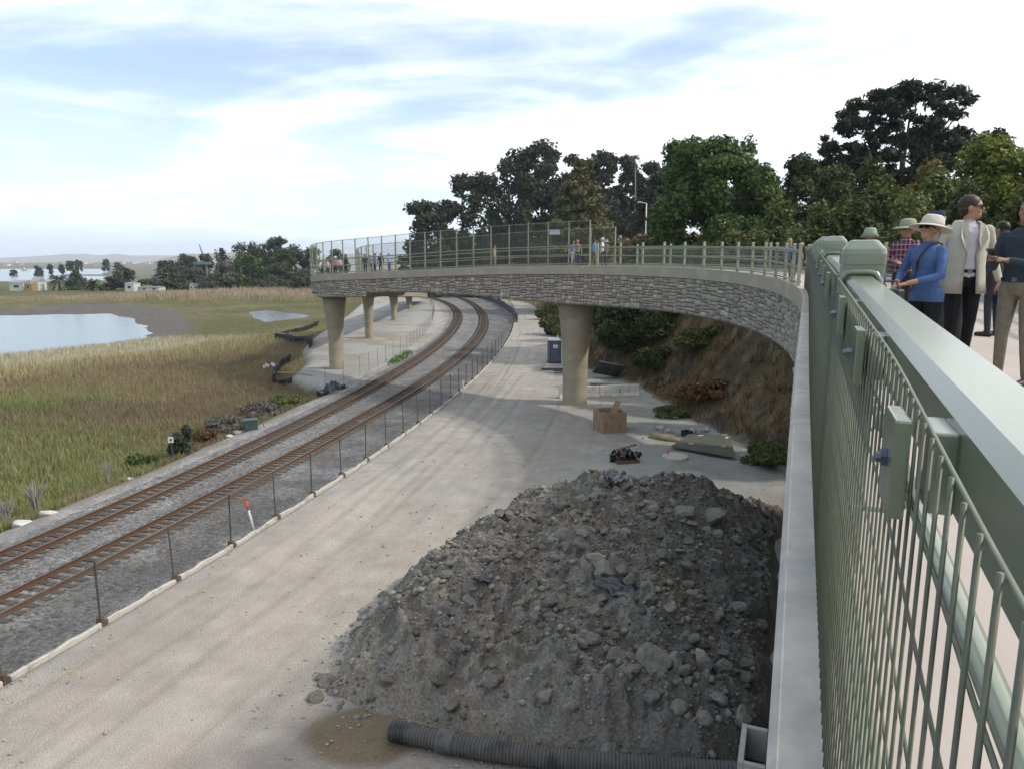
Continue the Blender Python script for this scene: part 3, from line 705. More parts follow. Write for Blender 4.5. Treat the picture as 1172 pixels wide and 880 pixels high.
near_rail = thing('bridge_railing', 'sage green railing with wire mesh and square capped posts, close along the near deck edge', 'railing', P(3, .2, 0))
ninv = Vector(near_rail.location) * -1
def npart(mb, name, m, parent=None, **k):
    o = mb.build(name, m, parent or near_rail, **k)
    if parent is None: o.location = ninv
    return o
POSTS = [.5 - 1.9, 2.98] + [5.55 + 2.45 * k for k in range(8)]
PS = 2.98
edges = [-3.5] + [2.98] + POSTS[2:]
for s in [-3.4] + POSTS[1:]:
    mb = MB(); sbox(mb, s, .215, 0, 1.20, .142, .142); p = npart(mb, 'post', GREEN, bevel=.012)
    mb = MB(); cap_mesh(mb, s, .215, 1.188, .152, .088); c = mb.build('post_cap', GREEN, p, smooth=False)
    if s < 8 and s > 0:                         # welded collar where the top rail meets the post
        mb = MB(); c0 = P(s - .095, .2075, 1.05)
        h_ = heading(s)
        prof = [(-.064, -.06), (-.064, .075), (-.05, .098), (-.03, .104), (.03, .104), (.05, .098), (.064, .075), (.064, -.06)]
        mb.tube([P(s - .080, .2075 + a, 1.06 + b) for a, b in prof], .011, 8); mb.build('rail_collar', GREEN, p, smooth=True)
ends = [-3.4] + POSTS[1:]
for a, b in zip(ends[:-1], ends[1:]):
    mb = MB(); bar(mb, .158, .257, 1.03, 1.15, a + .083, b - .083, (b - a - .166) / 6, ch=.016); npart(mb, 'top_rail', GREEN)
    if a > 12:
      mb = MB(); bar(mb, .17, .245, .56, .63, a + .083, b - .083, (b - a - .166) / 6, ch=.008); npart(mb, 'middle_rail', GREEN)
    mb = MB(); bar(mb, .17, .245, .07, .14, a + .083, b - .083, (b - a - .166) / 6, ch=.008); npart(mb, 'bottom_rail', GREEN)
    # inner grab rail on brackets
    mb = MB(); ss = np.linspace(a + .1, b - .1, 9); mb.tube([P(s, .36, .53) for s in ss], .028, 8); g = npart(mb, 'hand_rail', GREEN, smooth=True)
    for s in (a + .5, (a + b) / 2, b - .5):
        mb = MB(); mb.tube([P(s, .36, .51), P(s, .36, .45), P(s, .33, .43), P(s, .20, .43), P(s, .18, .45), P(s, .18, 1.03)], .009, 6); mb.build('rail_bracket', GREEN, g, smooth=True)
    # welded wire panel, real wires
    sa = max(a, -1.4); mb = MB(); V = lambda s: .108 + .022 * float(sstep(.2, 1.3, s)); rw = .0021
    if b > -1:
        s = math.ceil(sa / .054) * .054
        while s < b - .01:
            mb.tube([P(s, V(s), .035), P(s, V(s), 1.146)], rw, 5, True); s += .054
        for k in range(12):
            z = .042 + .1 * k
            z = min(z, 1.142); mb.tube([P(q, V(q) + .005, z) for q in np.linspace(sa, b, max(3, int((b - sa) / .15)))], rw, 5)
        npart(mb, 'mesh_panel', WIRE, smooth=True)
    # clamps that hold the mesh to the rail, each with a bolt
    k = 0; c_s = (.84 if a < 0 else a + .42)
    while c_s < b - .2 and c_s < 14:
        mb = MB(); sbox(mb, c_s, .100 + .022 * float(sstep(.2, 1.3, c_s)) - .006, 1.03, 1.135, .085, .016); cl = npart(mb, 'mesh_clamp', GREEN, bevel=.003)
        mb = MB(); sbox(mb, c_s, .147, 1.04, 1.125, .085, .024); mb.build('clamp_block', GREEN, cl, bevel=.003)
        mb = MB(); x0 = Vector(P(c_s, .1035 if c_s > 1.2 else .0995, 1.085)); x1 = Vector(P(c_s, .094, 1.085)); mb.tube([x0, x1], .0105, 6); x2 = Vector(P(c_s, .089, 1.085)); mb.tube([x1, x2], .006, 8); mb.build('bolt', BOLT, cl)
        c_s += .69

def light_railing(name, label, s0, s1, v, sp, skip=None, first=None):
    t = thing(name, label, 'railing', P((s0 + s1) / 2, v, 0)); inv = Vector(t.location) * -1
    n = int(round((s1 - s0) / sp)); pos = [s0 + (s1 - s0) * k / n for k in range(n + 1)]
    for s in pos:
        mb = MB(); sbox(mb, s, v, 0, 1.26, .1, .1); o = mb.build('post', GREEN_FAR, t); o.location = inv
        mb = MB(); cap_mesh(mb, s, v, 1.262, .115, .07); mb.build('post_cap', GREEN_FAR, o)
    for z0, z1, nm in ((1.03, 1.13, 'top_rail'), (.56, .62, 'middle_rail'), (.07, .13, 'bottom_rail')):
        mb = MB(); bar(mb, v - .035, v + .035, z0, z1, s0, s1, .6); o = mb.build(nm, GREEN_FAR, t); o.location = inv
    for a, b in zip(pos[:-1], pos[1:]): netpanel('mesh_panel', t, a, b, v - .065, .03, 1.1, NET_LOW, inv)
    return t
light_railing('bridge_railing', 'pale green post and mesh railing round the outside of the bridge bend', POSTS[-1] + 1.9, 47, .1, 1.75)
light_railing('bridge_railing', 'pale green inner railing along the hillside edge of the deck behind the people', -3, 47, BW - .1, 2.1)
def tall_screen(name, label, s0, s1, v, sp, lean, hh):
    t = thing(name, label, 'safety screen', P((s0 + s1) / 2, v, 0)); inv = Vector(t.location) * -1
    n = int(round((s1 - s0) / sp)); pos = [s0 + (s1 - s0) * k / n for k in range(n + 1)]
    for s in pos:
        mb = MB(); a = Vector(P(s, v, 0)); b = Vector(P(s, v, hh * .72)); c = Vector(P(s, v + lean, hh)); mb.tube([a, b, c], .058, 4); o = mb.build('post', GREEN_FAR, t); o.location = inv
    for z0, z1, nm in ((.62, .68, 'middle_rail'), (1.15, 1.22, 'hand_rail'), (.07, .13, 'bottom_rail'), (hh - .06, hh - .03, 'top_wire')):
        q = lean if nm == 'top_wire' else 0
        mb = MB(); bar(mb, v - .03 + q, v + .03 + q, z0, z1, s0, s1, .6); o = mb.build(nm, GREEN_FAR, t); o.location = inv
    for a, b in zip(pos[:-1], pos[1:]): netpanel('mesh_panel', t, a, b, v - .07, .03, hh, NET_TALL, inv, lean=lean)
    return t
tall_screen('safety_screen', 'tall green posts and mesh screen along the near side of the span over the tracks', 47.6, 86, .1, 1.62, .0, 2.72)
tall_screen('safety_screen', 'tall mesh screen on the opposite side of the span, behind the walkers', 48.5, 86, BW - .1, 1.75, .0, 2.5)
light_railing('bridge_railing', 'low railing on the descending far arm of the bridge beyond the tall screen', 86.8, 120, .1, 2.2)
light_railing('bridge_railing', 'low railing on the track side of the descending far bridge arm', 86.8, 120, BW - .1, 2.2)

# ------------------------------------------------------------ trees, shrubs, grasses
def leaf_cloud(centers, radii, n, size, flat=.75, seed=1, shell=.6, droop=0.0, aspect=1.0):
    """n leaf faces spread through blobs; returns verts, faces, tint"""
    r = np.random.default_rng(seed); centers = np.asarray(centers, float); radii = np.asarray(radii, float)
    if radii.ndim == 1: radii = np.stack([radii, radii, radii * flat], 1)
    wgt = (radii.prod(1)) ** (2 / 3); k = r.choice(len(centers), n, p=wgt / wgt.sum())
    d = r.normal(size=(n, 3)); d /= np.linalg.norm(d, axis=1)[:, None]
    q = (r.random(n) ** (1 / 3)); q = shell * (.8 + .2 * r.random(n)) * (r.random(n) < .75) + q * (1 - shell) + 0 * q; q = np.clip(q + .18 * r.normal(size=n), .05, 1.12)
    p = centers[k] + d * radii[k] * q[:, None]
    nrm = d * .8 + r.normal(size=(n, 3)) * .75 + np.array([0, 0, .35]); nrm /= np.linalg.norm(nrm, axis=1)[:, None]
    a = np.cross(nrm, r.normal(size=(n, 3))); a /= np.linalg.norm(a, axis=1)[:, None] + 1e-9
    if droop: a[:, 2] -= droop; a /= np.linalg.norm(a, axis=1)[:, None]
    b = np.cross(nrm, a); s = size * (.55 + .9 * r.random(n)); sa = (s * aspect)[:, None]; sb = s[:, None] * .62
    V = np.stack([p - a * sa, p - b * sb + a * sa * .1, p + a * sa, p + b * sb + a * sa * .1], 1).reshape(-1, 3)
    F = np.arange(4 * n).reshape(n, 4)
    tint = np.repeat(r.random(n) * .7 + .3 * r.random(len(centers))[k], 4)
    return V, F, tint
def crown_obj(name, parent, m, *cl):
    V = np.concatenate([c[0] for c in cl]); off = np.cumsum([0] + [len(c[0]) for c in cl[:-1]]); F = np.concatenate([c[1] + o for c, o in zip(cl, off)]); T = np.concatenate([c[2] for c in cl])
    return np_mesh(name, V, F, m, parent, attrs={'tint': ('POINT', 'FLOAT', T)})
BARK = mat('bark', (.07, .055, .042), (.13, .105, .085), 2.5, .95, bump=.5, stretch=(1, 1, .25))
PALEBARK = mat('pale_bark', (.24, .21, .18), (.13, .11, .09), 1.2, .9, bump=.3, stretch=(1, 1, .2))
L_EUC = leafmat('eucalyptus_leaves', (.017, .024, .012), (.062, .07, .034), .18)
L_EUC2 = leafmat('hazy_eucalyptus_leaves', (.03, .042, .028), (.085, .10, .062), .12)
L_CON = leafmat('conifer_needles', (.05, .052, .02), (.135, .125, .05), .5)
L_PINE = leafmat('pine_needles', (.012, .02, .012), (.042, .056, .026), .5, .14)
L_BROAD = leafmat('broad_leaves', (.028, .054, .013), (.105, .155, .04), .35)
L_DARK = leafmat('dark_leaves', (.017, .029, .009), (.075, .098, .03), .4)
L_OLIVE = leafmat('olive_leaves', (.038, .054, .014), (.15, .17, .05), .5)
L_YEL = leafmat('yellowing_leaves', (.10, .078, .015), (.19, .145, .035), .5)
L_YG = leafmat('yellow_green_leaves', (.075, .10, .015), (.215, .235, .045), .4)
L_GREY = leafmat('grey_twigs', (.10, .09, .075), (.18, .165, .145), .4)
L_DRYB = leafmat('dry_brush_leaves', (.085, .062, .035), (.20, .15, .085), .6)
L_RUSSET = leafmat('russet_brush', (.10, .052, .024), (.20, .115, .05), .6)

def limbs(mb, base, h, r0, lean, targets, r, n=6):
    top = base + Vector((lean[0], lean[1], h)); mid = base + Vector((lean[0] * .3, lean[1] * .3, h * .5))
    pts = [base + Vector((0, 0, -.3)), base + Vector((0, 0, .02 * h)), mid, top]
    mb.tube(pts, [r0 * 1.35, r0, r0 * .72, r0 * .25], n)
    for t_ in targets:
        t_ = Vector(t_); q = r.uniform(.3, .8); s = base.lerp(top, q) if q > .5 else base.lerp(mid, q * 2)
        m2 = s.lerp(t_, .5) + Vector((r.uniform(-.1, .1), r.uniform(-.1, .1), .08)) * (t_ - s).length
        k = r0 * (1 - q) * .55 + r0 * .12; mb.tube([s, m2, t_], [k, k * .6, k * .2], 5)

def tree(kind, label, px, ytop, hw, Y, leaf, n=5000, size=.3, group=None, name='tree', seed=1, cat='tree', zoff=0, gap=.5, sq=1.0, base_frac=.22, bark=None):
    r = random.Random(seed); x, y, zt = pt(px, ytop, Y); zb = ground_z(x, y); wd = hw / 813 * Y
    H_ = max(zt - zb, 1.0); t = thing(name, label, cat, (x, y, zb), r.uniform(0, 6), group)
    C = []; RD = []
    if kind == 'euc':
        for k in range(34):
            q = r.uniform(0, 1) ** .9; z = H_ * (base_frac + (.93 - base_frac) * q); ww = wd * (.55 + .5 * math.sin(math.pi * min(1, .1 + .8 * q))) * .86; a = r.uniform(0, 6.28); d = ww * math.sqrt(r.random())
            C.append((d * math.cos(a), d * math.sin(a), z)); RD.append([wd * r.uniform(.2, .38)] * 2 + [H_ * r.uniform(.045, .095)])
        C.append((0, 0, H_ * .93)); RD.append([wd * .4, wd * .4, H_ * .07])
    elif kind == 'broad':
        for k in range(26):
            q = r.random(); z = H_ * (.12 + .80 * q); ww = wd * (.35 + .65 * math.sin(math.pi * (.2 + .75 * q))) * .85; a = r.uniform(0, 6.28); d = ww * math.sqrt(r.random())
            C.append((d * math.cos(a), d * math.sin(a), z)); RD.append([wd * r.uniform(.22, .36)] * 2 + [H_ * r.uniform(.09, .15)])
        C.append((wd * .1, 0, H_ * .9)); RD.append([wd * .32, wd * .32, H_ * .1])
    elif kind == 'cone':
        for k in range(64):
            q = k / 64; z = H_ * (.08 + .9 * q); ww = wd * (1 - q) ** .75 * r.uniform(.55, 1.0); a = k * 2.4; C.append((ww * math.cos(a) * .8, ww * math.sin(a) * .8, z - ww * .12)); s_ = wd * (.34 * (1 - q) + .08); RD.append([s_, s_, s_ * .38])
    elif kind == 'pine':
        for k in range(230):                                 # many small needle pads along the branches, dense in the dome, ragged at the left
            q = r.random(); z = H_ * (.30 + .66 * q); ww = wd * (.62 + .45 * math.sin(math.pi * (.05 + .75 * q))) * (1.0 if q < .8 else 1.35 - .45 * q / .8 * 1.0); a = r.uniform(0, 6.28); d = ww * math.sqrt(r.uniform(.02, 1))
            z -= H_ * .10 * (d / wd) ** 2; C.append((d * math.cos(a), d * math.sin(a), z)); s_ = wd * r.uniform(.07, .15); RD.append([s_, s_, s_ * .6])
    elif kind == 'shrub':
        for k in range(14):
            a = r.uniform(0, 6.28); d = wd * math.sqrt(r.random()) * .8; z = H_ * r.uniform(.15, .75) * (1 - .35 * d / wd); C.append((d * math.cos(a), d * math.sin(a) * sq, z)); s_ = r.uniform(.25, .42); RD.append([wd * s_, wd * s_ * sq, H_ * r.uniform(.14, .28)])
        C.append((0, 0, H_ * .78)); RD.append([wd * .35, wd * .35 * sq, H_ * .2])
    elif kind == 'dome':
        for k in range(16):
            a = r.uniform(0, 6.28); d = wd * math.sqrt(r.random()) * .72; z = H_ * (.66 - .22 * (d / wd) ** 2 + r.uniform(-.06, .12)); C.append((d * math.cos(a), d * math.sin(a), z)); RD.append([wd * r.uniform(.22, .34)] * 2 + [H_ * .14])
    ns = 14 if kind in ('euc', 'broad', 'pine') else 6
    mb = MB(); tg = [C[i] for i in r.sample(range(len(C)), min(ns, len(C)))]
    r0 = max(.06, H_ * (.022 if kind != 'shrub' else .012))
    limbs(mb, Vector((0, 0, 0)), H_ * (.8 if kind != 'shrub' else .5), r0, (r.uniform(-.05, .05) * H_, r.uniform(-.05, .05) * H_), tg, r)
    mb.build('trunk', bark or BARK, t, smooth=True)
    crown_obj('crown', t, leaf, leaf_cloud(C, RD, n, size, seed=seed * 13 + 5, aspect=2.0 if kind == 'pine' else 1.5 if kind == 'cone' else 1.0, shell=.25 if kind == 'pine' else .6))
    return t
EG = 'eucalyptus trees on the far hill'
tree('euc', 'low dark bushy tree at the left end of the hilltop grove', 487, 230, 30, 205, L_EUC, 7000, .55, EG, 'eucalyptus_tree', 11, base_frac=.1)
tree('euc', 'rounded dark eucalyptus, second from the left in the hilltop grove', 530, 198, 35, 210, L_EUC, 10500, .55, EG, 'eucalyptus_tree', 12, base_frac=.12)
tree('euc', 'open dark eucalyptus with sky between its limbs, left of the tallest tree', 580, 181, 29, 206, L_EUC, 9000, .5, EG, 'eucalyptus_tree', 13, base_frac=.2)
tree('euc', 'tallest and broadest dark eucalyptus of the hilltop grove', 622, 160, 39, 212, L_EUC, 11500, .55, EG, 'eucalyptus_tree', 14, base_frac=.15)
tree('euc', 'dark eucalyptus rising just right behind the pyramid conifer', 690, 173, 28, 214, L_EUC, 7600, .55, EG, 'eucalyptus_tree', 15, base_frac=.12)
tree('euc', 'narrow dark tree right of the bare leaning trunk', 716, 178, 16, 216, L_EUC, 4600, .5, EG, 'eucalyptus_tree', 16, base_frac=.25)
for i, (lab, px, yt, hw, Y, n) in enumerate([('dark undergrowth tree at the foot of the grove, far left', 505, 248, 26, 200, 4200), ('dark undergrowth tree below the open eucalyptus', 553, 236, 26, 200, 4200), ('dark undergrowth tree under the tallest eucalyptus', 600, 228, 27, 200, 4600), ('dark undergrowth tree right of the pyramid conifer', 703, 226, 24, 200, 4200), ('dark undergrowth tree at the foot of the dry crowned palm', 738, 232, 22, 190, 3800), ('dusky round tree between the conifer and the tallest eucalyptus', 645, 205, 20, 207, 4000)]):
    tree('shrub', lab, px, yt, hw, Y, L_EUC, n, .5, EG, 'eucalyptus_tree', 140 + i)
tree('euc', 'dark tree filling the gap left of the broad green tree', 757, 196, 26, 150, L_EUC, 5500, .42, EG, 'eucalyptus_tree', 18, base_frac=.1)
tree('euc', 'dark tree with a ragged top right of the tall dry palm', 742, 186, 20, 205, L_EUC, 5600, .5, EG, 'eucalyptus_tree', 61, base_frac=.1)
tree('euc', 'broad dark tree rising behind the lamp post', 764, 190, 24, 180, L_EUC, 6600, .46, EG, 'eucalyptus_tree', 62, base_frac=.1)
tree('euc', 'dark tree joining the tallest eucalyptus and the pyramid conifer', 655, 176, 24, 216, L_EUC, 6400, .52, EG, 'eucalyptus_tree', 63, base_frac=.1)
tree('cone', 'brown green pyramid shaped conifer in front of the eucalyptus grove', 664, 180, 62, 138, L_CON, 21000, .34, None, 'conifer_tree', 21)
tree('broad', 'large bright green broadleaf tree behind the low railing at mid hill', 820, 157, 66, 68, L_BROAD, 36000, .19, None, 'broadleaf_tree', 22)
tree('broad', 'dark leafy limb-heavy tree leaning left of the large green tree', 777, 160, 27, 75, L_BROAD, 6500, .2, None, 'broadleaf_tree', 29, base_frac=.3)
tree('broad', 'green tree filling in just right behind the large green tree', 868, 190, 34, 78, L_BROAD, 13000, .2, None, 'broadleaf_tree', 34)
tree('broad', 'dark green tree behind the top of the hedge, left of the pine', 950, 192, 34, 80, L_DARK, 12000, .2, None, 'broadleaf_tree', 35)
tree('euc', 'thin upright tree with a sparse feathery top behind the large green tree', 858, 150, 11, 82, L_BROAD, 420, .17, None, 'slender_tree', 23, base_frac=.78)
tree('broad', 'rounded mid green tree between the large green tree and the dark pine', 913, 177, 34, 74, L_DARK, 13000, .2, None, 'broadleaf_tree', 24)
tree('pine', 'tall dark spreading pine standing above the shrubs on the right', 1040, 91, 78, 86, L_PINE, 30000, .19, None, 'pine_tree', 25)
tree('broad', 'dark tree at the right edge beyond the yellow green tree', 1142, 150, 24, 92, L_PINE, 7000, .25, None, 'broadleaf_tree', 26)
tree('broad', 'bright yellow green tree above the man in the pale jacket', 1145, 156, 52, 46, L_YG, 21000, .13, None, 'broadleaf_tree', 27)
tree('broad', 'yellow green tree at the very right edge of the hedge', 1225, 165, 46, 44, L_YG, 12000, .13, None, 'broadleaf_tree', 37)
SG = 'shrubs of the hillside hedge behind the deck'
for i, (lab, px, yt, hw, Y, m, n) in enumerate([
    ('dark green dome shrub below the left limbs of the tall pine', 1000, 178, 42, 58, L_DARK, 12000),
    ('tan yellow shrub crown showing below the middle of the pine', 1066, 180, 40, 56, L_YEL, 8000),
    ('olive shrub below the right limbs of the pine', 1100, 196, 42, 50, L_OLIVE, 9000),
    ('dark olive hedge shrub at the left end of the hedge, beside the broad tree', 893, 226, 48, 52, L_OLIVE, 10000),
    ('dull olive hedge shrub directly behind the blonde woman at the bend', 942, 228, 42, 44, L_OLIVE, 10000),
    ('dark hedge shrub right behind the square post caps', 985, 216, 46, 38, L_DARK, 13000),
    ('dense olive hedge shrub behind the man in the plaid shirt', 1044, 211, 52, 33, L_OLIVE, 17000),
    ('dense dark hedge shrub behind the man in the pale jacket', 1112, 204, 54, 31, L_DARK, 17000),
    ('dark hedge shrub behind the man with the phone at the right edge', 1185, 200, 56, 30, L_OLIVE, 14000),
    ('low green shrub at the foot of the large green tree', 862, 246, 34, 62, L_BROAD, 7000),
    ('low dark shrub left of the large green tree', 760, 258, 30, 84, L_DARK, 5000),
    ('mid green hedge shrub filling behind the small post caps', 962, 205, 40, 47, L_DARK, 11000),
    ('olive brown hedge shrub left of the plaid shirted man', 1010, 198, 48, 43, L_OLIVE, 12000),
    ('tall olive hedge shrub under the yellow shrub crown', 1075, 190, 52, 42, L_OLIVE, 13000),
    ('low green filler shrub between the broad tree and the hedge', 915, 232, 36, 60, L_DARK, 8000),
    ('low brown green shrub behind the inner railing at the hill', 840, 262, 40, 58, L_OLIVE, 6000),
    ('dry brown shrub below the grey roofed house', 735, 268, 30, 92, L_DRYB, 4500),
    ('dark hedge shrub past the right edge of the deck', 1270, 200, 60, 32, L_DARK, 6000)]):
    tree('shrub', lab, px, yt, hw, Y, m, n, .105 * max(Y, 34) / 34, SG, 'hedge_shrub', 40 + i, 'shrub', sq=.8)
# the steep bank under and behind the bridge
BK = 'shrubs on the bank below the bridge'
def bank_shrub(lab, px, py, Y, wd, hh, m, n, size, seed):
    r = random.Random(seed); x = (px - 586) / 813 * Y * 1.01; zb = ground_z(x, Y); t = thing('bank_shrub', lab, 'shrub', (x, Y, zb), 0, BK)
    C = []; RD = []
    for k in range(13):
        a = r.uniform(0, 6.28); d = wd * math.sqrt(r.random()) * .8; C.append((d * math.cos(a), d * math.sin(a), hh * r.uniform(.15, .8) * (1 - .3 * d / wd) + d * math.cos(a) * .25)); s_ = r.uniform(.25, .45) * wd; RD.append([s_, s_, hh * .22])
    mb = MB()
    for k in range(7): a = r.uniform(0, 6.28); mb.tube([(0, 0, -.2), (math.cos(a) * wd * .25, math.sin(a) * wd * .25, hh * .35), (math.cos(a) * wd * .5, math.sin(a) * wd * .5, hh * .65)], [.05, .035, .012], 5)
    mb.build('stem', BARK, t); crown_obj('foliage', t, m, leaf_cloud(C, RD, n, size, seed=seed * 7)); return t
for i, a in enumerate([
    ('big dark evergreen shrub under the bridge behind the white barrier', 735, 0, 61, 3.8, 5.6, L_DARK, 18000, .15),
    ('dark evergreen shrub spilling over the dumped panels', 705, 0, 71, 3.4, 4.6, L_DARK, 12000, .15),
    ('tall dark shrub against the bank behind the dumped panels', 768, 0, 62, 4.0, 5.0, L_DARK, 15000, .15),
    ('dark shrub low on the bank straight above the barrier end', 744, 0, 56, 1.5, 1.9, L_DARK, 8000, .13),
    ('olive green bush beside the road left of the thick pier', 632, 0, 92, 1.9, 3.0, L_OLIVE, 6000, .2),
    ('yellowish bush along the road edge farther up the bank', 625, 0, 118, 1.8, 3.0, L_OLIVE, 4500, .25),
    ('dry bush immediately right of the thick pier', 694, 0, 80, 1.7, 3.4, L_DRYB, 4500, .2),
    ('green grey bush low on the bank beside the bridge wall', 885, 0, 32.5, 1.45, 1.3, L_OLIVE, 7000, .085),
    ('orange brown dead bush low on the bank in front of the barrier end', 795, 0, 46, 1.3, .9, L_RUSSET, 3500, .1),
    ('russet dead bush halfway up the bank', 818, 0, 44, 1.5, 1.0, L_RUSSET, 3500, .1),
    ('tawny bush high on the bank under the bridge deck', 800, 0, 53, 2.0, 1.8, L_OLIVE, 5000, .12),
    ('dusty green scrub at the foot of the bank beside the debris', 770, 0, 43.5, 1.3, .7, L_OLIVE, 3500, .08)]): bank_shrub(*a, 300 + i)

# far trees on the marsh edge and the spit
FG = 'far trees along the marsh edge'
for i, (k, lab, px, yt, hw, Y, m, n) in enumerate([
    ('broad', 'dark broad tree right of the palms by the far shore', 137, 306, 17, 265, L_EUC2, 3000),
    ('dome', 'low round umbrella topped tree in front of the white house', 174, 317, 18, 262, L_EUC2, 2200),
    ('cone', 'dark pointed conifer between the two palms', 86, 309, 15, 268, L_EUC2, 2500),
    ('broad', 'dark tree behind the round umbrella tree', 192, 298, 20, 290, L_EUC2, 2800),
    ('broad', 'dark tree left of the teal gantry', 212, 292, 17, 300, L_EUC2, 2600),
    ('broad', 'dark evergreen clump in front of the gantry', 215, 308, 25, 272, L_EUC2, 3200),
    ('broad', 'thin treetop between gantry and crane mast', 234, 291, 12, 310, L_EUC2, 1500),
    ('broad', 'grey leafless bare tree left of the green thicket', 257, 298, 15, 264, L_GREY, 2200),
    ('broad', 'wide flat topped dark eucalyptus, left one of the far pair', 279, 278, 25, 300, L_EUC2, 4200),
    ('euc', 'tall dark eucalyptus, right one of the far pair', 315, 271, 18, 300, L_EUC2, 4200),
    ('broad', 'small rounded treetop left of the flat topped eucalyptus', 252, 283, 9, 305, L_EUC2, 1200),
    ('broad', 'mid green tree below the flat topped eucalyptus', 285, 291, 20, 270, L_BROAD, 3000),
    ('broad', 'dark green thicket tree left of the bridge end', 318, 302, 26, 262, L_EUC2, 3600),
    ('broad', 'olive green tree below the right eucalyptus', 325, 286, 20, 275, L_DARK, 3000),
    ('broad', 'dark tree just above the people at the far bridge corner', 357, 283, 15, 280, L_EUC2, 2600),
    ('broad', 'dark tree behind the far tall screen posts', 384, 285, 17, 285, L_EUC2, 2400),
    ('shrub', 'round green bush at the edge of the russet marsh grass', 277, 323, 8, 246, L_DARK, 1200),
    ('shrub', 'green thicket bush beside the corner pier of the bridge', 345, 309, 15, 235, L_EUC2, 2500),
    ('shrub', 'dark green bush below the thicket tree', 300, 308, 20, 256, L_DARK, 2500),
    ('shrub', 'dark shrub mass right of the white sheds', 247, 312, 22, 262, L_EUC2, 3000),
    ('shrub', 'low dark shrubs between the round tree and the gantry', 203, 318, 20, 268, L_EUC2, 2600),
    ('shrub', 'low dark bush right of the broad tree by the shore', 152, 325, 12, 270, L_EUC2, 1400),
    ('broad', 'tall dark tree behind the green thicket', 335, 279, 18, 296, L_EUC2, 3200),
    ('broad', 'dark tree closing the gap between the far eucalyptus pair', 297, 284, 16, 298, L_EUC2, 3000),
    ('shrub', 'grey green shrub mass in front of the dark thicket', 312, 314, 24, 250, L_EUC2, 2600),
    ('shrub', 'low shrub beside the round palm', 122, 324, 12, 262, L_EUC2, 1400),
    ('broad', 'dim tree behind the gantry beam', 222, 296, 18, 320, L_EUC2, 2400),
    ('broad', 'faint tree standing alone at the left of the spit', 15, 309.5, 4, 560, L_EUC2, 500),
    ('broad', 'faint bushy tree on the spit left of the thin poplar', 43, 305, 5, 560, L_EUC2, 600),
    ('euc', 'faint thin poplar on the spit', 57, 303, 2.6, 560, L_EUC2, 500),
    ('euc', 'faint slim tree at the left of the spit cluster', 70, 303, 3, 560, L_EUC2, 500),
    ('euc', 'faint broad tree in the middle of the spit cluster', 80, 299, 5, 562, L_EUC2, 700),
    ('euc', 'faint tall tree at the right of the spit cluster', 89, 298, 4, 560, L_EUC2, 600),
    ('broad', 'faint round tree on the far shore above the palms', 121, 297, 5, 720, L_EUC2, 700),
    ('broad', 'faint wide low trees on the far shore right of the round one', 134, 301, 6, 730, L_EUC2, 600)]):
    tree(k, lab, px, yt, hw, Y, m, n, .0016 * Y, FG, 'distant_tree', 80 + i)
def palm(lab, px, yt, hw, Y, seed, group=None, dead=False):
    r = random.Random(seed); x, y, zt = pt(px, yt, Y); zb = ground_z(x, y); H_ = zt - zb; wd = hw / 813 * Y
    t = thing('palm_tree', lab, 'palm', (x, y, zb), 0, group); mb = MB(); hc = H_ - (wd * .55 if not dead else wd * .5); mb.tube([(0, 0, -.3), (.02 * H_, 0, hc * .5), (0, 0, hc)], [.45, .34, .3] if not dead else [.3, .2, .17], 8); mb.build('trunk', PALEBARK if dead else BARK, t, smooth=True)
    F = MB()
    for k in range(44):
        a = r.uniform(0, 6.28); e = r.uniform(-.5, 1.25); L_ = wd * r.uniform(.8, 1.1); p0 = Vector((0, 0, hc)); pts = []
        for j in range(6):
            q = j / 5; rad = L_ * q * math.cos(e * .8) * (1 - .1 * q); z = L_ * (math.sin(e) * q - .55 * q * q); pts.append(p0 + Vector((rad * math.cos(a), rad * math.sin(a), z)))
        side = Vector((-math.sin(a), math.cos(a), 0))
        for j in range(5):
            w_ = .09 * L_ * (1 - .5 * j / 5)
            for sg in (-1, 1):
                F.add([pts[j], pts[j + 1], pts[j + 1] * .6 + pts[j] * .4 + side * sg * w_ * 1.6 + Vector((0, 0, -w_)), pts[j] * .7 + pts[j + 1] * .3 + side * sg * w_ * 1.3 + Vector((0, 0, -w_ * .7))], [(0, 1, 2, 3)])
    F.build('crown', mat('palm_fronds', (.035, .048, .025), (.075, .085, .045), .8, .6) if not dead else mat('dry_palm_fronds', (.085, .07, .035), (.14, .115, .06), .8, .7), t)
palm('bushy feather palm left of the dark pointed conifer', 66, 312, 15, 262, 1, 'palms by the far shore')
palm('round feather palm right of the dark pointed conifer', 105, 317, 14, 258, 2, 'palms by the far shore')
palm('tall thin palm with a dry brown crown among the hilltop trees', 727, 176, 9, 200, 3, None, True)

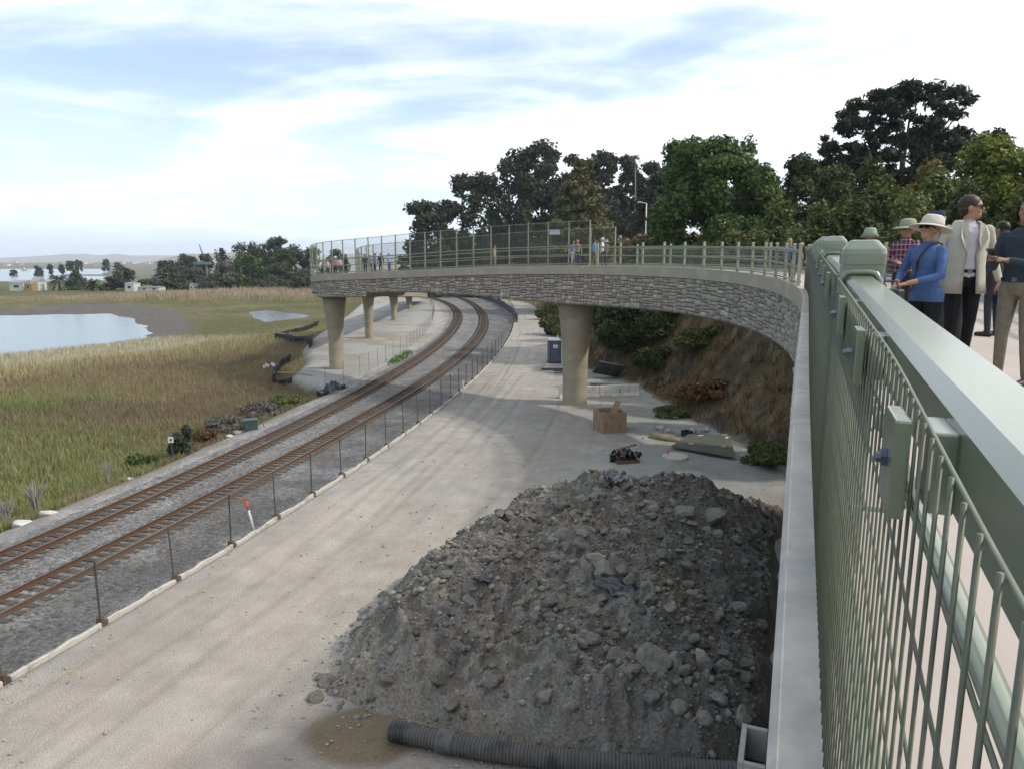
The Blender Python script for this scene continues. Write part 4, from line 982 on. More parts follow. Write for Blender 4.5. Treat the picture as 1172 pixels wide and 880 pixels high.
# scattered herbage
def tufts(name, label, xs, ys, hts, cols, per, seed, widthf=.05, lean=.35, m=None):
    """blades in tufts: one stuff mesh. cols: (n,3) base colours"""
    r = np.random.default_rng(seed); n = len(xs); zs = terrain(xs, ys); N_ = n * per
    bx = np.repeat(xs, per) + r.normal(size=N_) * np.repeat(hts, per) * .28; by = np.repeat(ys, per) + r.normal(size=N_) * np.repeat(hts, per) * .28; bzv = np.repeat(zs, per) - .03
    h = np.repeat(hts, per) * (.55 + .6 * r.random(N_)); a = r.random(N_) * 6.283; wv = np.repeat(hts, per) * widthf * (.6 + .8 * r.random(N_)); l = lean * h * r.random(N_); d = r.random(N_) * 6.283
    ux, uy = np.cos(a) * wv, np.sin(a) * wv; lx, ly = np.cos(d) * l, np.sin(d) * l
    V = np.stack([np.stack([bx - ux, by - uy, bzv], 1), np.stack([bx + ux, by + uy, bzv], 1), np.stack([bx + ux * .55 + lx * .5, by + uy * .55 + ly * .5, bzv + h * .62], 1), np.stack([bx + lx - ux * .05, by + ly, bzv + h], 1)], 1).reshape(-1, 3)
    F = np.arange(4 * N_).reshape(N_, 4)
    c = np.repeat(cols, per, 0) * (.75 + .5 * r.random((N_, 1))); c = np.repeat(np.concatenate([c, np.ones((N_, 1))], 1), 4, 0)
    o = np_mesh(name, V, F, m or attrmat('herbage', 'col', .85, .25), attrs={'col': ('POINT', 'FLOAT_COLOR', c)}); return tag(o, label, 'grass', None, 'stuff')
def polar(n, th0, th1, r0, r1, seed, pw=1.0):
    r = np.random.default_rng(seed); th = np.radians(th0 + (th1 - th0) * r.random(n)); q = r0 * (r1 / r0) ** (r.random(n) ** pw); return np.sin(th) * q, np.cos(th) * q
def marsh_grass():
    x, y = polar(105000, -42, 4, 22, 260, 1)
    h = terrain(x, y); u = trkA(y) - x
    ok = (u > 3.4 + 1.2 * (fbm(x * .5, y * .5, 3, 41) - .5)) & (h > -.93) & (h < .3) & (poly_sdf(x, y, MUD) < -.5) & (poly_sdf(x, y, LYARD) < -.6) & ((y < 245))
    x, y, h, u = x[ok], y[ok], h[ok], u[ok]
    n1 = fbm(x * .09, y * .045, 4, 101); n2 = fbm(x * .35, y * .2, 4, 102); n3 = fbm(x * .05 + .4, y * .12, 4, 103)
    c = np.tile(np.array([.14, .145, .05]), (len(x), 1))
    c = mixc(c, sstep(.48, .62, n2), [.10, .125, .03]); c = mixc(c, sstep(.47, .58, n1) * .85, [.165, .12, .065]); c = mixc(c, sstep(.53, .64, n3) * .7, [.115, .078, .058])
    pd = -poly_sdf(x, y, POND)
    # tall tan reeds between the pond and the tracks, short green pickleweed farther off
    reed = sstep(1.5, 5, pd) * (1 - sstep(19, 25, pd + 5 * (n2 - .5))) * (1 - sstep(92, 108, y)); c = mixc(c, reed * .95, [.285, .26, .185])
    edge = reed * sstep(14, 20, pd + 5 * (n2 - .5)); c = mixc(c, edge * .8, [.20, .165, .06])
    nearg = (1 - sstep(34, 50, y)) * sstep(.42, .55, n2); c = mixc(c, nearg * .85, [.135, .165, .045])
    flat = sstep(88, 108, y) * (1 - sstep(178, 196, y + 14 * (n1 - .5))); c = mixc(c, flat * .8, [.12, .12, .035]); c = mixc(c, flat * sstep(.45, .6, n2) * .8, [.155, .135, .05])
    russ = sstep(180, 198, y + 14 * (n1 - .5)) ; c = mixc(c, russ * .9, [.235, .185, .13]); c = mixc(c, russ * sstep(.5, .6, n2) * .6, [.16, .11, .075])
    ht = .38 + .28 * n2 + .26 * reed + .4 * edge - .32 * flat + 1.7 * russ * sstep(-150, -80, x); ht = np.where(u < 9, ht * .75, ht) * (1 + .12 * rng.normal(size=len(x)))
    ht = np.clip(ht, .15, 2.8)
    c = c * 1.62 + np.array([.02, .015, 0]); g_ = c.mean(1, keepdims=True); c = c * .72 + (g_ * np.array([1.12, 1.07, .80])) * .28 + np.array([.022, .016, .016]); tufts('marsh_grass', 'mixed green, tan and russet marsh grass and reeds between the tracks and the water', x, y, ht, c, 6, 5, .036, .5)
marsh_grass()
def bank_grass():
    x, y = polar(24000, -4, 30, 26, 200, 2); dr = x - Xb(y)
    bs, bv, bd = bridge_sv(x, y); ok = (dr > .3) & (dr < 40) & ~((bv > -.3) & (bv < BW + .3) & (bd < 6) & (bs < 27)) & ~((y < 26))
    x, y, dr = x[ok], y[ok], dr[ok]; n1 = fbm(x * .3, y * .3, 4, 111); n2 = fbm(x * .9, y * .9, 3, 112)
    c = np.tile(np.array([.088, .062, .038]), (len(x), 1)); c = mixc(c, sstep(.42, .58, n1), [.125, .088, .044]); c = mixc(c, sstep(.6, .72, n2) * .6, [.10, .09, .035]); c = mixc(c, sstep(.52, .66, n1) * .8, [.22, .135, .055])
    c = mixc(c, sstep(40, 52, y) * sstep(3, 8, dr) * .75, [.22, .165, .06]); c = mixc(c, sstep(110, 160, y) * .7, [.19, .165, .075])
    ht = .28 + .45 * n1 + .3 * sstep(60, 90, y)
    dens = np.random.default_rng(3).random(len(x)) < np.where(y < 48, .42 + .5 * sstep(.45, .6, n1), .9)
    tufts('bank_brush', 'dry brown and tawny brush covering the bank under and beyond the bridge', x[dens], y[dens], ht[dens], c[dens], 5, 6, .05, .7)
bank_grass()
def bank_twigs():
    r = np.random.default_rng(21); mb = MB(); n = 0
    while n < 520:
        y = r.uniform(29, 58); x = Xb(y) + .2 + 9 * r.random() ** 1.3; n += 1
        a = r.uniform(0, 6.28); L_ = r.uniform(.3, 1.3); pts = []
        for q in (-.5, 0, .5):
            px_, py_ = x + math.cos(a) * L_ * q, y + math.sin(a) * L_ * q; pts.append((px_, py_, ground_z(px_, py_) + .05 + .12 * r.random()))
        mb.tube(pts, [.016, .012, .005], 4, False)
    tag(mb.build('dead_twigs', mat('grey_dead_wood', (.17, .145, .12), (.09, .07, .055), 3, .9)), 'dead grey twigs and branches strewn over the brown bank', 'twigs', None, 'stuff')
bank_twigs()
def hill_top_grass():
    x, y = polar(6000, 20, 42, 12, 60, 8); bs, bv, bd = bridge_sv(x, y); ok = (bv > BW + .4) & (y > 4); x, y = x[ok], y[ok]
    n1 = fbm(x * .5, y * .5, 3, 121); c = mixc(np.tile(np.array([.12, .105, .045]), (len(x), 1)), sstep(.4, .6, n1), [.17, .135, .07])
    tufts('hillside_weeds', 'dry weeds along the hillside edge of the deck', x, y, .3 + .3 * n1, c, 5, 9, .05)
hill_top_grass()
MB_ = None
# single shrubs of the marsh edge near the tracks
def marsh_shrub(lab, px, py, wd, hh, m, n, size, seed, bare=False):
    r = random.Random(seed); x, y = gp(px, py, -.4); zb = ground_z(x, y); t = thing('marsh_shrub', lab, 'shrub', (x, y, zb), 0, 'shrubs beside the marsh track'); mb = MB()
    for k in range(26 if bare else 9):
        a = r.uniform(0, 6.28); q = r.uniform(.2, 1); mb.tube([(0, 0, -.1), (math.cos(a) * wd * .3 * q, math.sin(a) * wd * .3 * q, hh * .55), (math.cos(a) * wd * .75 * q, math.sin(a) * wd * .75 * q, hh * r.uniform(.75, 1.05))], [.022, .015, .006], 4)
        if bare:
            b = a + r.uniform(-.8, .8); mb.tube([(math.cos(a) * wd * .3 * q, math.sin(a) * wd * .3 * q, hh * .5), (math.cos(b) * wd * .6 * q, math.sin(b) * wd * .6 * q, hh * .85)], [.012, .005], 4)
    mb.build('stem', mat('grey_stems', (.24, .22, .185), (.32, .29, .25), 4, .9) if bare else BARK, t)
    if not bare or n:
        C = []; RD = []
        for k in range(18): a = r.uniform(0, 6.28); d = wd * math.sqrt(r.random()) * .75; C.append((d * math.cos(a), d * math.sin(a), hh * r.uniform(.15, .85) * (1 - .3 * d / wd))); RD.append([wd * r.uniform(.18, .36), wd * r.uniform(.18, .36), hh * .16])
        crown_obj('foliage', t, m, leaf_cloud(C, RD, n, size, seed=seed))
marsh_shrub('upright grey green shrub beside the small white sign', 208, 520, .72, 1.9, L_EUC2, 3800, .07, 1)
marsh_shrub('russet dead shrub right of the upright dark shrub', 236, 502, .75, 1.0, L_RUSSET, 2600, .07, 2)
marsh_shrub('grey twiggy shrub mass behind the green valve box', 262, 488, 1.5, 1.2, L_GREY, 4200, .08, 3)
marsh_shrub('grey brown twiggy shrub nearer the black fence end', 300, 470, 1.7, 1.1, L_GREY, 4200, .08, 4)
marsh_shrub('olive leafy shrub between the twiggy shrubs and the black fence', 325, 460, 1.9, 1.0, L_OLIVE, 4500, .08, 5)
marsh_shrub('bare grey skeleton bush at the far left beside the ballast', 42, 583, .8, 1.5, L_GREY, 0, .05, 6, True)
marsh_shrub('thin pale bare bush right of the larger skeleton bush', 124, 553, .42, 1.3, L_GREY, 0, .05, 7, True)
marsh_shrub('low green shrub among the grass left of the white sign', 160, 525, .9, .75, L_BROAD, 2600, .07, 8)
marsh_shrub('pale bare bush at the left frame edge', 8, 598, .7, 1.3, L_GREY, 0, .05, 9, True)

# ------------------------------------------------------------ fences beside the tracks
CHAIN = netmat('chain_link', (.15, .145, .135), (.055, .055), .10, True)
FPOST = mat('dark_fence_post', (.045, .042, .04), (.085, .075, .065), 4, .6)
BOARD = mat('weathered_white_board', (.40, .375, .335), (.29, .265, .23), 2.2, .9, bump=.5, bscale=9, c3=(.46, .43, .39))
BLACKF = mat('black_silt_fabric', (.010, .010, .012), (.03, .03, .033), 3, .6, bump=.6, bscale=5)
def yard_fence():
    t = thing('wire_fence', 'dark post and chain-link fence with a pale board along its foot, between road and ballast', 'fence', (float(fenceX(30)), 30, 0)); inv = Vector(t.location) * -1
    ys = [12.2]; 
    while ys[-1] < 150: ys.append(ys[-1] + (2.62 if ys[-1] < 60 else 3.2))
    pts = [Vector((float(fenceX(y)), y, 0)) for y in ys]; r = random.Random(4); HF = 1.82
    for i, p in enumerate(pts):
        lean = Vector((r.uniform(-.05, .05), r.uniform(-.06, .06), 0)); 
        if i == 9: lean = Vector((-.1, .55, 0))
        mb = MB(); mb.tube([p + Vector((0, 0, -.2)), p + lean + Vector((0, 0, HF + r.uniform(-.05, .1)))], .026, 6); o = mb.build('post', FPOST, t); o.location = inv
        mb = MB(); mb.box((p.x, p.y, .10), (.16, .13, .34), r.uniform(-.3, .3)); o = mb.build('board_stake', mat('dark_stake', (.09, .06, .04), (.14, .1, .07), 6, .9), t); o.location = inv
    mb = MB()
    for p in pts: pass
    mb.tube([p + Vector((0, 0, HF)) for p in pts], .005, 5); o = mb.build('top_wire', mat('rail_wire', (.15, .15, .14), (.2, .2, .19), 4, .6), t); o.location = inv
    for i in range(len(pts) - 1):
        a, b = pts[i], pts[i + 1]; q = 0; V = [a + Vector((0, 0, .06)), b + Vector((0, 0, .06)), b + Vector((0, 0, HF - q)), a + Vector((0, 0, HF - q))]; L_ = (b - a).length
        o = np_mesh('netting', np.array([tuple(v) for v in V]), np.array([[0, 1, 2, 3]]), CHAIN, t, uv=np.array([(0, 0), (L_, 0), (L_, HF), (0, HF)])); o.location = inv
        if i < 34:                                          # the board, bowed and broken a little
            d = (b - a).normalized(); n_ = Vector((d.y, -d.x, 0)); mb = MB(); k = 9; V = []; F = []
            for j in range(k):
                e = j / (k - 1); c = a.lerp(b, .04 + .92 * e) + n_ * (.10 + r.uniform(-.015, .015) + .05 * math.sin(e * 3.1) * r.uniform(.4, 1)); top = .20 + r.uniform(-.035, .03); w_ = .035 + .03 * r.random()
                for sx, zz in ((-w_ - .05, -.08), (w_, -.08), (w_, top - .02), (w_ * .4, top), (-w_, top - .01)): V.append(c + n_ * sx + Vector((0, 0, zz)))
            for j in range(k - 1):
                for m_ in range(5): F.append((j * 5 + m_, j * 5 + (m_ + 1) % 5, (j + 1) * 5 + (m_ + 1) % 5, (j + 1) * 5 + m_))
            F += [(4, 3, 2, 1, 0), tuple((k - 1) * 5 + m_ for m_ in range(5))]
            mb.add(V, F); o = mb.build('foot_board', BOARD, t); o.location = inv
yard_fence()
def fabric_fence(name, label, pts, h, m, seed, posts=True, cat='silt fence'):
    r = random.Random(seed); t = thing(name, label, cat, (pts[0][0], pts[0][1], ground_z(*pts[0]))); inv = Vector(t.location) * -1; V = []; F = []; fine = []
    for a, b in zip(pts[:-1], pts[1:]):
        n = max(2, int(math.dist(a, b) / .6))
        for j in range(n): fine.append((a[0] + (b[0] - a[0]) * j / n, a[1] + (b[1] - a[1]) * j / n))
    fine.append(pts[-1]); W = 4; th = .03
    for i, (x, y) in enumerate(fine):
        zb = ground_z(x, y); hh = h * (.72 + .35 * fbm(np.array([i * .23]), np.array([seed + .5]), 3, seed)[0] * 1.6)
        j = min(i + 1, len(fine) - 1); k = max(i - 1, 0); d = Vector((fine[j][0] - fine[k][0], fine[j][1] - fine[k][1], 0)).normalized(); nn = Vector((d.y, -d.x, 0))
        for f_ in (-1, 1):
            for q in range(W): V.append(Vector((x, y, zb - .1 + (hh + .1) * q / (W - 1))) + nn * (th * f_ + r.uniform(-.06, .06) * (q + .5) / W + (.18 * math.sin(i * .9) if q == W - 1 else 0)))
    for i in range(len(fine) - 1):
        a = i * 2 * W; b = a + 2 * W
        for q in range(W - 1): F += [(a + q, b + q, b + q + 1, a + q + 1), (a + W + q, a + W + q + 1, b + W + q + 1, b + W + q)]
        F.append((a + W - 1, b + W - 1, b + 2 * W - 1, a + 2 * W - 1))
    mb = MB().add(V, F); o = mb.build('fabric', m, t, smooth=True); o.location = inv
    if posts:
        for i in range(0, len(fine), 4):
            x, y = fine[i]; zb = ground_z(x, y); mb = MB(); mb.box((x, y, zb + h * .45), (.05, .05, h * 1.15), r.uniform(0, 1)); o = mb.build('stake', FPOST, t); o.location = inv
    return t
G_ = lambda L_, z=-.6: [gp(px, py, z) for px, py in L_]
fabric_fence('silt_fence', 'black silt fence sagging beside the corner pier and the pale gravel', G_([(312, 438), (316, 428), (322, 420), (332, 413)]), .85, BLACKF, 3)
fabric_fence('silt_fence', 'long black silt fence panel left of the corner pier, edging the marsh grass', G_([(314, 388), (322, 389), (340, 392), (357, 394), (358, 400), (354, 404)]), .95, BLACKF, 5)
fabric_fence('silt_fence', 'black silt fence strip farthest back where the gravel meets the marsh', G_([(322, 384), (334, 381), (352, 376), (364, 371)]), .7, BLACKF, 7)
fabric_fence('silt_fence', 'low crumpled black fabric fence lying on the grass in front of the standing one', G_([(312, 436), (322, 439), (334, 440)]), .5, BLACKF, 8, False)
fabric_fence('screen_fence', 'dark fabric screened fence along the outside of the far track curve', [(float(trkB(y)) + 5.2 + .012 * (y - 100), y) for y in np.arange(112, 236, 4)], 1.25, mat('navy_screen', (.03, .034, .045), (.09, .095, .11), .6, .8), 9, True, 'fence')
def gravel_fence():
    t = thing('wire_fence', 'thin see-through wire fence between the pale gravel yard and the farther track', 'fence', (-13, 62, 0)); inv = Vector(t.location) * -1
    pl = [(-14.4, 54.0), (-13.0, 60), (-12.2, 68), (-11.6, 78), (-11.6, 92), (-12.6, 112), (-15, 138), (-19, 164)]; pts = []
    for a, b in zip(pl[:-1], pl[1:]):
        n = max(1, int(math.dist(a, b) / 2.6))
        for j in range(n): pts.append(Vector((a[0] + (b[0] - a[0]) * j / n, a[1] + (b[1] - a[1]) * j / n, 0)))
    for p in pts:
        mb = MB(); mb.tube([p + Vector((0, 0, -.2)), p + Vector((0, 0, 1.6))], .022, 6); o = mb.build('post', mat('galvanised_post', (.2, .2, .19), (.27, .265, .25), 5, .5, metal=.4), t); o.location = inv
    for a, b in zip(pts[:-1], pts[1:]):
        L_ = (b - a).length; o = np_mesh('netting', np.array([tuple(a), tuple(b), (b.x, b.y, 1.55), (a.x, a.y, 1.55)]), np.array([[0, 1, 2, 3]]), netmat('pale_chain_link', (.26, .26, .245), (.055, .055), .07, True), t, uv=np.array([(0, 0), (L_, 0), (L_, 1.55), (0, 1.55)])); o.location = inv
gravel_fence()

# ------------------------------------------------------------ dirt mound with its clods
MPOLY = [(-4.2, 14.3), (-3.9, 17.8), (-2.7, 21.0), (-1.2, 23.6), (.8, 25.6), (3.2, 26.6), (5.8, 26.4), (8.4, 26.0), (10.6, 25.8), (9.6, 23.9), (5.0, 12.4), (3.6, 11.7), (.9, 12.3), (-1.6, 13.2), (-3.0, 13.6)]
def mound_h(x, y):
    d = poly_sdf(x, y, MPOLY) + .7 * (fbm(x * .55, y * .55, 4, 201) - .5); dw = (x * .928 - y * .371)            # dw: distance left (negative) of the wall
    d = np.where(dw > -2.5, np.maximum(d, np.minimum(d + 1.2, 2.5) * 0 + d), d)
    h = 2.45 * (1 - np.exp(-np.clip(d, 0, 9) / 1.7)) * (.62 + .5 * fbm(x * .3 + 3, y * .3, 3, 202))
    h *= 1 - .30 * sstep(6.0, 9.5, x); h -= .55 * np.exp(-(((x - 3.2) / 1.3) ** 2 + ((y - 14.2) / 1.2) ** 2))
    k = sstep(0, .6, d); h += k * (.55 * (fbm(x * .9, y * .9, 4, 203) - .5) + .36 * (fbm(x * 2.6, y * 2.6, 4, 204) - .5) + .09 * (fbm(x * 9, y * 9, 3, 205) - .5))
    w1, i1 = worley(x * 1.9 + .5 * fbm(x, y, 2, 221), y * 1.9 + .5 * fbm(x, y, 2, 222), 31); w2, i2 = worley(x * 4.6, y * 4.6, 32); w3, i3 = worley(x * 10, y * 10, 33)
    cm = sstep(.40, .58, fbm(x * .5, y * .5, 3, 223)); h += k * (cm * .26 * np.clip(.75 - w1, 0, 1) * (.3 + i1) + (.25 + .75 * cm) * .13 * np.clip(.7 - w2, 0, 1) * (.3 + 1.1 * i2) + .055 * np.clip(.7 - w3, 0, 1) * (.2 + 1.2 * i3))
    h += k * .16 * np.clip(1 - np.abs(fbm(x * 1.2 + .4 * y, y * 1.2, 4, 209) - .5) * 9, 0, 1)
    return np.where(d > 0, h, -.08 + .0 * h)
def build_mound():
    t = thing('dirt_mound', 'big heap of dark crumbly excavated dirt against the bridge wall', 'dirt mound', (2.5, 19, 0)); inv = np.array([-2.5, -19, 0])
    xs = np.arange(-5, 11.2, .042); ys = np.arange(11, 27.6, .042); X, Y = np.meshgrid(xs, ys); x, y = X.ravel(), Y.ravel(); z = mound_h(x, y)
    n = fbm(x * .7, y * .7, 4, 206); n2 = fbm(x * 4, y * 4, 3, 207); d = poly_sdf(x, y, MPOLY)
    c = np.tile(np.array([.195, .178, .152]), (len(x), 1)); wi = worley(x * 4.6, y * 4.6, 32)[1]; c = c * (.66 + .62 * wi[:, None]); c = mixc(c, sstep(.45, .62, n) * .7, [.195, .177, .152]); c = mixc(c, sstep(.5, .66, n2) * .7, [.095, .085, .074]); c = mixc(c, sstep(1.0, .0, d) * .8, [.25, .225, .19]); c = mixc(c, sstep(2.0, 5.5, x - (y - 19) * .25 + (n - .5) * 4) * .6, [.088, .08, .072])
    nx, ny = len(xs), len(ys); i = np.arange(ny - 1)[:, None] * nx + np.arange(nx - 1)[None]; F = np.stack([i, i + 1, i + nx + 1, i + nx], -1).reshape(-1, 4)
    keep = (z[F] > -.07).any(1) & ((x[F] * .928 - y[F] * .371).max(1) < .25); F = F[keep]
    used = np.unique(F); rm = np.full(len(x), -1); rm[used] = np.arange(len(used)); V = np.stack([x, y, z], 1)[used] + inv
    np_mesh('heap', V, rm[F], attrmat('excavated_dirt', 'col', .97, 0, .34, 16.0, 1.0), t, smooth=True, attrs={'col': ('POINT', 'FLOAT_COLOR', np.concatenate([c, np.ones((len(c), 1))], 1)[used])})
build_mound()
def rock_mesh(seed, sub=2):
    bm = bmesh.new(); bmesh.ops.create_icosphere(bm, subdivisions=sub, radius=1); r = np.random.default_rng(seed)
    pl = r.normal(size=(11, 3)); pl /= np.linalg.norm(pl, axis=1)[:, None]; off = .55 + .35 * r.random(11)
    co = np.array([v.co[:] for v in bm.verts])
    for p, o in zip(pl, off): dd = np.clip(co @ p - o, 0, None); co -= dd[:, None] * p * .95
    co *= np.array([1, .55 + .4 * r.random(), .45 + .35 * r.random()]) ; co *= 1 + .16 * (fbm(co[:, 0] * 2.2 + seed, co[:, 1] * 2.2 + co[:, 2] * 1.7, 3, seed % 97) - .5)[:, None] * 2; co += (.045 if sub < 3 else .02) * r.normal(size=co.shape)
    F = np.array([[v.index for v in f.verts] for f in bm.faces]); bm.free(); return co, F
ROCKS = [rock_mesh(900 + i, 3) for i in range(9)]
CLODM = mat('dry_clod', (.165, .15, .128), (.24, .222, .19), 3.5, .97, bump=.9, bscale=9, bdist=.05)
CLODM2 = mat('pale_clod', (.22, .205, .18), (.29, .27, .235), 3, .97, bump=.9, bscale=9, bdist=.05)
def clods():
    r = np.random.default_rng(55); protos = []
    for i, (co, F) in enumerate(ROCKS[:7]):
        me = bpy.data.meshes.new('dirt_clod'); me.from_pydata([tuple(v) for v in co], [], [tuple(f) for f in F]); me.materials.append(CLODM if i < 5 else CLODM2); protos.append(me)
    x = r.uniform(-4.6, 10.5, 60000); y = r.uniform(11.6, 27, 60000); h = mound_h(x, y); d = poly_sdf(x, y, MPOLY); dw = x * .928 - y * .371
    cl = fbm(x * .55, y * .55, 4, 208); ok = (d > -.35) & (dw < -.25) & (r.random(60000) < np.clip((cl - .36) * 5, .28, 1)); x, y, h, d = x[ok], y[ok], h[ok], d[ok]
    n = min(20000, len(x)); x, y, h = x[:n], y[:n], h[:n]
    size = .014 + .05 * r.random(n) ** 3.5 + .15 * (r.random(n) ** 18)
    # the largest 220 are things of their own
    big = np.argsort(-size)[:220]; size[big] = np.clip(size[big] * 1.25, .08, .36); bset = set(big.tolist())
    lab = 'grey dirt clod lying loose on the dark dirt mound'
    for k in big:
        o = bpy.data.objects.new('dirt_clod', protos[int(r.integers(0, 7))]); COL.objects.link(o); s = float(size[k]); o.location = (float(x[k]), float(y[k]), max(float(h[k]), .03) + s * .22); o.rotation_euler = (r.uniform(-.5, .5), r.uniform(-.5, .5), r.uniform(0, 6.3)); o.scale = (s, s, s); tag(o, lab, 'clod', 'dirt clods on the mound')
    Vs = []; Fs = []; off = 0; Cs = []
    small = [rock_mesh(950 + i, 1) for i in range(8)]
    for k in range(n):
        if k in bset: continue
        co, F = small[k % 8]; s = size[k]; a = r.uniform(0, 6.28); ca, sa = math.cos(a), math.sin(a)
        Vs.append((co @ np.array([[ca, sa, 0], [-sa, ca, 0], [0, 0, 1]])) * s + np.array([x[k], y[k], max(h[k], .03) + s * .25])); Fs.append(F + off); off += len(co)
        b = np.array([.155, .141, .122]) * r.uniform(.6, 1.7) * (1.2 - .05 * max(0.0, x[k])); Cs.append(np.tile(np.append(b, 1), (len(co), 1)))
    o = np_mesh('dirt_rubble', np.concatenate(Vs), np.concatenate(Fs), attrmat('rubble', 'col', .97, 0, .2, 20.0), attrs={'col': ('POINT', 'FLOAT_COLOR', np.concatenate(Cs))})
    tag(o, 'loose crumbs and small lumps of grey dirt strewn over the mound', 'rubble', None, 'stuff')
    # named boulders where the photograph shows them
    for j, (px, py, z, s, mm, lb) in enumerate([(684, 662, 1.5, .33, 1, 'pale flat slab, left one of the split pair on the mound'), (692, 674, 1.45, .36, 1, 'pale flat slab with a jagged edge, right one of the split pair on the mound'), (707, 657, 1.55, .3, 0, 'rounded grey block just above the pale split pair'),
        (780, 600, 1.7, .42, 0, 'wide rounded boulder near the top right of the mound'), (816, 596, 1.6, .42, 0, 'dark boulder at the right of the wide rounded one'), (748, 765, 1.1, .45, 0, 'largest dark boulder above the hollow near the bridge wall'), (503, 775, .75, .34, 0, 'pale boulder low on the left foot of the mound'),
        (526, 757, .9, .27, 0, 'small square block low on the left flank'), (515, 800, .6, .33, 0, 'tan boulder just above the corrugated pipe'), (574, 668, 1.2, .3, 0, 'upright grey chunk on the upper left flank'), (849, 808, .9, .24, 1, 'pale squared chunk beside the concrete drain box'), (694, 774, 1.2, .22, 0, 'pale grey cube of dirt in the lower middle of the mound'),
        (775, 745, 1.5, .25, 1, 'pale chunk at the left end of the line of blocks near the wall'), (805, 745, 1.45, .3, 1, 'pale chunk in the line of blocks near the wall'), (828, 748, 1.4, .27, 0, 'angular chunk at the right of the line of blocks near the wall')]):
        xx, yy = gp(px, py, z); zz = float(mound_h(np.array([xx]), np.array([yy]))[0]); co, F = ROCKS[j % 9]
        o = MB().add([tuple(v * s) for v in co], [tuple(f) for f in F]).build('dirt_boulder', CLODM2 if mm else CLODM, loc=(xx, yy, max(zz, 0) + s * .2)); o.rotation_euler = (.2, .1 * j, j); tag(o, lb, 'boulder', 'boulders on the dirt mound')
clods()
def road_gravel():
    r = np.random.default_rng(77); n = 9000; q = 12 * (60 / 12) ** r.random(n); t = r.random(n); x = fenceX(q) + t * (Xb(q) - fenceX(q)); y = q
    edge = np.exp(-(x - fenceX(y)) / .5) + np.exp(-((poly_sdf(x, y, MPOLY) + .3) / .8) ** 2) * 1.2 + .10 + .5 * sstep(.55, .7, fbm(x * .5, y * .5, 3, 88)) + .35 * sstep(1, -1, Xb(y) - x - 1.5)
    k = (r.random(n) < edge) & (poly_sdf(x, y, MPOLY) < 0); x, y = x[k], y[k]; Vs = []; Fs = []; Cs = []; off = 0; small = [rock_mesh(980 + i, 1) for i in range(6)]
    for i in range(len(x)):
        co, F = small[i % 6]; s = .012 + .05 * r.random() ** 4; Vs.append(co * s + np.array([x[i], y[i], .07 + s * .2])); Fs.append(F + off); off += len(co); b = np.array([.33, .295, .255]) * r.uniform(.7, 1.3); Cs.append(np.tile(np.append(b, 1), (len(co), 1)))
    tag(np_mesh('road_gravel', np.concatenate(Vs), np.concatenate(Fs), MATS['rubble'], attrs={'col': ('POINT', 'FLOAT_COLOR', np.concatenate(Cs))}), 'loose stones and crumbs scattered on the dirt road and yard', 'gravel', None, 'stuff')
road_gravel()
def scrap(label, px, py, z, s, seed, m, on_mound=True, name='plastic_sheet', flat=.35):
    r = np.random.default_rng(seed); x, y = gp(px, py, z); zz = (float(mound_h(np.array([x]), np.array([y]))[0]) if on_mound else ground_z(x, y) + .05)
    n = 15; V = []; F = []
    for f_ in (0, 1):
        for i in range(n):
            for j in range(n):
                u, v = i / (n - 1) - .5, j / (n - 1) - .5; q = fbm(np.array([u * 5 + seed]), np.array([v * 5]), 3, seed)[0]
                V.append((u * s * (1 + .5 * q), v * s * .75 * (1 + .5 * (1 - q)), max(0, q - .28) * s * flat * 2.2 + .04 - f_ * .02))
    for i in range(n - 1):
        for j in range(n - 1):
            a = i * n + j; F += [(a, a + n, a + n + 1, a + 1), (n * n + a, n * n + a + 1, n * n + a + n + 1, n * n + a + n)]
    o = MB().add(V, F).build(name, m, loc=(x, y, zz)); o.rotation_euler = (r.uniform(-.25, .25), r.uniform(-.25, .25), r.uniform(0, 3)); return tag(o, label, 'plastic sheet' if 'plastic' in name else name.replace('_', ' '))
BLKP = mat('black_plastic', (.02, .021, .024), (.04, .042, .048), 4, .35, spec=.5); GRYP = mat('dusty_plastic', (.13, .135, .14), (.23, .235, .24), 4, .45, spec=.5)
scrap('crumpled dusty grey plastic sheet near the top of the mound', 704, 571, 2.0, .75, 1, GRYP)
scrap('torn black plastic hanging below the pale split slabs', 708, 690, 1.4, .85, 2, BLKP, True, 'plastic_sheet', .16)
scrap('crumpled black plastic on the top right crest of the mound', 778, 556, 1.6, .7, 3, BLKP, True, 'plastic_sheet', .25)
scrap('small dark plastic shred on the left flank of the mound', 552, 708, 1.0, .4, 4, BLKP, True, 'plastic_sheet', .18)
def weed():
    x, y = gp(609, 687, 1.3); zz = float(mound_h(np.array([x]), np.array([y]))[0]); t = thing('weed', 'small green weed growing on the left flank of the mound', 'weed', (x, y, zz)); mb = MB()
    for k in range(5): a = k * 1.3; mb.tube([(0, 0, -.05), (.1 * math.cos(a), .1 * math.sin(a), .14)], [.006, .003], 4)
    mb.build('stem', mat('weed_stem', (.06, .09, .03), (.08, .11, .04)), t); crown_obj('foliage', t, L_BROAD, leaf_cloud([(0, 0, .12)], [[.2, .16, .1]], 130, .04, seed=4))
weed()

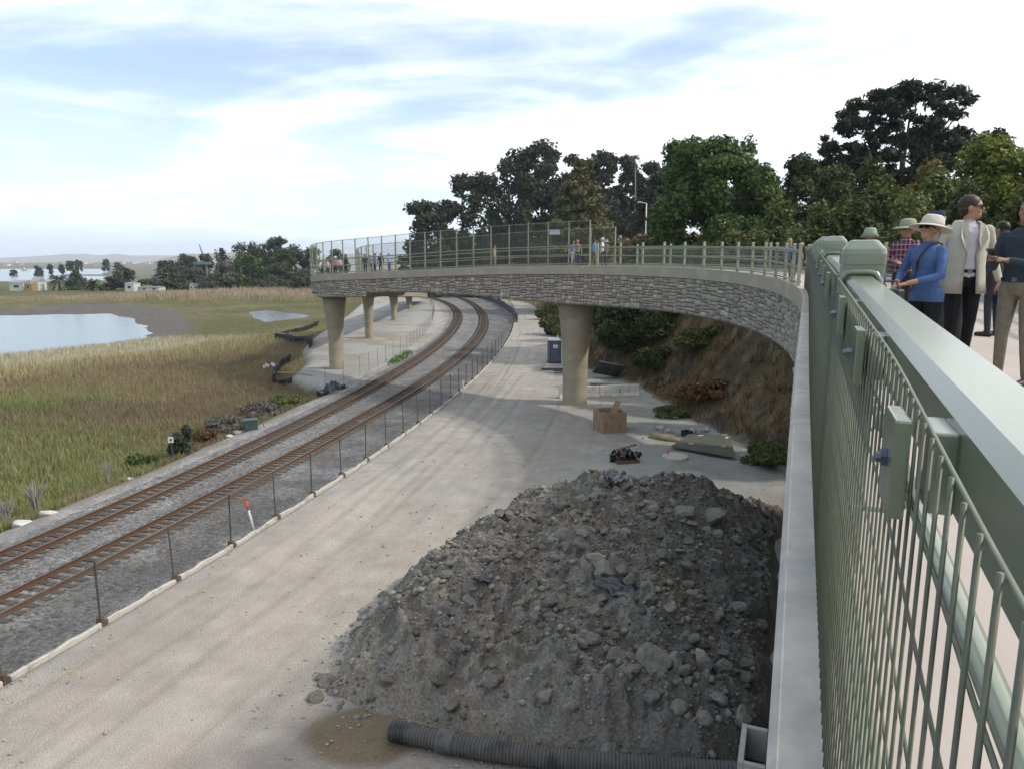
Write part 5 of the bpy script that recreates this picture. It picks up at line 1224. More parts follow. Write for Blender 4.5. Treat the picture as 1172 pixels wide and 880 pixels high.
def corrugated_pipe():
    pts = [Vector((*gp(px, py, .25), .27)) for px, py in [(447, 836), (480, 842), (520, 852), (560, 859), (640, 870), (740, 878), (850, 886), (900, 890)]]
    fine = []
    for i in range(len(pts) - 1):
        for j in range(12): fine.append(pts[i].lerp(pts[i + 1], j / 12))
    arr = np.array([tuple(p) for p in fine]); k = np.ones(9) / 9
    for c in (0, 1): arr[4:-4, c] = np.convolve(arr[:, c], k, 'valid')
    L_ = np.concatenate([[0], np.cumsum(np.linalg.norm(np.diff(arr, axis=0), axis=1))]); ss = np.arange(0, L_[-1], .017); Pn = np.stack([np.interp(ss, L_, arr[:, c]) for c in range(3)], 1)
    rad = [.188 + (.022 if (i // 2) % 2 else 0) for i in range(len(ss))]
    t = thing('corrugated_pipe', 'ribbed dark drainage pipe lying on the ground at the foot of the mound', 'drain pipe', tuple(Pn[0])); inv = Vector(t.location) * -1
    PM = mat('dusty_black_plastic', (.085, .083, .078), (.045, .045, .046), 1.6, .6, spec=.4, c3=(.12, .115, .105))
    mb = MB(); mb.tube(Pn, rad, 20, False); o = mb.build('ribbed_wall', PM, t, smooth=False); o.location = inv
    mb = MB(); mb.tube(Pn[:60], [.185] * 60, 20, False); mb.f = [tuple(reversed(f)) for f in mb.f]; o = mb.build('bore', mat('pipe_bore', (.02, .02, .02)), t); o.location = inv
    i0 = int(1.05 / .017); mb = MB(); mb.tube([Pn[i0], Pn[i0 + 3], Pn[i0 + 17], Pn[i0 + 20]], [.215, .229, .229, .215], 20); o = mb.build('coupling', PM, t); o.location = inv
corrugated_pipe()
def drain_box():
    x, y = gp(873, 868, .9); a = -R(21.8); t = thing('drain_box', 'open topped pale concrete drain box against the foot of the bridge wall', 'drain box', (x - .05, y + .35, 0), a)
    m = CONC; mb = MB(); w_, l_, h_, th = .46, 1.15, .92, .10
    mb.box((-w_ / 2 + th / 2, 0, h_ / 2), (th, l_, h_)); mb.build('wall', m, t, bevel=.012)
    for s in (-1, 1): MB().box((th / 2 - .002, s * (l_ / 2 - th / 2), h_ / 2 - .002), (w_ - th, th - .004, h_)).build('wall', m, t, bevel=.012)
    MB().box((.05, 0, .25), (w_ - th, l_ - 2 * th - .01, .06)).build('floor_slab', mat('drain_dark', (.03, .028, .025)), t)
drain_box()

# ------------------------------------------------------------ things left in the yard
def kbarrier():
    x0, y0 = gp(640, 457); x1, y1 = gp(731, 453.5); L_ = math.dist((x0, y0), (x1, y1)); a = math.atan2(y1 - y0, x1 - x0)
    t = thing('concrete_barrier', 'long white concrete road barrier on the ground behind the thick pier', 'barrier', ((x0 + x1) / 2, (y0 + y1) / 2 + .3, .02), a)
    W_ = mat('whitewashed_concrete', (.50, .49, .45), (.38, .36, .32), 2, .85, bump=.25, c3=(.56, .55, .52)); n = L_ / 2
    prof = [(-.3, 0), (.3, 0), (.3, .08), (.16, .3), (.09, .81), (-.09, .81), (-.16, .3), (-.3, .08)]
    for k, (u0, u1) in enumerate(((-n, -.02), (.02, n))):
        V = [(u, p, z) for u in (u0, u1) for p, z in prof]; F = [(i, (i + 1) % 8, 8 + (i + 1) % 8, 8 + i) for i in range(8)] + [tuple(range(7, -1, -1)), tuple(range(8, 16))]
        MB().add(V, F).build('barrier_block', W_, t, bevel=.015)
    for u in (1.5, 2.15):
        mb = MB(); mb.box((u, -.172, .5), (.05, .02, .14)); mb.box((u + .0, -.185, .34), (.1, .02, .05)); mb.build('lifting_slot', mat('slot_dark', (.04, .038, .035)), t)
    MB().box((-2.2, -.315, .06), (.5, .03, .1)).build('drain_slot', MATS['slot_dark'], t)
kbarrier()
def portable_toilet():
    x, y = gp(634.5, 416.5); a = R(8); t = thing('portable_toilet', 'grey blue portable toilet with a pale roof beside the road behind the pier', 'portable toilet', (x, y + .55, .02), a)
    BL = mat('toilet_plastic', (.075, .095, .135), (.095, .115, .155), 2, .45); WH = mat('toilet_roof', (.55, .56, .55), (.62, .63, .62), 2, .4)
    mb = MB(); mb.box((0, 0, .08), (1.15, 1.2, .14)); mb.build('base', mat('toilet_skid', (.03, .033, .04)), t)
    mb = MB()
    for s in (-1, 1): mb.box((s * .53, 0, 1.15), (.05, 1.1, 2.0))
    mb.box((0, .53, 1.15), (1.01, .05, 2.0)); mb.build('wall', BL, t)
    mb = MB()
    for s in (-1, 1): mb.box((s * .50, -.548, 1.15), (.1, .05, 2.0))
    mb.box((0, -.548, 2.1), (.898, .05, .1)); mb.build('door_frame', mat('toilet_frame', (.05, .062, .09)), t)
    d = MB().box((0, -.555, 1.1), (.88, .04, 1.88)).build('door', BL, t, bevel=.01)
    MB().box((.36, -.588, 1.05), (.05, .03, .16)).build('handle', mat('dark_handle', (.02, .02, .02)), d)
    MB().box((.0, -.582, 1.62), (.42, .012, .3)).build('sign', mat('white_sticker', (.7, .7, .7)), d)
    MB().box((.0, -.590, 1.62), (.3, .004, .05)).build('sign_stripe', mat('red_stripe', (.4, .1, .1)), d)
    mb = MB(); mb.box((0, 0, 2.2), (1.18, 1.2, .12)); mb.box((0, 0, 2.305), (1.1, 1.12, .09), taper=.72); mb.build('roof', WH, t, bevel=.02)
    MB().tube([(.4, .42, 2.3), (.4, .42, 2.62)], .05, 10).build('vent_pipe', WH, t)
portable_toilet()
PLY = mat('weathered_plywood', (.25, .165, .105), (.17, .11, .072), 2.2, .85, bump=.3, stretch=(3, 3, .6), c3=(.30, .205, .13)); PLYL = mat('fresh_plywood', (.48, .345, .22), (.40, .28, .17), 2, .8, stretch=(.5, 3, 3))
def crate():
    x, y = gp(702, 497); t = thing('wooden_crate', 'brown open plywood crate with loose boards sticking out of its top', 'crate', (x - .12, y + .75, .03), R(14)); W_, D_, H_ = 1.42, 1.5, 1.2
    MB().box((0, -D_ / 2, H_ / 2), (W_, .05, H_)).build('side_panel', PLY, t); MB().box((0, D_ / 2, H_ / 2), (W_, .05, H_)).build('side_panel', PLY, t)
    for s in (-1, 1): MB().box((s * (W_ / 2 - .026), 0, H_ / 2), (.05, D_ - .054, H_ - .004)).build('side_panel', PLY, t)
    MB().box((0, 0, .06), (W_ - .11, D_ - .06, .05)).build('bottom', PLY, t)
    for sx in (-1, 1):
        for sy in (-1, 1): MB().box((sx * (W_ / 2 - .1), sy * (D_ / 2 - .07), H_ / 2 + .03), (.08, .08, H_ + .05)).build('corner_post', PLYL, t)
    for (px_, py_, tx, ty, L_, ww) in ((-.15, .05, .35, .1, 1.75, .38), (.1, -.12, .25, -.3, 1.45, .16), (-.3, .3, -.35, .2, 1.35, .1)):
        M = Matrix.Rotation(tx, 3, 'Y') @ Matrix.Rotation(ty, 3, 'X'); c = Vector((px_, py_, .1)) + M @ Vector((0, 0, L_ / 2)); b = MB().box(c, (ww, .03, L_), M).build('wooden_board', PLYL)
        b.location = t.matrix_basis @ Vector((0, 0, 0)); b.rotation_euler = t.rotation_euler; b.location = (x - .12, y + .75, .03); tag(b, {0.38: 'wide pale board standing tilted in the brown crate', 0.16: 'narrow pale board leaning in the front of the brown crate', 0.1: 'short thin stick in the back of the brown crate'}[ww], 'board')
crate()
def cart():
    x, y = gp(717, 531); t = thing('tool_pallet', 'small wooden pallet loaded with a black folded tarp beside a black bucket', 'pallet', (x, y + .35, .03), R(12)); Bm = mat('old_lumber', (.16, .105, .07), (.10, .065, .045), 4, .9)
    for k in range(4): MB().box((0, -.4 + .27 * k, .11), (1.15, .14, .03)).build('slat', Bm, t)
    for s in (-.5, 0, .5): MB().box((s, 0, .05), (.09, .95, .088)).build('bearer', Bm, t)
    o = scrap('black folded tarp heaped on the small pallet', 719, 525, .3, .95, 12, BLKP, False, 'folded_tarp', .5); o.location = (x + .05, y + .42, .14); o['category'] = 'tarp'
    b = MB(); b.box((0, 0, 0), (1.15, .16, .04), Matrix.Rotation(-.22, 3, 'Y') @ Matrix.Rotation(.2, 3, 'Z')); o = b.build('wooden_plank', Bm, loc=(x + .02, y + .62, .66)); tag(o, 'loose brown plank resting across the black tarp on the pallet', 'plank')
    t2 = thing('bucket', 'black bucket standing left of the loaded pallet', 'bucket', (x - .62, y + .25, .03)); mb = MB(); mb.lathe([(.13, 0), (.16, .36), (.17, .36), (.17, .38), (.145, .38), (.12, .05)], (0, 0, 0), 18); mb.build('pail', BLKP, t2, smooth=True); MB().tube([(-.165, 0, .33), (-.15, -.1, .27), (0, -.19, .25), (.15, -.1, .27), (.165, 0, .33)], .006, 5).build('handle', BOLT, t2)
cart()
def disc():
    x, y = gp(775, 529); mb = MB(); mb.lathe([(.60, 0), (.62, .04), (.62, .17), (.58, .2), (.2, .205), (.0, .205)], (0, 0, 0), 40, wob=lambda a, z: 1 + .012 * math.sin(3 * a)); o = mb.build('concrete_disc', mat('pinkish_concrete', (.43, .375, .32), (.51, .46, .40), 2.5, .9, bump=.2), smooth=False, loc=(x, y + .45, .03)); tag(o, 'round pinkish concrete lid lying flat in front of the dark steel plate', 'concrete lid')
disc()
def steel_plate():
    x0, y0 = gp(768, 526); cs = [gp(768, 516), gp(841, 529), gp(836, 503), gp(790, 500)]
    c = Vector((sum(q[0] for q in cs) / 4, sum(q[1] for q in cs) / 4, .2)); t = thing('steel_plate', 'large dark olive sheet lying flat on timber bearers at the foot of the bank', 'steel sheet', tuple(c), 0)
    V = [Vector((q[0], q[1], .27)) - c for q in cs]; mb = MB(); mb.add([*V, *[v - Vector((0, 0, .05)) for v in V]], [(0, 1, 2, 3), (7, 6, 5, 4), (0, 4, 5, 1), (1, 5, 6, 2), (2, 6, 7, 3), (3, 7, 4, 0)]); mb.build('sheet', mat('olive_sheet', (.075, .078, .058), (.115, .112, .085), 1.3, .6, c3=(.09, .092, .07)), t)
    d = (V[1] - V[0]).normalized()
    for k, q in enumerate((.12, .92)):
        p = V[0].lerp(V[3], q) + d * .1; e = V[1].lerp(V[2], q) - d * .1; mb = MB(); M = Matrix.Rotation(math.atan2(d.y, d.x), 3, 'Z'); mb.box((p + e) / 2 - Vector((0, 0, .14)), ((e - p).length, .1, .16), M); mb.build('bearer', mat('olive_timber', (.14, .115, .07), (.2, .165, .11), 4, .9), t)
    for f1, f2, sz in ((.25, .3, .3), (.83, .4, .26), (.9, .85, .34), (.3, .85, .3)):
        p = V[0].lerp(V[1], f1).lerp(V[3].lerp(V[2], f1), f2); MB().box(p + Vector((0, 0, .004)), (sz, sz * .35, .006), f1).build('paper_patch', mat('white_paper', (.6, .6, .58)), t)
steel_plate()
def sack():
    x, y = gp(762, 504); r = np.random.default_rng(3); t = thing('burlap_sack', 'tan burlap sack slumped on the ground behind the round lid', 'sack', (x, y, .03), R(-32)); mb = MB(); pts = [(-.95, 0, .1), (-.6, .05, .17), (-.1, 0, .2), (.4, -.06, .17), (.8, -.03, .1), (1.0, 0, .05)]
    mb.tube(pts, [.12, .26, .3, .27, .17, .06], 14); mb.v = [(a, b * 1.25, max(0.0, c * .62 + .07 * math.sin(a * 7 + b * 11) + .04 * math.sin(a * 17 - b * 5))) for a, b, c in mb.v]; mb.build('sack_body', mat('burlap', (.25, .20, .115), (.18, .145, .085), 5, .95, bump=.6), t, smooth=True)
    MB().tube([(.78, -.1, .12), (.78, .1, .12), (.84, .0, .17)], .018, 5).build('tie_string', mat('dark_string', (.08, .06, .04)), t)
sack()
def small_litter():
    x, y = gp(762, 523); t = thing('traffic_cone', 'small orange red cone tipped against the round lid', 'cone', (x, y, .06)); mb = MB(); mb.lathe([(.09, 0), (.085, .05), (.03, .36), (.02, .36)], (0, 0, .03), 16); o = mb.build('cone_body', mat('faded_orange', (.5, .095, .055), (.42, .10, .06), 5, .6), t, smooth=True); MB().box((0, 0, .015), (.27, .27, .03)).build('base', MATS['faded_orange'], t); t.rotation_euler = (.5, .15, .2)
    for k, (px, py, col, s, lb, h) in enumerate([(786, 500, (.03, .03, .033), .42, 'black open crate of rubbish behind the olive sheet', .36), (789, 500, (.55, .12, .16), .17, 'pink red bottle beside the black rubbish crate', .42), (796, 500, (.05, .16, .12), .15, 'dark green bottle right of the pink one', .38), (792, 497, (.6, .6, .62), .16, 'pale jug behind the bottles', .36)]):
        x, y = gp(px, py)
        if k == 0:
            t = thing('plastic_crate', lb, 'crate', (x, y, .02), .3); m = mat('crate_black', col)
            for sx, sy, lx, ly in ((0, -.2, .5, .03), (0, .2, .5, .03), (-.235, 0, .03, .368), (.235, 0, .03, .368)): MB().box((sx, sy, h / 2), (lx, ly, h)).build('side', m, t)
            MB().box((0, 0, .02), (.43, .36, .03)).build('bottom', m, t)
        else:
            mb = MB(); mb.lathe([(s * .45, 0), (s * .5, .03), (s * .5, h * .62), (s * .18, h * .8), (s * .18, h)], (0, 0, 0), 14); o = mb.build('bottle' if k < 3 else 'jug', mat('litter%s' % 'abcd'[k], col, None, 3, .35), smooth=True, loc=(x, y, .03)); tag(o, lb, 'bottle' if k < 3 else 'jug')
    WP = mat('white_litter', (.55, .55, .54), (.42, .42, .41), 9, .7)
    for k, (px, py, s, lb) in enumerate([(755, 492, .36, 'white plastic scrap on the gravel above the burlap sack'), (766, 495, .3, 'smaller white scrap right of the first above the sack'), (806, 495, .42, 'crumpled white sheet lying behind the olive sheet'), (829, 503, .4, 'white paper wad at the back right corner of the olive sheet'), (738, 503, .2, 'pale rag at the left end of the burlap sack'), (852, 518, .2, 'white scrap under the green bush by the wall'), (773, 465, .22, 'white wrapper caught in scrub low on the bank'), (798, 449, .2, 'white scrap halfway up the bank')]):
        scrap(lb, px, py, 0 if k < 6 else .8, s, 60 + k, WP, False, 'plastic_scrap', .6)
    for k, (px, py, L_, lb) in enumerate([(815, 500, 1.5, 'thin grey stick lying across the bank behind the sheet'), (885, 522, 1.0, 'dark branch on the pale ground near the bridge wall')]):
        x, y = gp(px, py); o = MB().tube([(-L_ / 2, 0, .12), (0, .05, .16), (L_ / 2, .2, .1)], [.03, .025, .012], 6).build('stick', BARK, loc=(x, y, ground_z(x, y))); o.rotation_euler = (0, 0, -.5 + k); tag(o, lb, 'stick')
small_litter()
def dumped_panels():
    Bm = mat('slate_panel', (.052, .06, .062), (.085, .095, .098), 2.5, .65)
    sp = [('long dark flat panel on the ground left of the thick pier', 632, 424, 1.9, .6, .05, .02, .1), ('second dark panel sticking out behind the thick pier', 645, 428, 1.7, .5, .16, .05, -.25), ('ribbed grey panel leaning up against the dark shrub', 697, 434, 2.3, 1.7, .75, .70, .35), ('dark panel lying under the leaning ribbed one', 697, 444, 2.8, 1.0, .12, .06, -.1), ('narrow dark beam on top of the dumped panels', 686, 427, 2.8, .2, .5, .12, .5)]
    for k, (lb, px, py, L_, W_, z, tilt, rz) in enumerate(sp):
        x, y = gp(px, py); t = thing('dumped_panel', lb, 'panel', (x, y, z + .06), rz, 'dark panels dumped behind the pier'); M = Matrix.Rotation(-tilt, 3, 'X') @ Matrix.Rotation(tilt * .4, 3, 'Y')
        MB().box((0, 0, 0), (L_, W_, .07), M).build('sheet', Bm, t)
        if W_ > .4:
            for j in range(5): MB().box(M @ Vector((0, -W_ / 2 + W_ * (j + .5) / 5, .055)), (L_ * .98, .05, .04), M).build('rib', Bm, t)
dumped_panels()
def marker_post():
    x, y = gp(291, 608.5); t = thing('marker_post', 'leaning white marker post with an orange top beside the wire fence', 'marker post', (x, y, .03)); d = Vector((-.24, .10, 1.0)).normalized(); WH = mat('white_plastic', (.66, .66, .64), (.6, .6, .58), 6, .45); OR = mat('orange_top', (.55, .10, .035), (.48, .09, .04), 6, .5)
    MB().tube([d * -.1, d * .80], .045, 10).build('post', WH, t, smooth=True); MB().tube([d * .80, d * 1.12], .05, 10).build('orange_sleeve', OR, t, smooth=True); p = d * 1.16; MB().box(p + Vector((-.03, 0, 0)), (.16, .05, .14), .3).build('flag', OR, t)
    x, y = gp(529, 459); t = thing('marker_post', 'plain white marker post standing upright at the fence near the bridge shadow', 'marker post', (x + .1, y, .02)); MB().tube([(0, 0, -.1), (0, 0, 1.45)], .05, 10).build('post', WH, t, smooth=True); MB().tube([(0, 0, 1.452), (0, 0, 1.5)], [.055, .03], 10).build('post_cap', mat('grey_cap', (.2, .2, .2)), t)
    x, y = gp(487, 482); 
marker_post()
def marsh_bits():
    x, y = gp(197.5, 524, -.3); z = ground_z(x, y); t = thing('track_sign', 'small white square sign on a thin post beside the dark upright shrub', 'sign', (x, y, z)); MB().tube([(0, 0, -.2), (0, 0, 1.15)], .022, 6).build('post', FPOST, t); MB().box((0, -.03, 1.15), (.26, .02, .3), .15).build('sign_plate', mat('sign_white', (.6, .6, .58)), t); MB().box((0.006, -.043, 1.15), (.1, .006, .12), .15).build('sign_mark', mat('sign_black', (.05, .05, .05)), t)
    x, y = gp(287, 492, -.2); z = ground_z(x, y); t = thing('valve_box', 'dark green metal box standing at the edge of the ballast', 'utility box', (x, y, z), .5); MB().box((0, 0, .3), (.75, .6, .6)).build('cabinet', mat('dark_green_box', (.03, .06, .055), (.045, .08, .07), 3, .5), t, bevel=.02); MB().box((0, 0, .63), (.82, .66, .06)).build('lid', mat('box_lid', (.07, .10, .10)), t, bevel=.01); MB().tube([(.36, -.1, .3), (.6, -.3, .55), (.72, -.35, .1)], .02, 6).build('bent_rod', FPOST, t)
    W_ = mat('pale_stone', (.42, .40, .37), (.52, .5, .46), 4, .9)
    for k, (px, py, s, lb) in enumerate([(274, 494, .42, 'flat pale stone just left of the green box'), (263, 498, .26, 'small pale stone left of the flat one'), (24, 600, .5, 'pale flat stone by the skeleton bush'), (57, 589, .4, 'pale flat stone right of the skeleton bush'), (146, 541, .3, 'pale stone on the ballast edge near the thin bare bush'), (171, 529, .28, 'pale stone on the ballast edge left of the white sign')]):
        x, y = gp(px, py, -.3); co, F = ROCKS[k % 9]; o = MB().add([tuple(v * np.array([s, s * .8, s * .5])) for v in co], [tuple(f) for f in F]).build('pale_stone', W_, loc=(x, y, ground_z(x, y) + .05)); tag(o, lb, 'stone', 'pale stones along the ballast edge')
    for k, (px, py, s, lb) in enumerate([(374, 449, 1.15, 'black plastic bundle nearer the track, left half of the dark pair'), (386, 444, 1.1, 'black plastic bundle nearer the corner pier, right half of the dark pair')]):
        scrap(lb, px, py, -.1, s, 80 + k, BLKP, False, 'black_bundle', .42)['category'] = 'bundle'
    scrap('white sheet of fabric on the grass at the black silt fence', 309, 422, -.7, 1.0, 90, mat('white_litter', (.55, .55, .54)), False, 'white_cloth', .5)['category'] = 'cloth'
    x, y = gp(340, 432, -.3); o = MB().tube([(-1.8, 0, .18), (0, .0, .22), (1.7, -.5, .14)], .06, 8).build('drift_log', mat('driftwood', (.33, .26, .18), (.26, .2, .14), 4, .9), loc=(x, y, ground_z(x, y))); o.rotation_euler = (0, 0, -.25); tag(o, 'pale driftwood log near the black silt fence', 'log')
marsh_bits()
def green_patch():
    x, y = [], []; r = np.random.default_rng(4); pl = [gp(459, 409), gp(466, 404), gp(452, 413)]
    for cx, cy in pl: x += list(cx + r.normal(size=110) * .35); y += list(cy + r.normal(size=110) * 1.1)
    x, y = np.array(x), np.array(y); tufts('green_weeds', 'bright green weeds on the gravel edge beside the track', x, y, np.full(len(x), .24), np.tile(np.array([.10, .19, .03]), (len(x), 1)), 5, 3, .08)
    fx, fy = gp(10, 790); x = fx + r.normal(size=90) * .5; y = fy + r.normal(size=90) * .25; tufts('fence_weeds', 'sparse olive weeds at the foot of the board at the frame edge', x, y, np.full(90, .10), np.tile(np.array([.14, .125, .05]), (90, 1)), 4, 3, .08)
green_patch()

# ------------------------------------------------------------ far buildings and shore things
WHITEW = mat('white_wall', (.50, .50, .49), (.44, .44, .43), .5, .7); GREYR = mat('grey_roof', (.22, .22, .22), (.28, .28, .28), .5, .8); DARKG = mat('dark_glass', (.03, .035, .04), None, 3, .2); TANW = mat('tan_wall', (.36, .29, .21), (.3, .25, .18), .5, .8)
def house(label, px, ybase, Y, wpx, hpx, dep, wm=WHITEW, rm=GREYR, nwin=2, rz=0.0, group=None, gable=.25, name='house', cat='house', zb=None):
    k = Y / 813; x = (px - 586) * k; zb = ground_z(x, Y) if zb is None else zb; w_, h_ = wpx * k, hpx * k; t = thing(name, label, cat, (x, Y, zb), rz, group)
    MB().box((0, 0, h_ / 2 - .3), (w_, dep, h_ + .6)).build('wall', wm, t); o = w_ * .04; rh = h_ * gable
    V = [(-w_ / 2 - o, -dep / 2 - o, h_ + .02), (w_ / 2 + o, -dep / 2 - o, h_ + .02), (w_ / 2 + o, dep / 2 + o, h_ + .02), (-w_ / 2 - o, dep / 2 + o, h_ + .02), (-w_ / 2 - o, 0, h_ + .02 + rh), (w_ / 2 + o, 0, h_ + .02 + rh)]
    MB().add(V, [(3, 2, 1, 0), (0, 1, 5, 4), (2, 3, 4, 5), (0, 4, 3), (1, 2, 5)]).build('roof', rm, t)
    for i in range(nwin):
        wx = -w_ / 2 + w_ * (i + .5) / nwin; f = MB().box((wx, -dep / 2 - .02, h_ * .55), (w_ / nwin * .42, .06, h_ * .36)).build('window', WHITEW, t); MB().box((wx, -dep / 2 - .056, h_ * .55), (w_ / nwin * .34, .02, h_ * .3)).build('pane', DARKG, f)
    return t
house('small white house with one dark window by the far shore', 156, 336, 255, 10, 9, 5, nwin=1, gable=.12)
house('low white shed behind the round umbrella tree', 178, 336, 258, 22, 4.5, 5, nwin=2, gable=.15)
house('white shed glimpsed under the dark evergreen clump', 232, 333, 262, 17, 7, 5, nwin=4, gable=.15)
house('white work shed at the left shore with an open front', 30, 338, 262, 16, 9, 6, nwin=1, gable=.3)
house('orange brown shed between two white shore sheds', 41, 338, 259, 8, 8, 4, mat('orange_shed', (.30, .20, .10), (.26, .17, .08), .5, .8), GREYR, 1, gable=.1)
house('white boat shed with a peaked top at the left shore', 49, 338, 262, 9, 10, 5, nwin=1, gable=.5)
house('grey roofed house behind the tall screen on the hill', 718, 266, 128, 34, 7, 7, mat('grey_wall', (.3, .3, .3), (.25, .25, .25), .4, .8), mat('pale_roof', (.42, .43, .44), (.36, .37, .38), .4, .7), 3, .2)
house('low brown house with red tint beside the lamp post on the hill', 752, 277, 105, 18, 6, 6, mat('red_brown_wall', (.22, .10, .07), (.18, .09, .06), .6, .8), GREYR, 2, -.1)
for i in range(26):                                     # the town across the bay
    r = random.Random(500 + i); px = r.uniform(-10, 235) if i < 20 else r.uniform(325, 352); Y = r.uniform(1350, 2600)
    house('tiny pale far building of the hazy town across the bay', px, 300, Y, r.uniform(2.5, 7), r.uniform(1.2, 2.6), 15, r.choice([WHITEW, WHITEW, TANW]), GREYR, 1, r.uniform(-.3, .3), 'hazy town buildings across the bay', .2, 'far_building', 'building')
for i, (px, py, Y, w_) in enumerate([(3, 306, 900, 10), (35, 307.5, 880, 6)]):
    k = Y / 813; t = thing('white_ship', ['white barge at the left frame edge on the bay', 'low white boat on the bay right of the barge'][i], 'boat', ((px - 586) * k, Y, -1.0)); mb = MB(); L_ = w_ * k; mb.add([(-L_ / 2, -1.6, 1.4), (L_ / 2, -1.6, 1.4), (L_ / 2, 1.6, 1.4), (-L_ / 2, 1.6, 1.4), (-L_ * .45, -1.2, -.3), (L_ * .45, -1.2, -.3), (L_ * .45, 1.2, -.3), (-L_ * .45, 1.2, -.3)], [(0, 1, 2, 3), (7, 6, 5, 4), (0, 4, 5, 1), (1, 5, 6, 2), (2, 6, 7, 3), (3, 7, 4, 0)]); mb.build('hull', WHITEW, t); MB().box((-L_ * .15, 0, 2.4), (L_ * .4, 2.2, 2)).build('cabin', WHITEW, t)
def gantry():
    x0, Y, _ = pt(226, 330, 300); k = 300 / 813; zb = ground_z(x0, Y); t = thing('gantry_crane', 'teal grey gantry frame standing among the far trees', 'gantry', (x0, Y, zb)); m = mat('teal_steel', (.16, .235, .235), (.13, .2, .2), .5, .6); Hh = CH - zb - 2 * k
    Hh = pt(226, 301.5, 300)[2] - zb
    MB().box((0, 0, Hh), (34 * k, 1.2, 1.1)).build('beam', m, t); MB().box((-3 * k, 0, Hh - 2.1), (20 * k, .8, .5)).build('brace', m, t)
    for q in (-9, -2, 12): MB().box((q * k, 0, Hh / 2), (.7, .7, Hh - .6)).build('leg', m, t)
    x1, Y, zt = pt(228, 280, 420); zb = ground_z(x1, Y); t = thing('crane_mast', 'thin lattice crane mast slanting above the far trees', 'crane', (x1, Y, zb)); h = zt - zb; m2 = mat('faded_steel', (.2, .21, .22), (.25, .26, .27), .5, .6)
    mb = MB(); mb.tube([(2.2, 0, 0), (2.2, 0, h * .62)], .5, 4); mb.build('tower', m2, t); mb = MB(); mb.tube([(2.4, 0, h * .45), (0, 0, h)], [.35, .2], 4); mb.tube([(3.6, 0, h * .45), (.1, 0, h)], [.3, .2], 4)
    for j in range(7): a = Vector((2.4, 0, h * .45)).lerp(Vector((0, 0, h)), j / 7); b = Vector((3.6, 0, h * .45)).lerp(Vector((.1, 0, h)), (j + .6) / 7.6); mb.tube([a, b], .12, 4)
    mb.build('jib', m2, t)
gantry()
def hill_bits():
    x, Y, zt = pt(740, 233, 100); zb = ground_z(x, Y); h = zt - zb; t = thing('street_lamp', 'white lamp post on the hill beside the large green tree', 'street lamp', (x, Y, zb)); m = mat('white_pole', (.6, .6, .6), (.66, .66, .66), 3, .5)
    MB().tube([(0, 0, -.3), (0, 0, h)], [.10, .07], 8).build('pole', m, t, smooth=True); MB().tube([(0, 0, h - .05), (-.7, 0, h + .12)], .045, 6).build('arm', m, t); MB().box((-.95, 0, h + .13), (.6, .25, .12)).build('lamp_head', m, t, bevel=.03)
    x, Y, zt = pt(635, 266, 118); zb = ground_z(x, Y); t = thing('hill_sign', 'white sign board on two posts on the grassy hill behind the screen', 'sign', (x, Y, zb)); h = max(zt - zb, 2); MB().box((0, 0, h), (1.7, .06, .8)).build('sign_board', mat('pale_sign', (.5, .52, .56), (.44, .46, .5), 2, .6), t)
    for s in (-.6, .6): MB().tube([(s, .06, -.2), (s, .06, h + .3)], .04, 6).build('post', FPOST, t)
hill_bits()

# ------------------------------------------------------------ people on the deck
SKIN = mat('skin', (.42, .235, .16), (.36, .19, .125), 18, .55); SKIN2 = mat('tan_skin', (.33, .18, .115), (.27, .14, .09), 18, .55); SHOE = mat('dark_shoe', (.03, .025, .022), (.045, .04, .036), 8, .5)
def cloth(name, c, k=.8, s=14): return mat(name, c, tuple(v * k for v in c), s, .9, bump=.5, bscale=5, bdist=.05)
def plaid():
    m = bpy.data.materials.new('plaid_cloth'); m.use_nodes = True; t = m.node_tree; b = t.nodes['Principled BSDF']; b.inputs['Roughness'].default_value = .9; L = t.links.new; tc = N(t, 'ShaderNodeTexCoord'); sp = N(t, 'ShaderNodeSeparateXYZ'); L(tc.outputs['Object'], sp.inputs[0])
    xy = N(t, 'ShaderNodeMath', operation='ADD'); L(sp.outputs[0], xy.inputs[0]); L(sp.outputs[1], xy.inputs[1]); fs = []
    for src, sc, wd in ((xy.outputs[0], 13, .42), (sp.outputs[2], 13, .42), (xy.outputs[0], 13, .12), (sp.outputs[2], 13, .12)):
        a = N(t, 'ShaderNodeMath', operation='MULTIPLY', i_1=float(sc)); L(src, a.inputs[0]); f = N(t, 'ShaderNodeMath', operation='FRACT'); L(a.outputs[0], f.inputs[0]); g = N(t, 'ShaderNodeMath', operation='LESS_THAN', i_1=wd); L(f.outputs[0], g.inputs[0]); fs.append(g)
    c = (.03, .035, .09, 1); prev = None
    for g, col, k in ((fs[0], (.32, .05, .06, 1), .75), (fs[1], (.30, .05, .06, 1), .6), (fs[2], (.55, .5, .5, 1), .6), (fs[3], (.55, .5, .5, 1), .6)):
        q = N(t, 'ShaderNodeMath', operation='MULTIPLY', i_1=k); L(g.outputs[0], q.inputs[0]); mx = N(t, 'ShaderNodeMixRGB'); L(q.outputs[0], mx.inputs[0]); mx.inputs[2].default_value = col
        if prev is None: mx.inputs[1].default_value = c
        else: L(prev.outputs[0], mx.inputs[1])
        prev = mx
    L(prev.outputs[0], b.inputs['Base Color']); return m
PLAID = plaid()
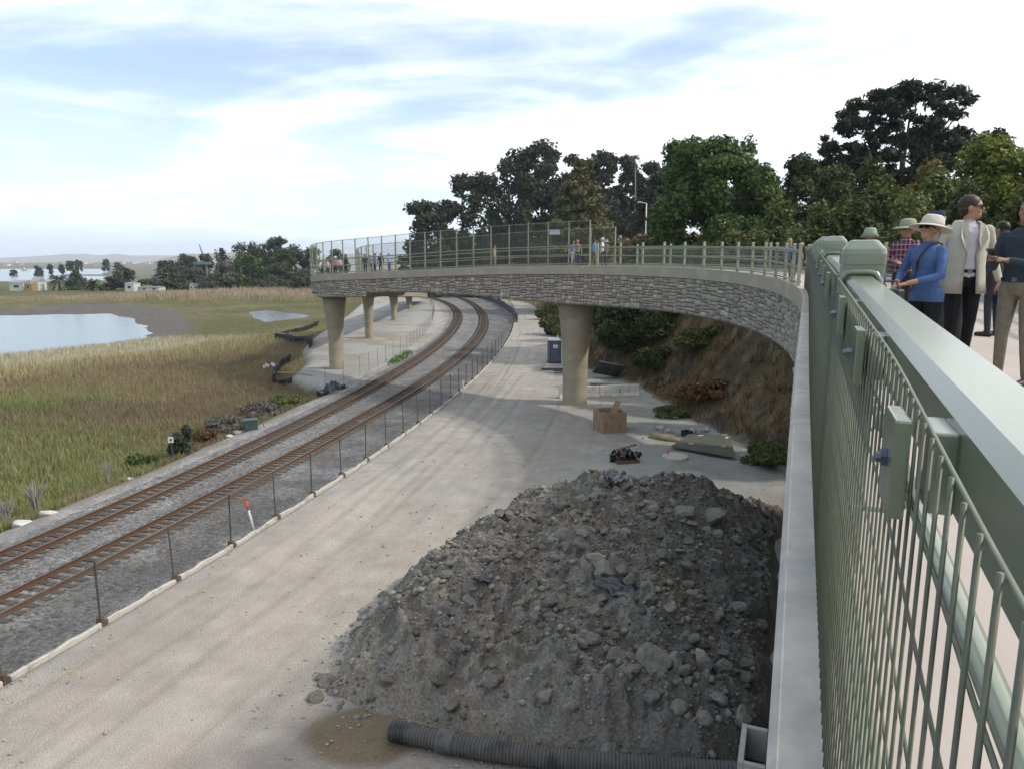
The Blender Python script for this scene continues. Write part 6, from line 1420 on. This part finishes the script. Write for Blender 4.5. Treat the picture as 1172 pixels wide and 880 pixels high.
def ball(mb, c, r, n=12):
    c = Vector(c); r = r if hasattr(r, '__len__') else (r, r, r); V = []; F = []; m = n // 2 + 1
    for i in range(1, m):
        p = math.pi * i / m
        for k in range(n): q = 2 * math.pi * k / n; V.append((c.x + r[0] * math.sin(p) * math.cos(q), c.y + r[1] * math.sin(p) * math.sin(q), c.z + r[2] * math.cos(p)))
    V += [(c.x, c.y, c.z + r[2]), (c.x, c.y, c.z - r[2])]; T = len(V) - 2
    for i in range(m - 2):
        for k in range(n): F.append((i * n + k, (i + 1) * n + k, (i + 1) * n + (k + 1) % n, i * n + (k + 1) % n))
    for k in range(n): F += [(T, k, (k + 1) % n), (T + 1, (m - 2) * n + (k + 1) % n, (m - 2) * n + k)]
    mb.add(V, F)
def person(label, loc, face, h=1.75, top=None, legs=None, sleeve=None, skin=None, hair=None, hairlen=0, arms=None, head=(0, 0), vox=.011, near=True, stout=1.0, hat=None, hatm=None, shades=False, lean=0.0, jacket=None, stride=0.0, group=None, shoe=None, short=False, female=False, belt=None):
    skin = skin or SKIN; sleeve = sleeve or top; k = h / 1.75
    t = thing('person', label, 'person', loc, math.atan2(-face[0], face[1]), group); t.scale = (k, k, k)
    mb = MB(); bones = []                                    # bones: a, b, radius, material index
    mats = [skin, top, legs, sleeve, shoe or SHOE]
    def bone(a, b, ra, rb, mi, n=10):
        a, b = Vector(a), Vector(b); mb.tube([a, a.lerp(b, .5), b], [ra, (ra + rb) / 2 * 1.03, rb], n); ball(mb, a, ra, n); ball(mb, b, rb, n); bones.append((a, b, (ra + rb) / 2, mi))
    LZ = lambda y, z: (y + lean * max(0, z - .9), z)
    def L3(x, y, z): return (x, y + lean * max(0.0, z - .9), z)
    for s in (-1, 1):
        kx = .10; ky = .02 + s * stride * .45; ax = .11; ay = -.02 + s * stride
        bone((s * .09, 0, .93), (s * kx, ky, .5), .088 * stout, .06, 2); bone((s * kx, ky, .5), (s * ax, ay, .1), .058, .043, 2); bone((s * ax, ay - .04, .045), (s * (ax + .02), ay + .15, .035), .045, .035, 4)
    W_ = 1.0 if not female else .92
    prof = [(.02, .84), (.13, .86), (.163, .93), (.155, 1.02), (.148, 1.1), (.16, 1.2), (.178, 1.31), (.175, 1.39), (.12, 1.455), (.06, 1.48), (.02, 1.49)]
    V = []; n = 22
    for r_, z in prof:
        for q in range(n):
            a = 2 * math.pi * q / n; fw = 1.0
            bx = .035 * math.exp(-((z - 1.29) / .08) ** 2) * max(0, math.sin(a)) if female else 0; bel = (stout - 1) * .25 * math.exp(-((z - 1.08) / .12) ** 2) * max(0, math.sin(a))
            V.append(L3(r_ * W_ * (1 + (stout - 1) * .5) * math.cos(a), r_ * .64 * math.sin(a) + bx + bel, z))
    F = [(i * n + q, i * n + (q + 1) % n, (i + 1) * n + (q + 1) % n, (i + 1) * n + q) for i in range(len(prof) - 1) for q in range(n)] + [tuple(range(n - 1, -1, -1)), tuple((len(prof) - 1) * n + q for q in range(n))]
    mb.add(V, F)
    bones.append((Vector(L3(0, 0, 1.05)), Vector(L3(0, 0, 1.38)), .15, 1)); bones.append((Vector((-.07, 0, .9)), Vector((.07, 0, .9)), .115, 2))
    sh = .185 * W_
    arms = arms or {}
    for s, key in ((-1, 'L'), (1, 'R')):
        el, wr = arms.get(key, ((s * .25, -.03, 1.14), (s * .26, .06, .88)))
        S_ = Vector(L3(s * sh, 0, 1.405)); E_ = Vector(L3(*el)); W3 = Vector(L3(*wr))
        bone(S_, E_, .056 * (1 if not female else .92), .044, 3); d = (W3 - E_).normalized(); cut = E_.lerp(W3, .9 if not short else .62)
        bone(E_, cut, .043, .034, 3); bone(cut, W3, .03, .026, 0)
        if near:                                             # palm, four fingers and a thumb, gently curled
            side = Vector((1, 0, 0)) if abs(d.x) < .6 else Vector((0, 1, 0)); side = (side - d * side.dot(d)).normalized(); curl = d.cross(side).normalized(); curl = curl if curl.z < 0 or abs(curl.z) < .2 else -curl
            p0 = W3 + d * .03; bone(p0 - side * .018, p0 + d * .055 - side * .024, .017, .015, 0, 8); bone(p0 + side * .018, p0 + d * .055 + side * .024, .017, .015, 0, 8)
            for j, fl in enumerate((.062, .074, .07, .056)):
                b = p0 + d * .06 + side * (-.03 + .02 * j); m_ = b + d * fl * .55 + curl * fl * .14; e = m_ + d * fl * .34 + curl * fl * .36; bone(b, m_, .0088, .008, 0, 7); bone(m_, e, .008, .007, 0, 7)
            b = p0 + d * .012 - side * s * .03; m_ = b + d * .03 - side * s * .022 + curl * .012; bone(b, m_, .0115, .0095, 0, 7); bone(m_, m_ + d * .026 + curl * .012, .0095, .008, 0, 7)
        else: bone(W3, W3 + d * .13, .03, .02, 0, 8)
    # neck and head, turned by head = (yaw, pitch)
    hc = Vector(L3(0, .0, 1.50)); Mh = Matrix.Rotation(head[0], 3, 'Z') @ Matrix.Rotation(-head[1], 3, 'X')
    bone(L3(0, -.012, 1.44), L3(0, .0, 1.55), .054, .05, 0)
    hb = MB()
    ball(hb, (0, .005, .135), (.074, .094, .098), 20); ball(hb, (0, .035, .062), (.054, .062, .062), 16); ball(hb, (0, .062, .035), (.028, .03, .026), 12); hb.tube([(0, .088, .135), (0, .112, .105), (0, .10, .092)], [.009, .015, .012], 8); ball(hb, (0, .108, .1), (.014, .013, .012), 8)
    for s in (-1, 1): ball(hb, (s * .077, -.004, .115), (.011, .021, .032), 8); ball(hb, (s * .03, .085, .15), (.022, .012, .008), 8); ball(hb, (s * .04, .07, .09), (.02, .02, .018), 8)
    ball(hb, (0, .092, .058), (.021, .009, .006), 8); ball(hb, (0, .090, .048), (.017, .009, .006), 8)
    mb.add([Mh @ Vector(v) + hc for v in hb.v], hb.f)
    bones.append((hc + Mh @ Vector((0, .02, .05)), hc + Mh @ Vector((0, 0, .15)), .085, 0))
    o = mb.build('body', mats, t, smooth=True)
    rm = o.modifiers.new('r', 'REMESH'); rm.mode = 'VOXEL'; rm.voxel_size = vox; sm = o.modifiers.new('s', 'SMOOTH'); sm.factor = .5; sm.iterations = 2 if near else 1
    dg = bpy.context.evaluated_depsgraph_get(); me = bpy.data.meshes.new_from_object(o.evaluated_get(dg)); o.modifiers.clear(); o.data = me
    me.materials.clear()
    for m_ in mats: me.materials.append(m_)
    nf = len(me.polygons); ce = np.zeros(nf * 3); me.polygons.foreach_get('center', ce); ce = ce.reshape(-1, 3); best = np.full(nf, 9.0); idx = np.zeros(nf, np.int32)
    for a, b, r_, mi in bones:
        a = np.array(a); b = np.array(b); e = b - a; q = np.clip(((ce - a) @ e) / (e @ e + 1e-12), 0, 1); d = np.linalg.norm(ce - a - q[:, None] * e, axis=1) - r_; m_ = d < best; best[m_] = d[m_]; idx[m_] = mi
    idx[(idx == 1) & (ce[:, 2] < .98)] = 2 if jacket is None and not female else 1
    if female: idx[(ce[:, 2] > .86) & (idx == 2)] = 1
    me.polygons.foreach_set('material_index', idx); me.polygons.foreach_set('use_smooth', np.ones(nf, bool)); me.update()
    def onhead(mbh, name, m_, **kw):
        mbh.v = [tuple(Mh @ Vector(v) + hc) for v in mbh.v]; return mbh.build(name, m_, t, **kw)
    if hair:
        q = MB(); ball(q, (0, -.014, .160), (.085, .100, .092), 20)
        if hairlen: ball(q, (0, -.05, .08), (.082, .062, .10 + hairlen * .5), 16); ball(q, (0, -.055, .02 - hairlen * .4), (.075, .05, .07 + hairlen * .5), 14)
        else: ball(q, (0, -.045, .11), (.078, .058, .07), 14)
        onhead(q, 'hair', hair, smooth=True)
    if near and not shades:
        for s in (-1, 1): q = MB(); ball(q, (s * .03, .0875, .128), (.011, .006, .006), 8); onhead(q, 'eye', mat('eye_dark', (.03, .02, .015), None, 3, .2))
    if shades:
        q = MB(); 
        for s in (-1, 1): q.box((s * .032, .099, .13), (.05, .012, .034)); q.box((s * .072, .04, .135), (.006, .12, .012))
        q.box((0, .103, .137), (.02, .008, .01)); onhead(q, 'sunglasses', mat('black_lens', (.008, .008, .01), None, 3, .15, spec=.6))
    if hat == 'brim':
        q = MB(); q.lathe([(.10, .165), (.15, .158), (.205, .134), (.21, .128), (.207, .126), (.15, .147), (.09, .15)], (0, 0, 0), 28, 1, 1.05); b = onhead(q, 'hat', hatm, smooth=True)
        q = MB(); q.lathe([(.115, .15), (.11, .2), (.10, .25), (.08, .272), (.03, .28), (.001, .278)], (0, -.005, 0), 26, 1, 1.08); q.v = [tuple(Mh @ Vector(v) + hc) for v in q.v]; q.build('hat_crown', hatm, b, smooth=True)
    if hat == 'bucket':
        q = MB(); q.lathe([(.15, .10), (.155, .098), (.10, .175), (.095, .22), (.07, .255), (.001, .26)], (0, -.005, 0), 24, 1, 1.08); onhead(q, 'hat', hatm, smooth=True)
    if hat == 'cap':
        q = MB(); q.lathe([(.092, .16), (.092, .19), (.082, .235), (.05, .262), (.001, .268)], (0, -.005, 0), 22, 1, 1.12); b = onhead(q, 'cap', hatm, smooth=True)
        q = MB(); q.add([(-.07, .07, .168), (.07, .07, .168), (.055, .17, .155), (-.055, .17, .155), (-.07, .07, .178), (.07, .07, .178), (.055, .17, .163), (-.055, .17, .163)], [(3, 2, 1, 0), (4, 5, 6, 7), (0, 1, 5, 4), (1, 2, 6, 5), (2, 3, 7, 6), (3, 0, 4, 7)]); q.v = [tuple(Mh @ Vector(v) + hc) for v in q.v]; q.build('cap_visor', hatm, b)
    if belt:
        q = MB(); q.lathe([(.158, 0), (.166, .004), (.166, .034), (.158, .038)], (0, 0, .985), 26, W_ * (1 + (stout - 1) * .5), .66); q.build('belt', belt, t); q = MB(); q.box((0, .113, 1.004), (.045, .01, .04)); q.build('belt_buckle', BOLT, t)
    if jacket:
        n = 30; gap = .42; prof = [(.205, .78), (.19, .9), (.172, 1.05), (.172, 1.16), (.184, 1.3), (.18, 1.38), (.14, 1.45), (.085, 1.492)]; V = []; F = []
        for r_, z in prof:
            g_ = gap * (.55 + .75 * sstep(1.15, 1.45, z) if z > 1.1 else .75)
            for lay in (0, .014):
                for q in range(n):
                    a = math.pi / 2 + g_ + (2 * math.pi - 2 * g_) * q / (n - 1); V.append(L3((r_ + lay) * math.cos(a), (r_ * .67 + lay) * math.sin(a), z))
        for i in range(len(prof) - 1):
            for q in range(n - 1):
                a = i * 2 * n + q; b = a + 2 * n; F += [(a, b, b + 1, a + 1), (a + n, a + n + 1, b + n + 1, b + n)]
            for q in (0, n - 1): a = i * 2 * n + q; b = a + 2 * n; F.append((a, a + n, b + n, b))
        for q in range(n - 1): F += [(q, q + 1, n + q + 1, n + q)]; 
        jk = MB().add(V, F).build('jacket', jacket, t, smooth=True)
        for s in (-1, 1):
            q = MB(); q.add([L3(s * .055, .10, 1.485), L3(s * .11, .095, 1.45), L3(s * .125, .142, 1.33), L3(s * .068, .146, 1.2), L3(s * .045, .138, 1.3), L3(s * .055, .09, 1.475), L3(s * .11, .085, 1.44), L3(s * .125, .130, 1.33), L3(s * .068, .134, 1.2), L3(s * .045, .126, 1.3)], [(0, 1, 2, 3, 4), (9, 8, 7, 6, 5), (0, 5, 6, 1), (1, 6, 7, 2), (2, 7, 8, 3), (3, 8, 9, 4), (4, 9, 5, 0)]); q.build('lapel', jacket, jk)
    return t
def deck_at(px, py, h):
    """where a person of height h must stand on the deck for the top of the head to sit at this bearing"""
    for Y in np.arange(2.5, 70, .02):
        x, y, z = pt(px, py, Y); s, v, d = (float(q[0]) for q in bridge_sv(np.array([x]), np.array([y])))
        if .45 < v < BW + 3 and z >= P(s, 0, -.15)[2] + h: return (x, y, P(s, 0, -.147)[2])
    return None
def on_span(px, v, s0=44, s1=84):
    best = min(np.arange(s0, s1, .1), key=lambda s: abs(586 + 813 * P(s, v)[0] / (P(s, v)[1] * math.cos(PITCH) - (P(s, v)[2] + 1 - CH) * math.sin(PITCH)) - px)); return P(best, v, -.147)
BLUE = cloth('blue_sweater', (.075, .135, .30)); BLACK = cloth('black_trousers', (.012, .012, .014)); KHAKI = cloth('khaki_trousers', (.20, .175, .13)); NAVYS = cloth('slate_shirt', (.035, .047, .062)); JACK = cloth('pale_linen_jacket', (.44, .42, .345), .92); SHIRT = cloth('pale_lilac_shirt', (.50, .46, .50), .93); STRAW = cloth('cream_straw', (.56, .52, .45), .9, 40); SAGEH = cloth('sage_hat', (.30, .32, .24), .9)
HAIRB = mat('brown_hair', (.03, .018, .011), (.05, .03, .018), 30, .5); HAIRG = mat('grey_hair', (.30, .26, .20), (.4, .35, .28), 30, .6); HAIRBL = mat('blonde_hair', (.36, .25, .13), (.26, .17, .085), 30, .5); HAIRK = mat('black_hair', (.012, .01, .009), (.022, .018, .015), 30, .45); HIVIS = cloth('hi_vis_vest', (.50, .62, .03), .92); NAVYC = cloth('navy_cap', (.02, .03, .075)); CHAR = cloth('charcoal_trousers', (.04, .04, .045)); GREYT = cloth('grey_top', (.22, .22, .22)); WHITET = cloth('white_top', (.55, .55, .55), .95); JEANS = cloth('jeans', (.05, .075, .13)); REDT = cloth('red_top', (.38, .07, .08)); LBLUE = cloth('light_blue_shirt', (.22, .34, .50)); PINKT = cloth('pale_pink_top', (.5, .36, .36)); TANT = cloth('tan_top', (.34, .27, .17))
def near_people():
    c = (1.0, 0)
    # woman in the blue sweater, looking down over the rail
    p = deck_at(1070, 242, 1.66); f = (-.93, -.36)
    w1 = person('woman in a wide cream hat and blue sweater holding a black bag in both hands', p, f, 1.60, BLUE, BLACK, None, SKIN, HAIRG, .02, {'L': ((-.24, .10, 1.14), (-.07, .37, 1.06)), 'R': ((.27, .06, 1.15), (.08, .36, 1.04))}, (.0, -.22), .0085, True, 1.12, 'brim', STRAW, True, .10, female=True, short=True)
    d = Vector((f[0], f[1], 0)).normalized(); bx = Vector(p) + d * .50
    t = thing('handbag', 'black handbag held in front by the woman in the cream hat', 'bag', (bx.x, bx.y, p[2] + .66), math.atan2(-f[0], f[1])); B_ = mat('black_leather', (.014, .014, .016), (.03, .03, .032), 20, .4, spec=.5)
    MB().box((0, 0, .13), (.30, .11, .26), taper=.9).build('bag_body', B_, t, bevel=.02); MB().box((0, .058, .2), (.26, .012, .1)).build('flap', B_, t, bevel=.004)
    MB().tube([(-.1, 0, .25), (-.07, 0, .33), (.07, 0, .33), (.1, 0, .25)], .009, 6).build('handle', B_, t)
    pr = [(.86, .155), (1.02, .15), (1.1, .148), (1.2, .158), (1.31, .176), (1.39, .172), (1.455, .12), (1.49, .06)]; pts = []
    for q in np.linspace(0, 1, 26):                          # strap from the left shoulder down to the right hip
        z = 1.475 - .50 * q; x = -.085 + .20 * q; r_ = float(np.interp(z, [a for a, b in pr], [b for a, b in pr])) * .98; yy = .64 * r_ * math.sqrt(max(.02, 1 - (x / r_) ** 2)) + .035 * math.exp(-((z - 1.29) / .08) ** 2) + .012 * math.exp(-((z - 1.08) / .12) ** 2)
        pts.append((x, yy + .10 * (z - .9) + .012, z))
    pts = [(-.10, -.09, 1.38), (-.10, -.03, 1.47), (-.095, .03, 1.485)] + pts[1:]
    st = MB(); st.tube(pts, .011, 6); st.build('bag_strap', B_, w1, smooth=True)
    # man in the pale jacket
    p = deck_at(1113, 221, 1.86); f = (-.12, -1)
    m1 = person('tall man in a pale linen jacket and dark glasses turning his head to the right', p, f, 1.84, SHIRT, BLACK, JACK, SKIN, HAIRB, 0, {'L': ((-.27, -.03, 1.15), (-.30, .08, .90)), 'R': ((.27, -.05, 1.15), (.26, .02, .88))}, (1.15, 0), .009, True, 1.05, None, None, True, 0, JACK, .06, belt=BLACK)
    R3 = Matrix.Rotation(math.atan2(-f[0], f[1]), 3, 'Z'); k = 1.84 / 1.75
    hp = Vector(p) + R3 @ (Vector((-.31, .10, .775)) * k); t = thing('cap', 'navy cap dangling from the hand of the man in the pale jacket', 'cap', tuple(hp)); mb = MB(); mb.lathe([(.001, -.13), (.05, -.125), (.085, -.08), (.092, -.02), (.088, 0)], (0, 0, 0), 18, .55, 1.1); mb.build('crown', NAVYC, t, smooth=True); mb = MB(); mb.box((0, -.12, -.05), (.05, .05, .13)); mb.build('visor', NAVYC, t, bevel=.012); MB().box((.052, .0, -.06), (.006, .05, .05)).build('patch', WHITET, t)
    # man with the phone at the right edge
    p = deck_at(1180, 229, 1.74); f = (-.9, -.45)
    m2 = person('dark haired man in a slate shirt and khaki trousers reading a phone', p, f, 1.76, NAVYS, KHAKI, None, SKIN2, HAIRK, 0, {'R': ((.25, .04, 1.12), (.10, .31, 1.20)), 'L': ((-.26, .07, 1.12), (-.03, .31, 1.18))}, (.1, -.1), .009, True, 1.08, belt=BLACK, stride=.03)
    R3 = Matrix.Rotation(math.atan2(-f[0], f[1]), 3, 'Z'); hp = Vector(p) + R3 @ Vector((.04, .43, 1.245)); t = thing('phone', 'black phone held out by the man in the slate shirt', 'phone', tuple(hp), math.atan2(-f[0], f[1])); M = Matrix.Rotation(.7, 3, 'X'); MB().box((0, 0, 0), (.07, .14, .009), M).build('phone_case', B_, t, bevel=.003); MB().box(M @ Vector((0, 0, .0055)), (.062, .128, .001), M).build('screen', mat('phone_glass', (.01, .01, .012), None, 3, .1), t)
    w = MB(); w.lathe([(.031, -.012), (.034, -.01), (.034, .01), (.031, .012)], (0, 0, 0), 14); o = w.build('wristwatch', BOLT, m2); o.location = (.125, .27, 1.193); o.rotation_euler = (1.2, .5, .4)
    # man in plaid with folded arms
    p = deck_at(1040, 248, 1.75); person('man in a sage sun hat and red plaid shirt standing with folded arms', p, (-.95, -.3), 1.69, PLAID, CHAR, PLAID, SKIN, HAIRG, 0, {'L': ((-.27, .08, 1.14), (.06, .24, 1.17)), 'R': ((.27, .08, 1.16), (-.08, .25, 1.14))}, (0, 0), .010, True, 1.0, 'brim', SAGEH, False, 0)
    p = deck_at(997, 257, 1.66); person('person in dark glasses and pale bucket hat, half hidden by the square post cap', p, (-.15, -1), 1.60, BLUE, CHAR, None, SKIN, HAIRB, .03, None, (0, 0), .011, True, 1.0, 'bucket', SAGEH, True)
    p = deck_at(1073, 238, 1.84); person('man in navy cap and yellow safety vest behind the woman in the cream hat', p, (-.5, .8), 1.78, HIVIS, CHAR, NAVYS, SKIN, HAIRG, 0, None, (.3, 0), .011, True, 1.05, 'cap', NAVYC)
    p = deck_at(1100, 248, 1.70); person('person in a white sun hat hidden behind the shoulder of the pale jacket', p, (.3, 1), 1.64, GREYT, CHAR, None, SKIN, HAIRG, 0, None, (0, 0), .012, True, 1.0, 'bucket', STRAW)
    p = deck_at(1148, 252, 1.70); person('dark dressed person standing behind the man with the phone', p, (-.4, .9), 1.68, CHAR, CHAR, None, SKIN2, HAIRK, 0, None, (0, 0), .012, True)
    p = deck_at(905, 256, 1.68); person('blonde woman in a blue top at the outer rail of the bend, seen from behind', p, (-.2, 1), 1.66, cloth('denim_blue_top', (.085, .14, .29)), KHAKI, None, SKIN, HAIRBL, .12, {'R': ((.3, .1, 1.2), (.2, .25, 1.38))}, (.4, 0), .012, True, .98, female=True)
    p = deck_at(911, 259, 1.66); person('small dark figure mostly hidden behind the blonde woman at the bend', (p[0] + .35, p[1] + .5, p[2]), (.5, .8), 1.64, CHAR, JEANS, None, SKIN, HAIRK, 0, None, (0, 0), .016, False)
near_people()
def far_people():
    G1 = 'walkers on the bridge span over the tracks'
    rows = [(566, 2.6, 'person in a tan top standing alone behind the tall screen', TANT, KHAKI, 1.72, (.9, -.2), HAIRB, None), (656, 1.5, 'person in a blue shirt and pale trousers left of the pair with the tan top', LBLUE, WHITET, 1.74, (.3, -.9), HAIRB, None), (661, 1.2, 'person in a tan top and jeans beside the blue shirted walker', TANT, JEANS, 1.75, (-.2, -1), HAIRBL, None), (680, 2.2, 'person in a light blue shirt walking toward the white capped pair', LBLUE, KHAKI, 1.78, (.9, .3), HAIRK, None), (689, 1.4, 'person in a white cap and white shirt with dark trousers above the thick pier', WHITET, CHAR, 1.82, (-.8, .2), HAIRG, 'cap'), (693, 1.8, 'person in a pale grey top and sage hat just behind the white cap', GREYT, CHAR, 1.7, (-.8, -.2), HAIRB, 'brim')]
    for px, v, lb, tp, lg, h, f, hr, ht in rows: person(lb, on_span(px, v, 44, 66), f, h, tp, lg, None, SKIN, hr, 0, {'R': ((.27, .1, 1.14), (.2, .3, 1.1))} if px % 2 else None, (0, 0), .02, False, hat=ht, hatm=WHITET if ht == 'cap' else SAGEH, stride=.1 if px in (680, 661) else 0)
    G2 = 'people gathered at the far corner of the bridge'
    rows = [(354, 1.0, 'white hatted person at the far left end of the bridge corner', WHITET, CHAR, 1.68, HAIRG, 'brim'), (358, 1.6, 'person in white next to the leftmost hat at the bridge corner', WHITET, JEANS, 1.72, HAIRG, None), (362.5, 1.2, 'pale topped person third from the left at the bridge corner', GREYT, CHAR, 1.74, HAIRB, 'cap'), (373, 1.3, 'person in a red top at the bridge corner', REDT, CHAR, 1.68, HAIRK, None), (377, 2.0, 'person in a dark red top right of the bright red one', PINKT, JEANS, 1.66, HAIRB, None), (384, 1.4, 'person in a pale pink top right of the red pair', PINKT, CHAR, 1.7, HAIRBL, 'brim'), (395, 1.0, 'person all in black standing alone near the bridge corner', CHAR, BLACK, 1.78, HAIRK, None), (418, 2.3, 'person in dark blue right of the one in black', NAVYS, CHAR, 1.72, HAIRK, None), (424, 2.7, 'person in grey behind the screen, right of the dark blue one', GREYT, JEANS, 1.7, HAIRG, None), (429, 2.2, 'person in light grey blue at the middle of the far screen', LBLUE, CHAR, 1.74, HAIRB, None), (436, 2.9, 'dark dressed person left of the last pair behind the far screen', CHAR, BLACK, 1.76, HAIRK, None), (445, 2.4, 'pale blue dressed person at the right of the far group', LBLUE, JEANS, 1.7, HAIRG, 'cap')]
    for i, (px, v, lb, tp, lg, h, hr, ht) in enumerate(rows): person(lb, on_span(px, v, 60, 80 if px < 370 else 76), (math.cos(i * 1.7), -abs(math.sin(i * 1.7)) - .2), h, tp, lg, None, SKIN, hr, 0, None, (0, 0), .026, False, hat=ht, hatm=WHITET)
far_people()

def haze():
    m = bpy.data.materials.new('haze_air'); m.use_nodes = True; t = m.node_tree; t.nodes.remove(t.nodes['Principled BSDF']); v = N(t, 'ShaderNodeVolumePrincipled'); v.inputs['Color'].default_value = (.80, .88, 1.0, 1); v.inputs['Density'].default_value = 1.3e-4; v.inputs['Anisotropy'].default_value = 0.0; t.links.new(v.outputs[0], t.nodes['Material Output'].inputs['Volume'])
    mb = MB(); mb.box((0, 0, 106), (24000, 24000, 228)); o = mb.build('haze', m); o['kind'] = 'stuff'; o['label'] = 'thin pale sea haze lying over the bay and the far hills'
    o['category'] = 'haze'
HAZE = True
if HAZE: haze()
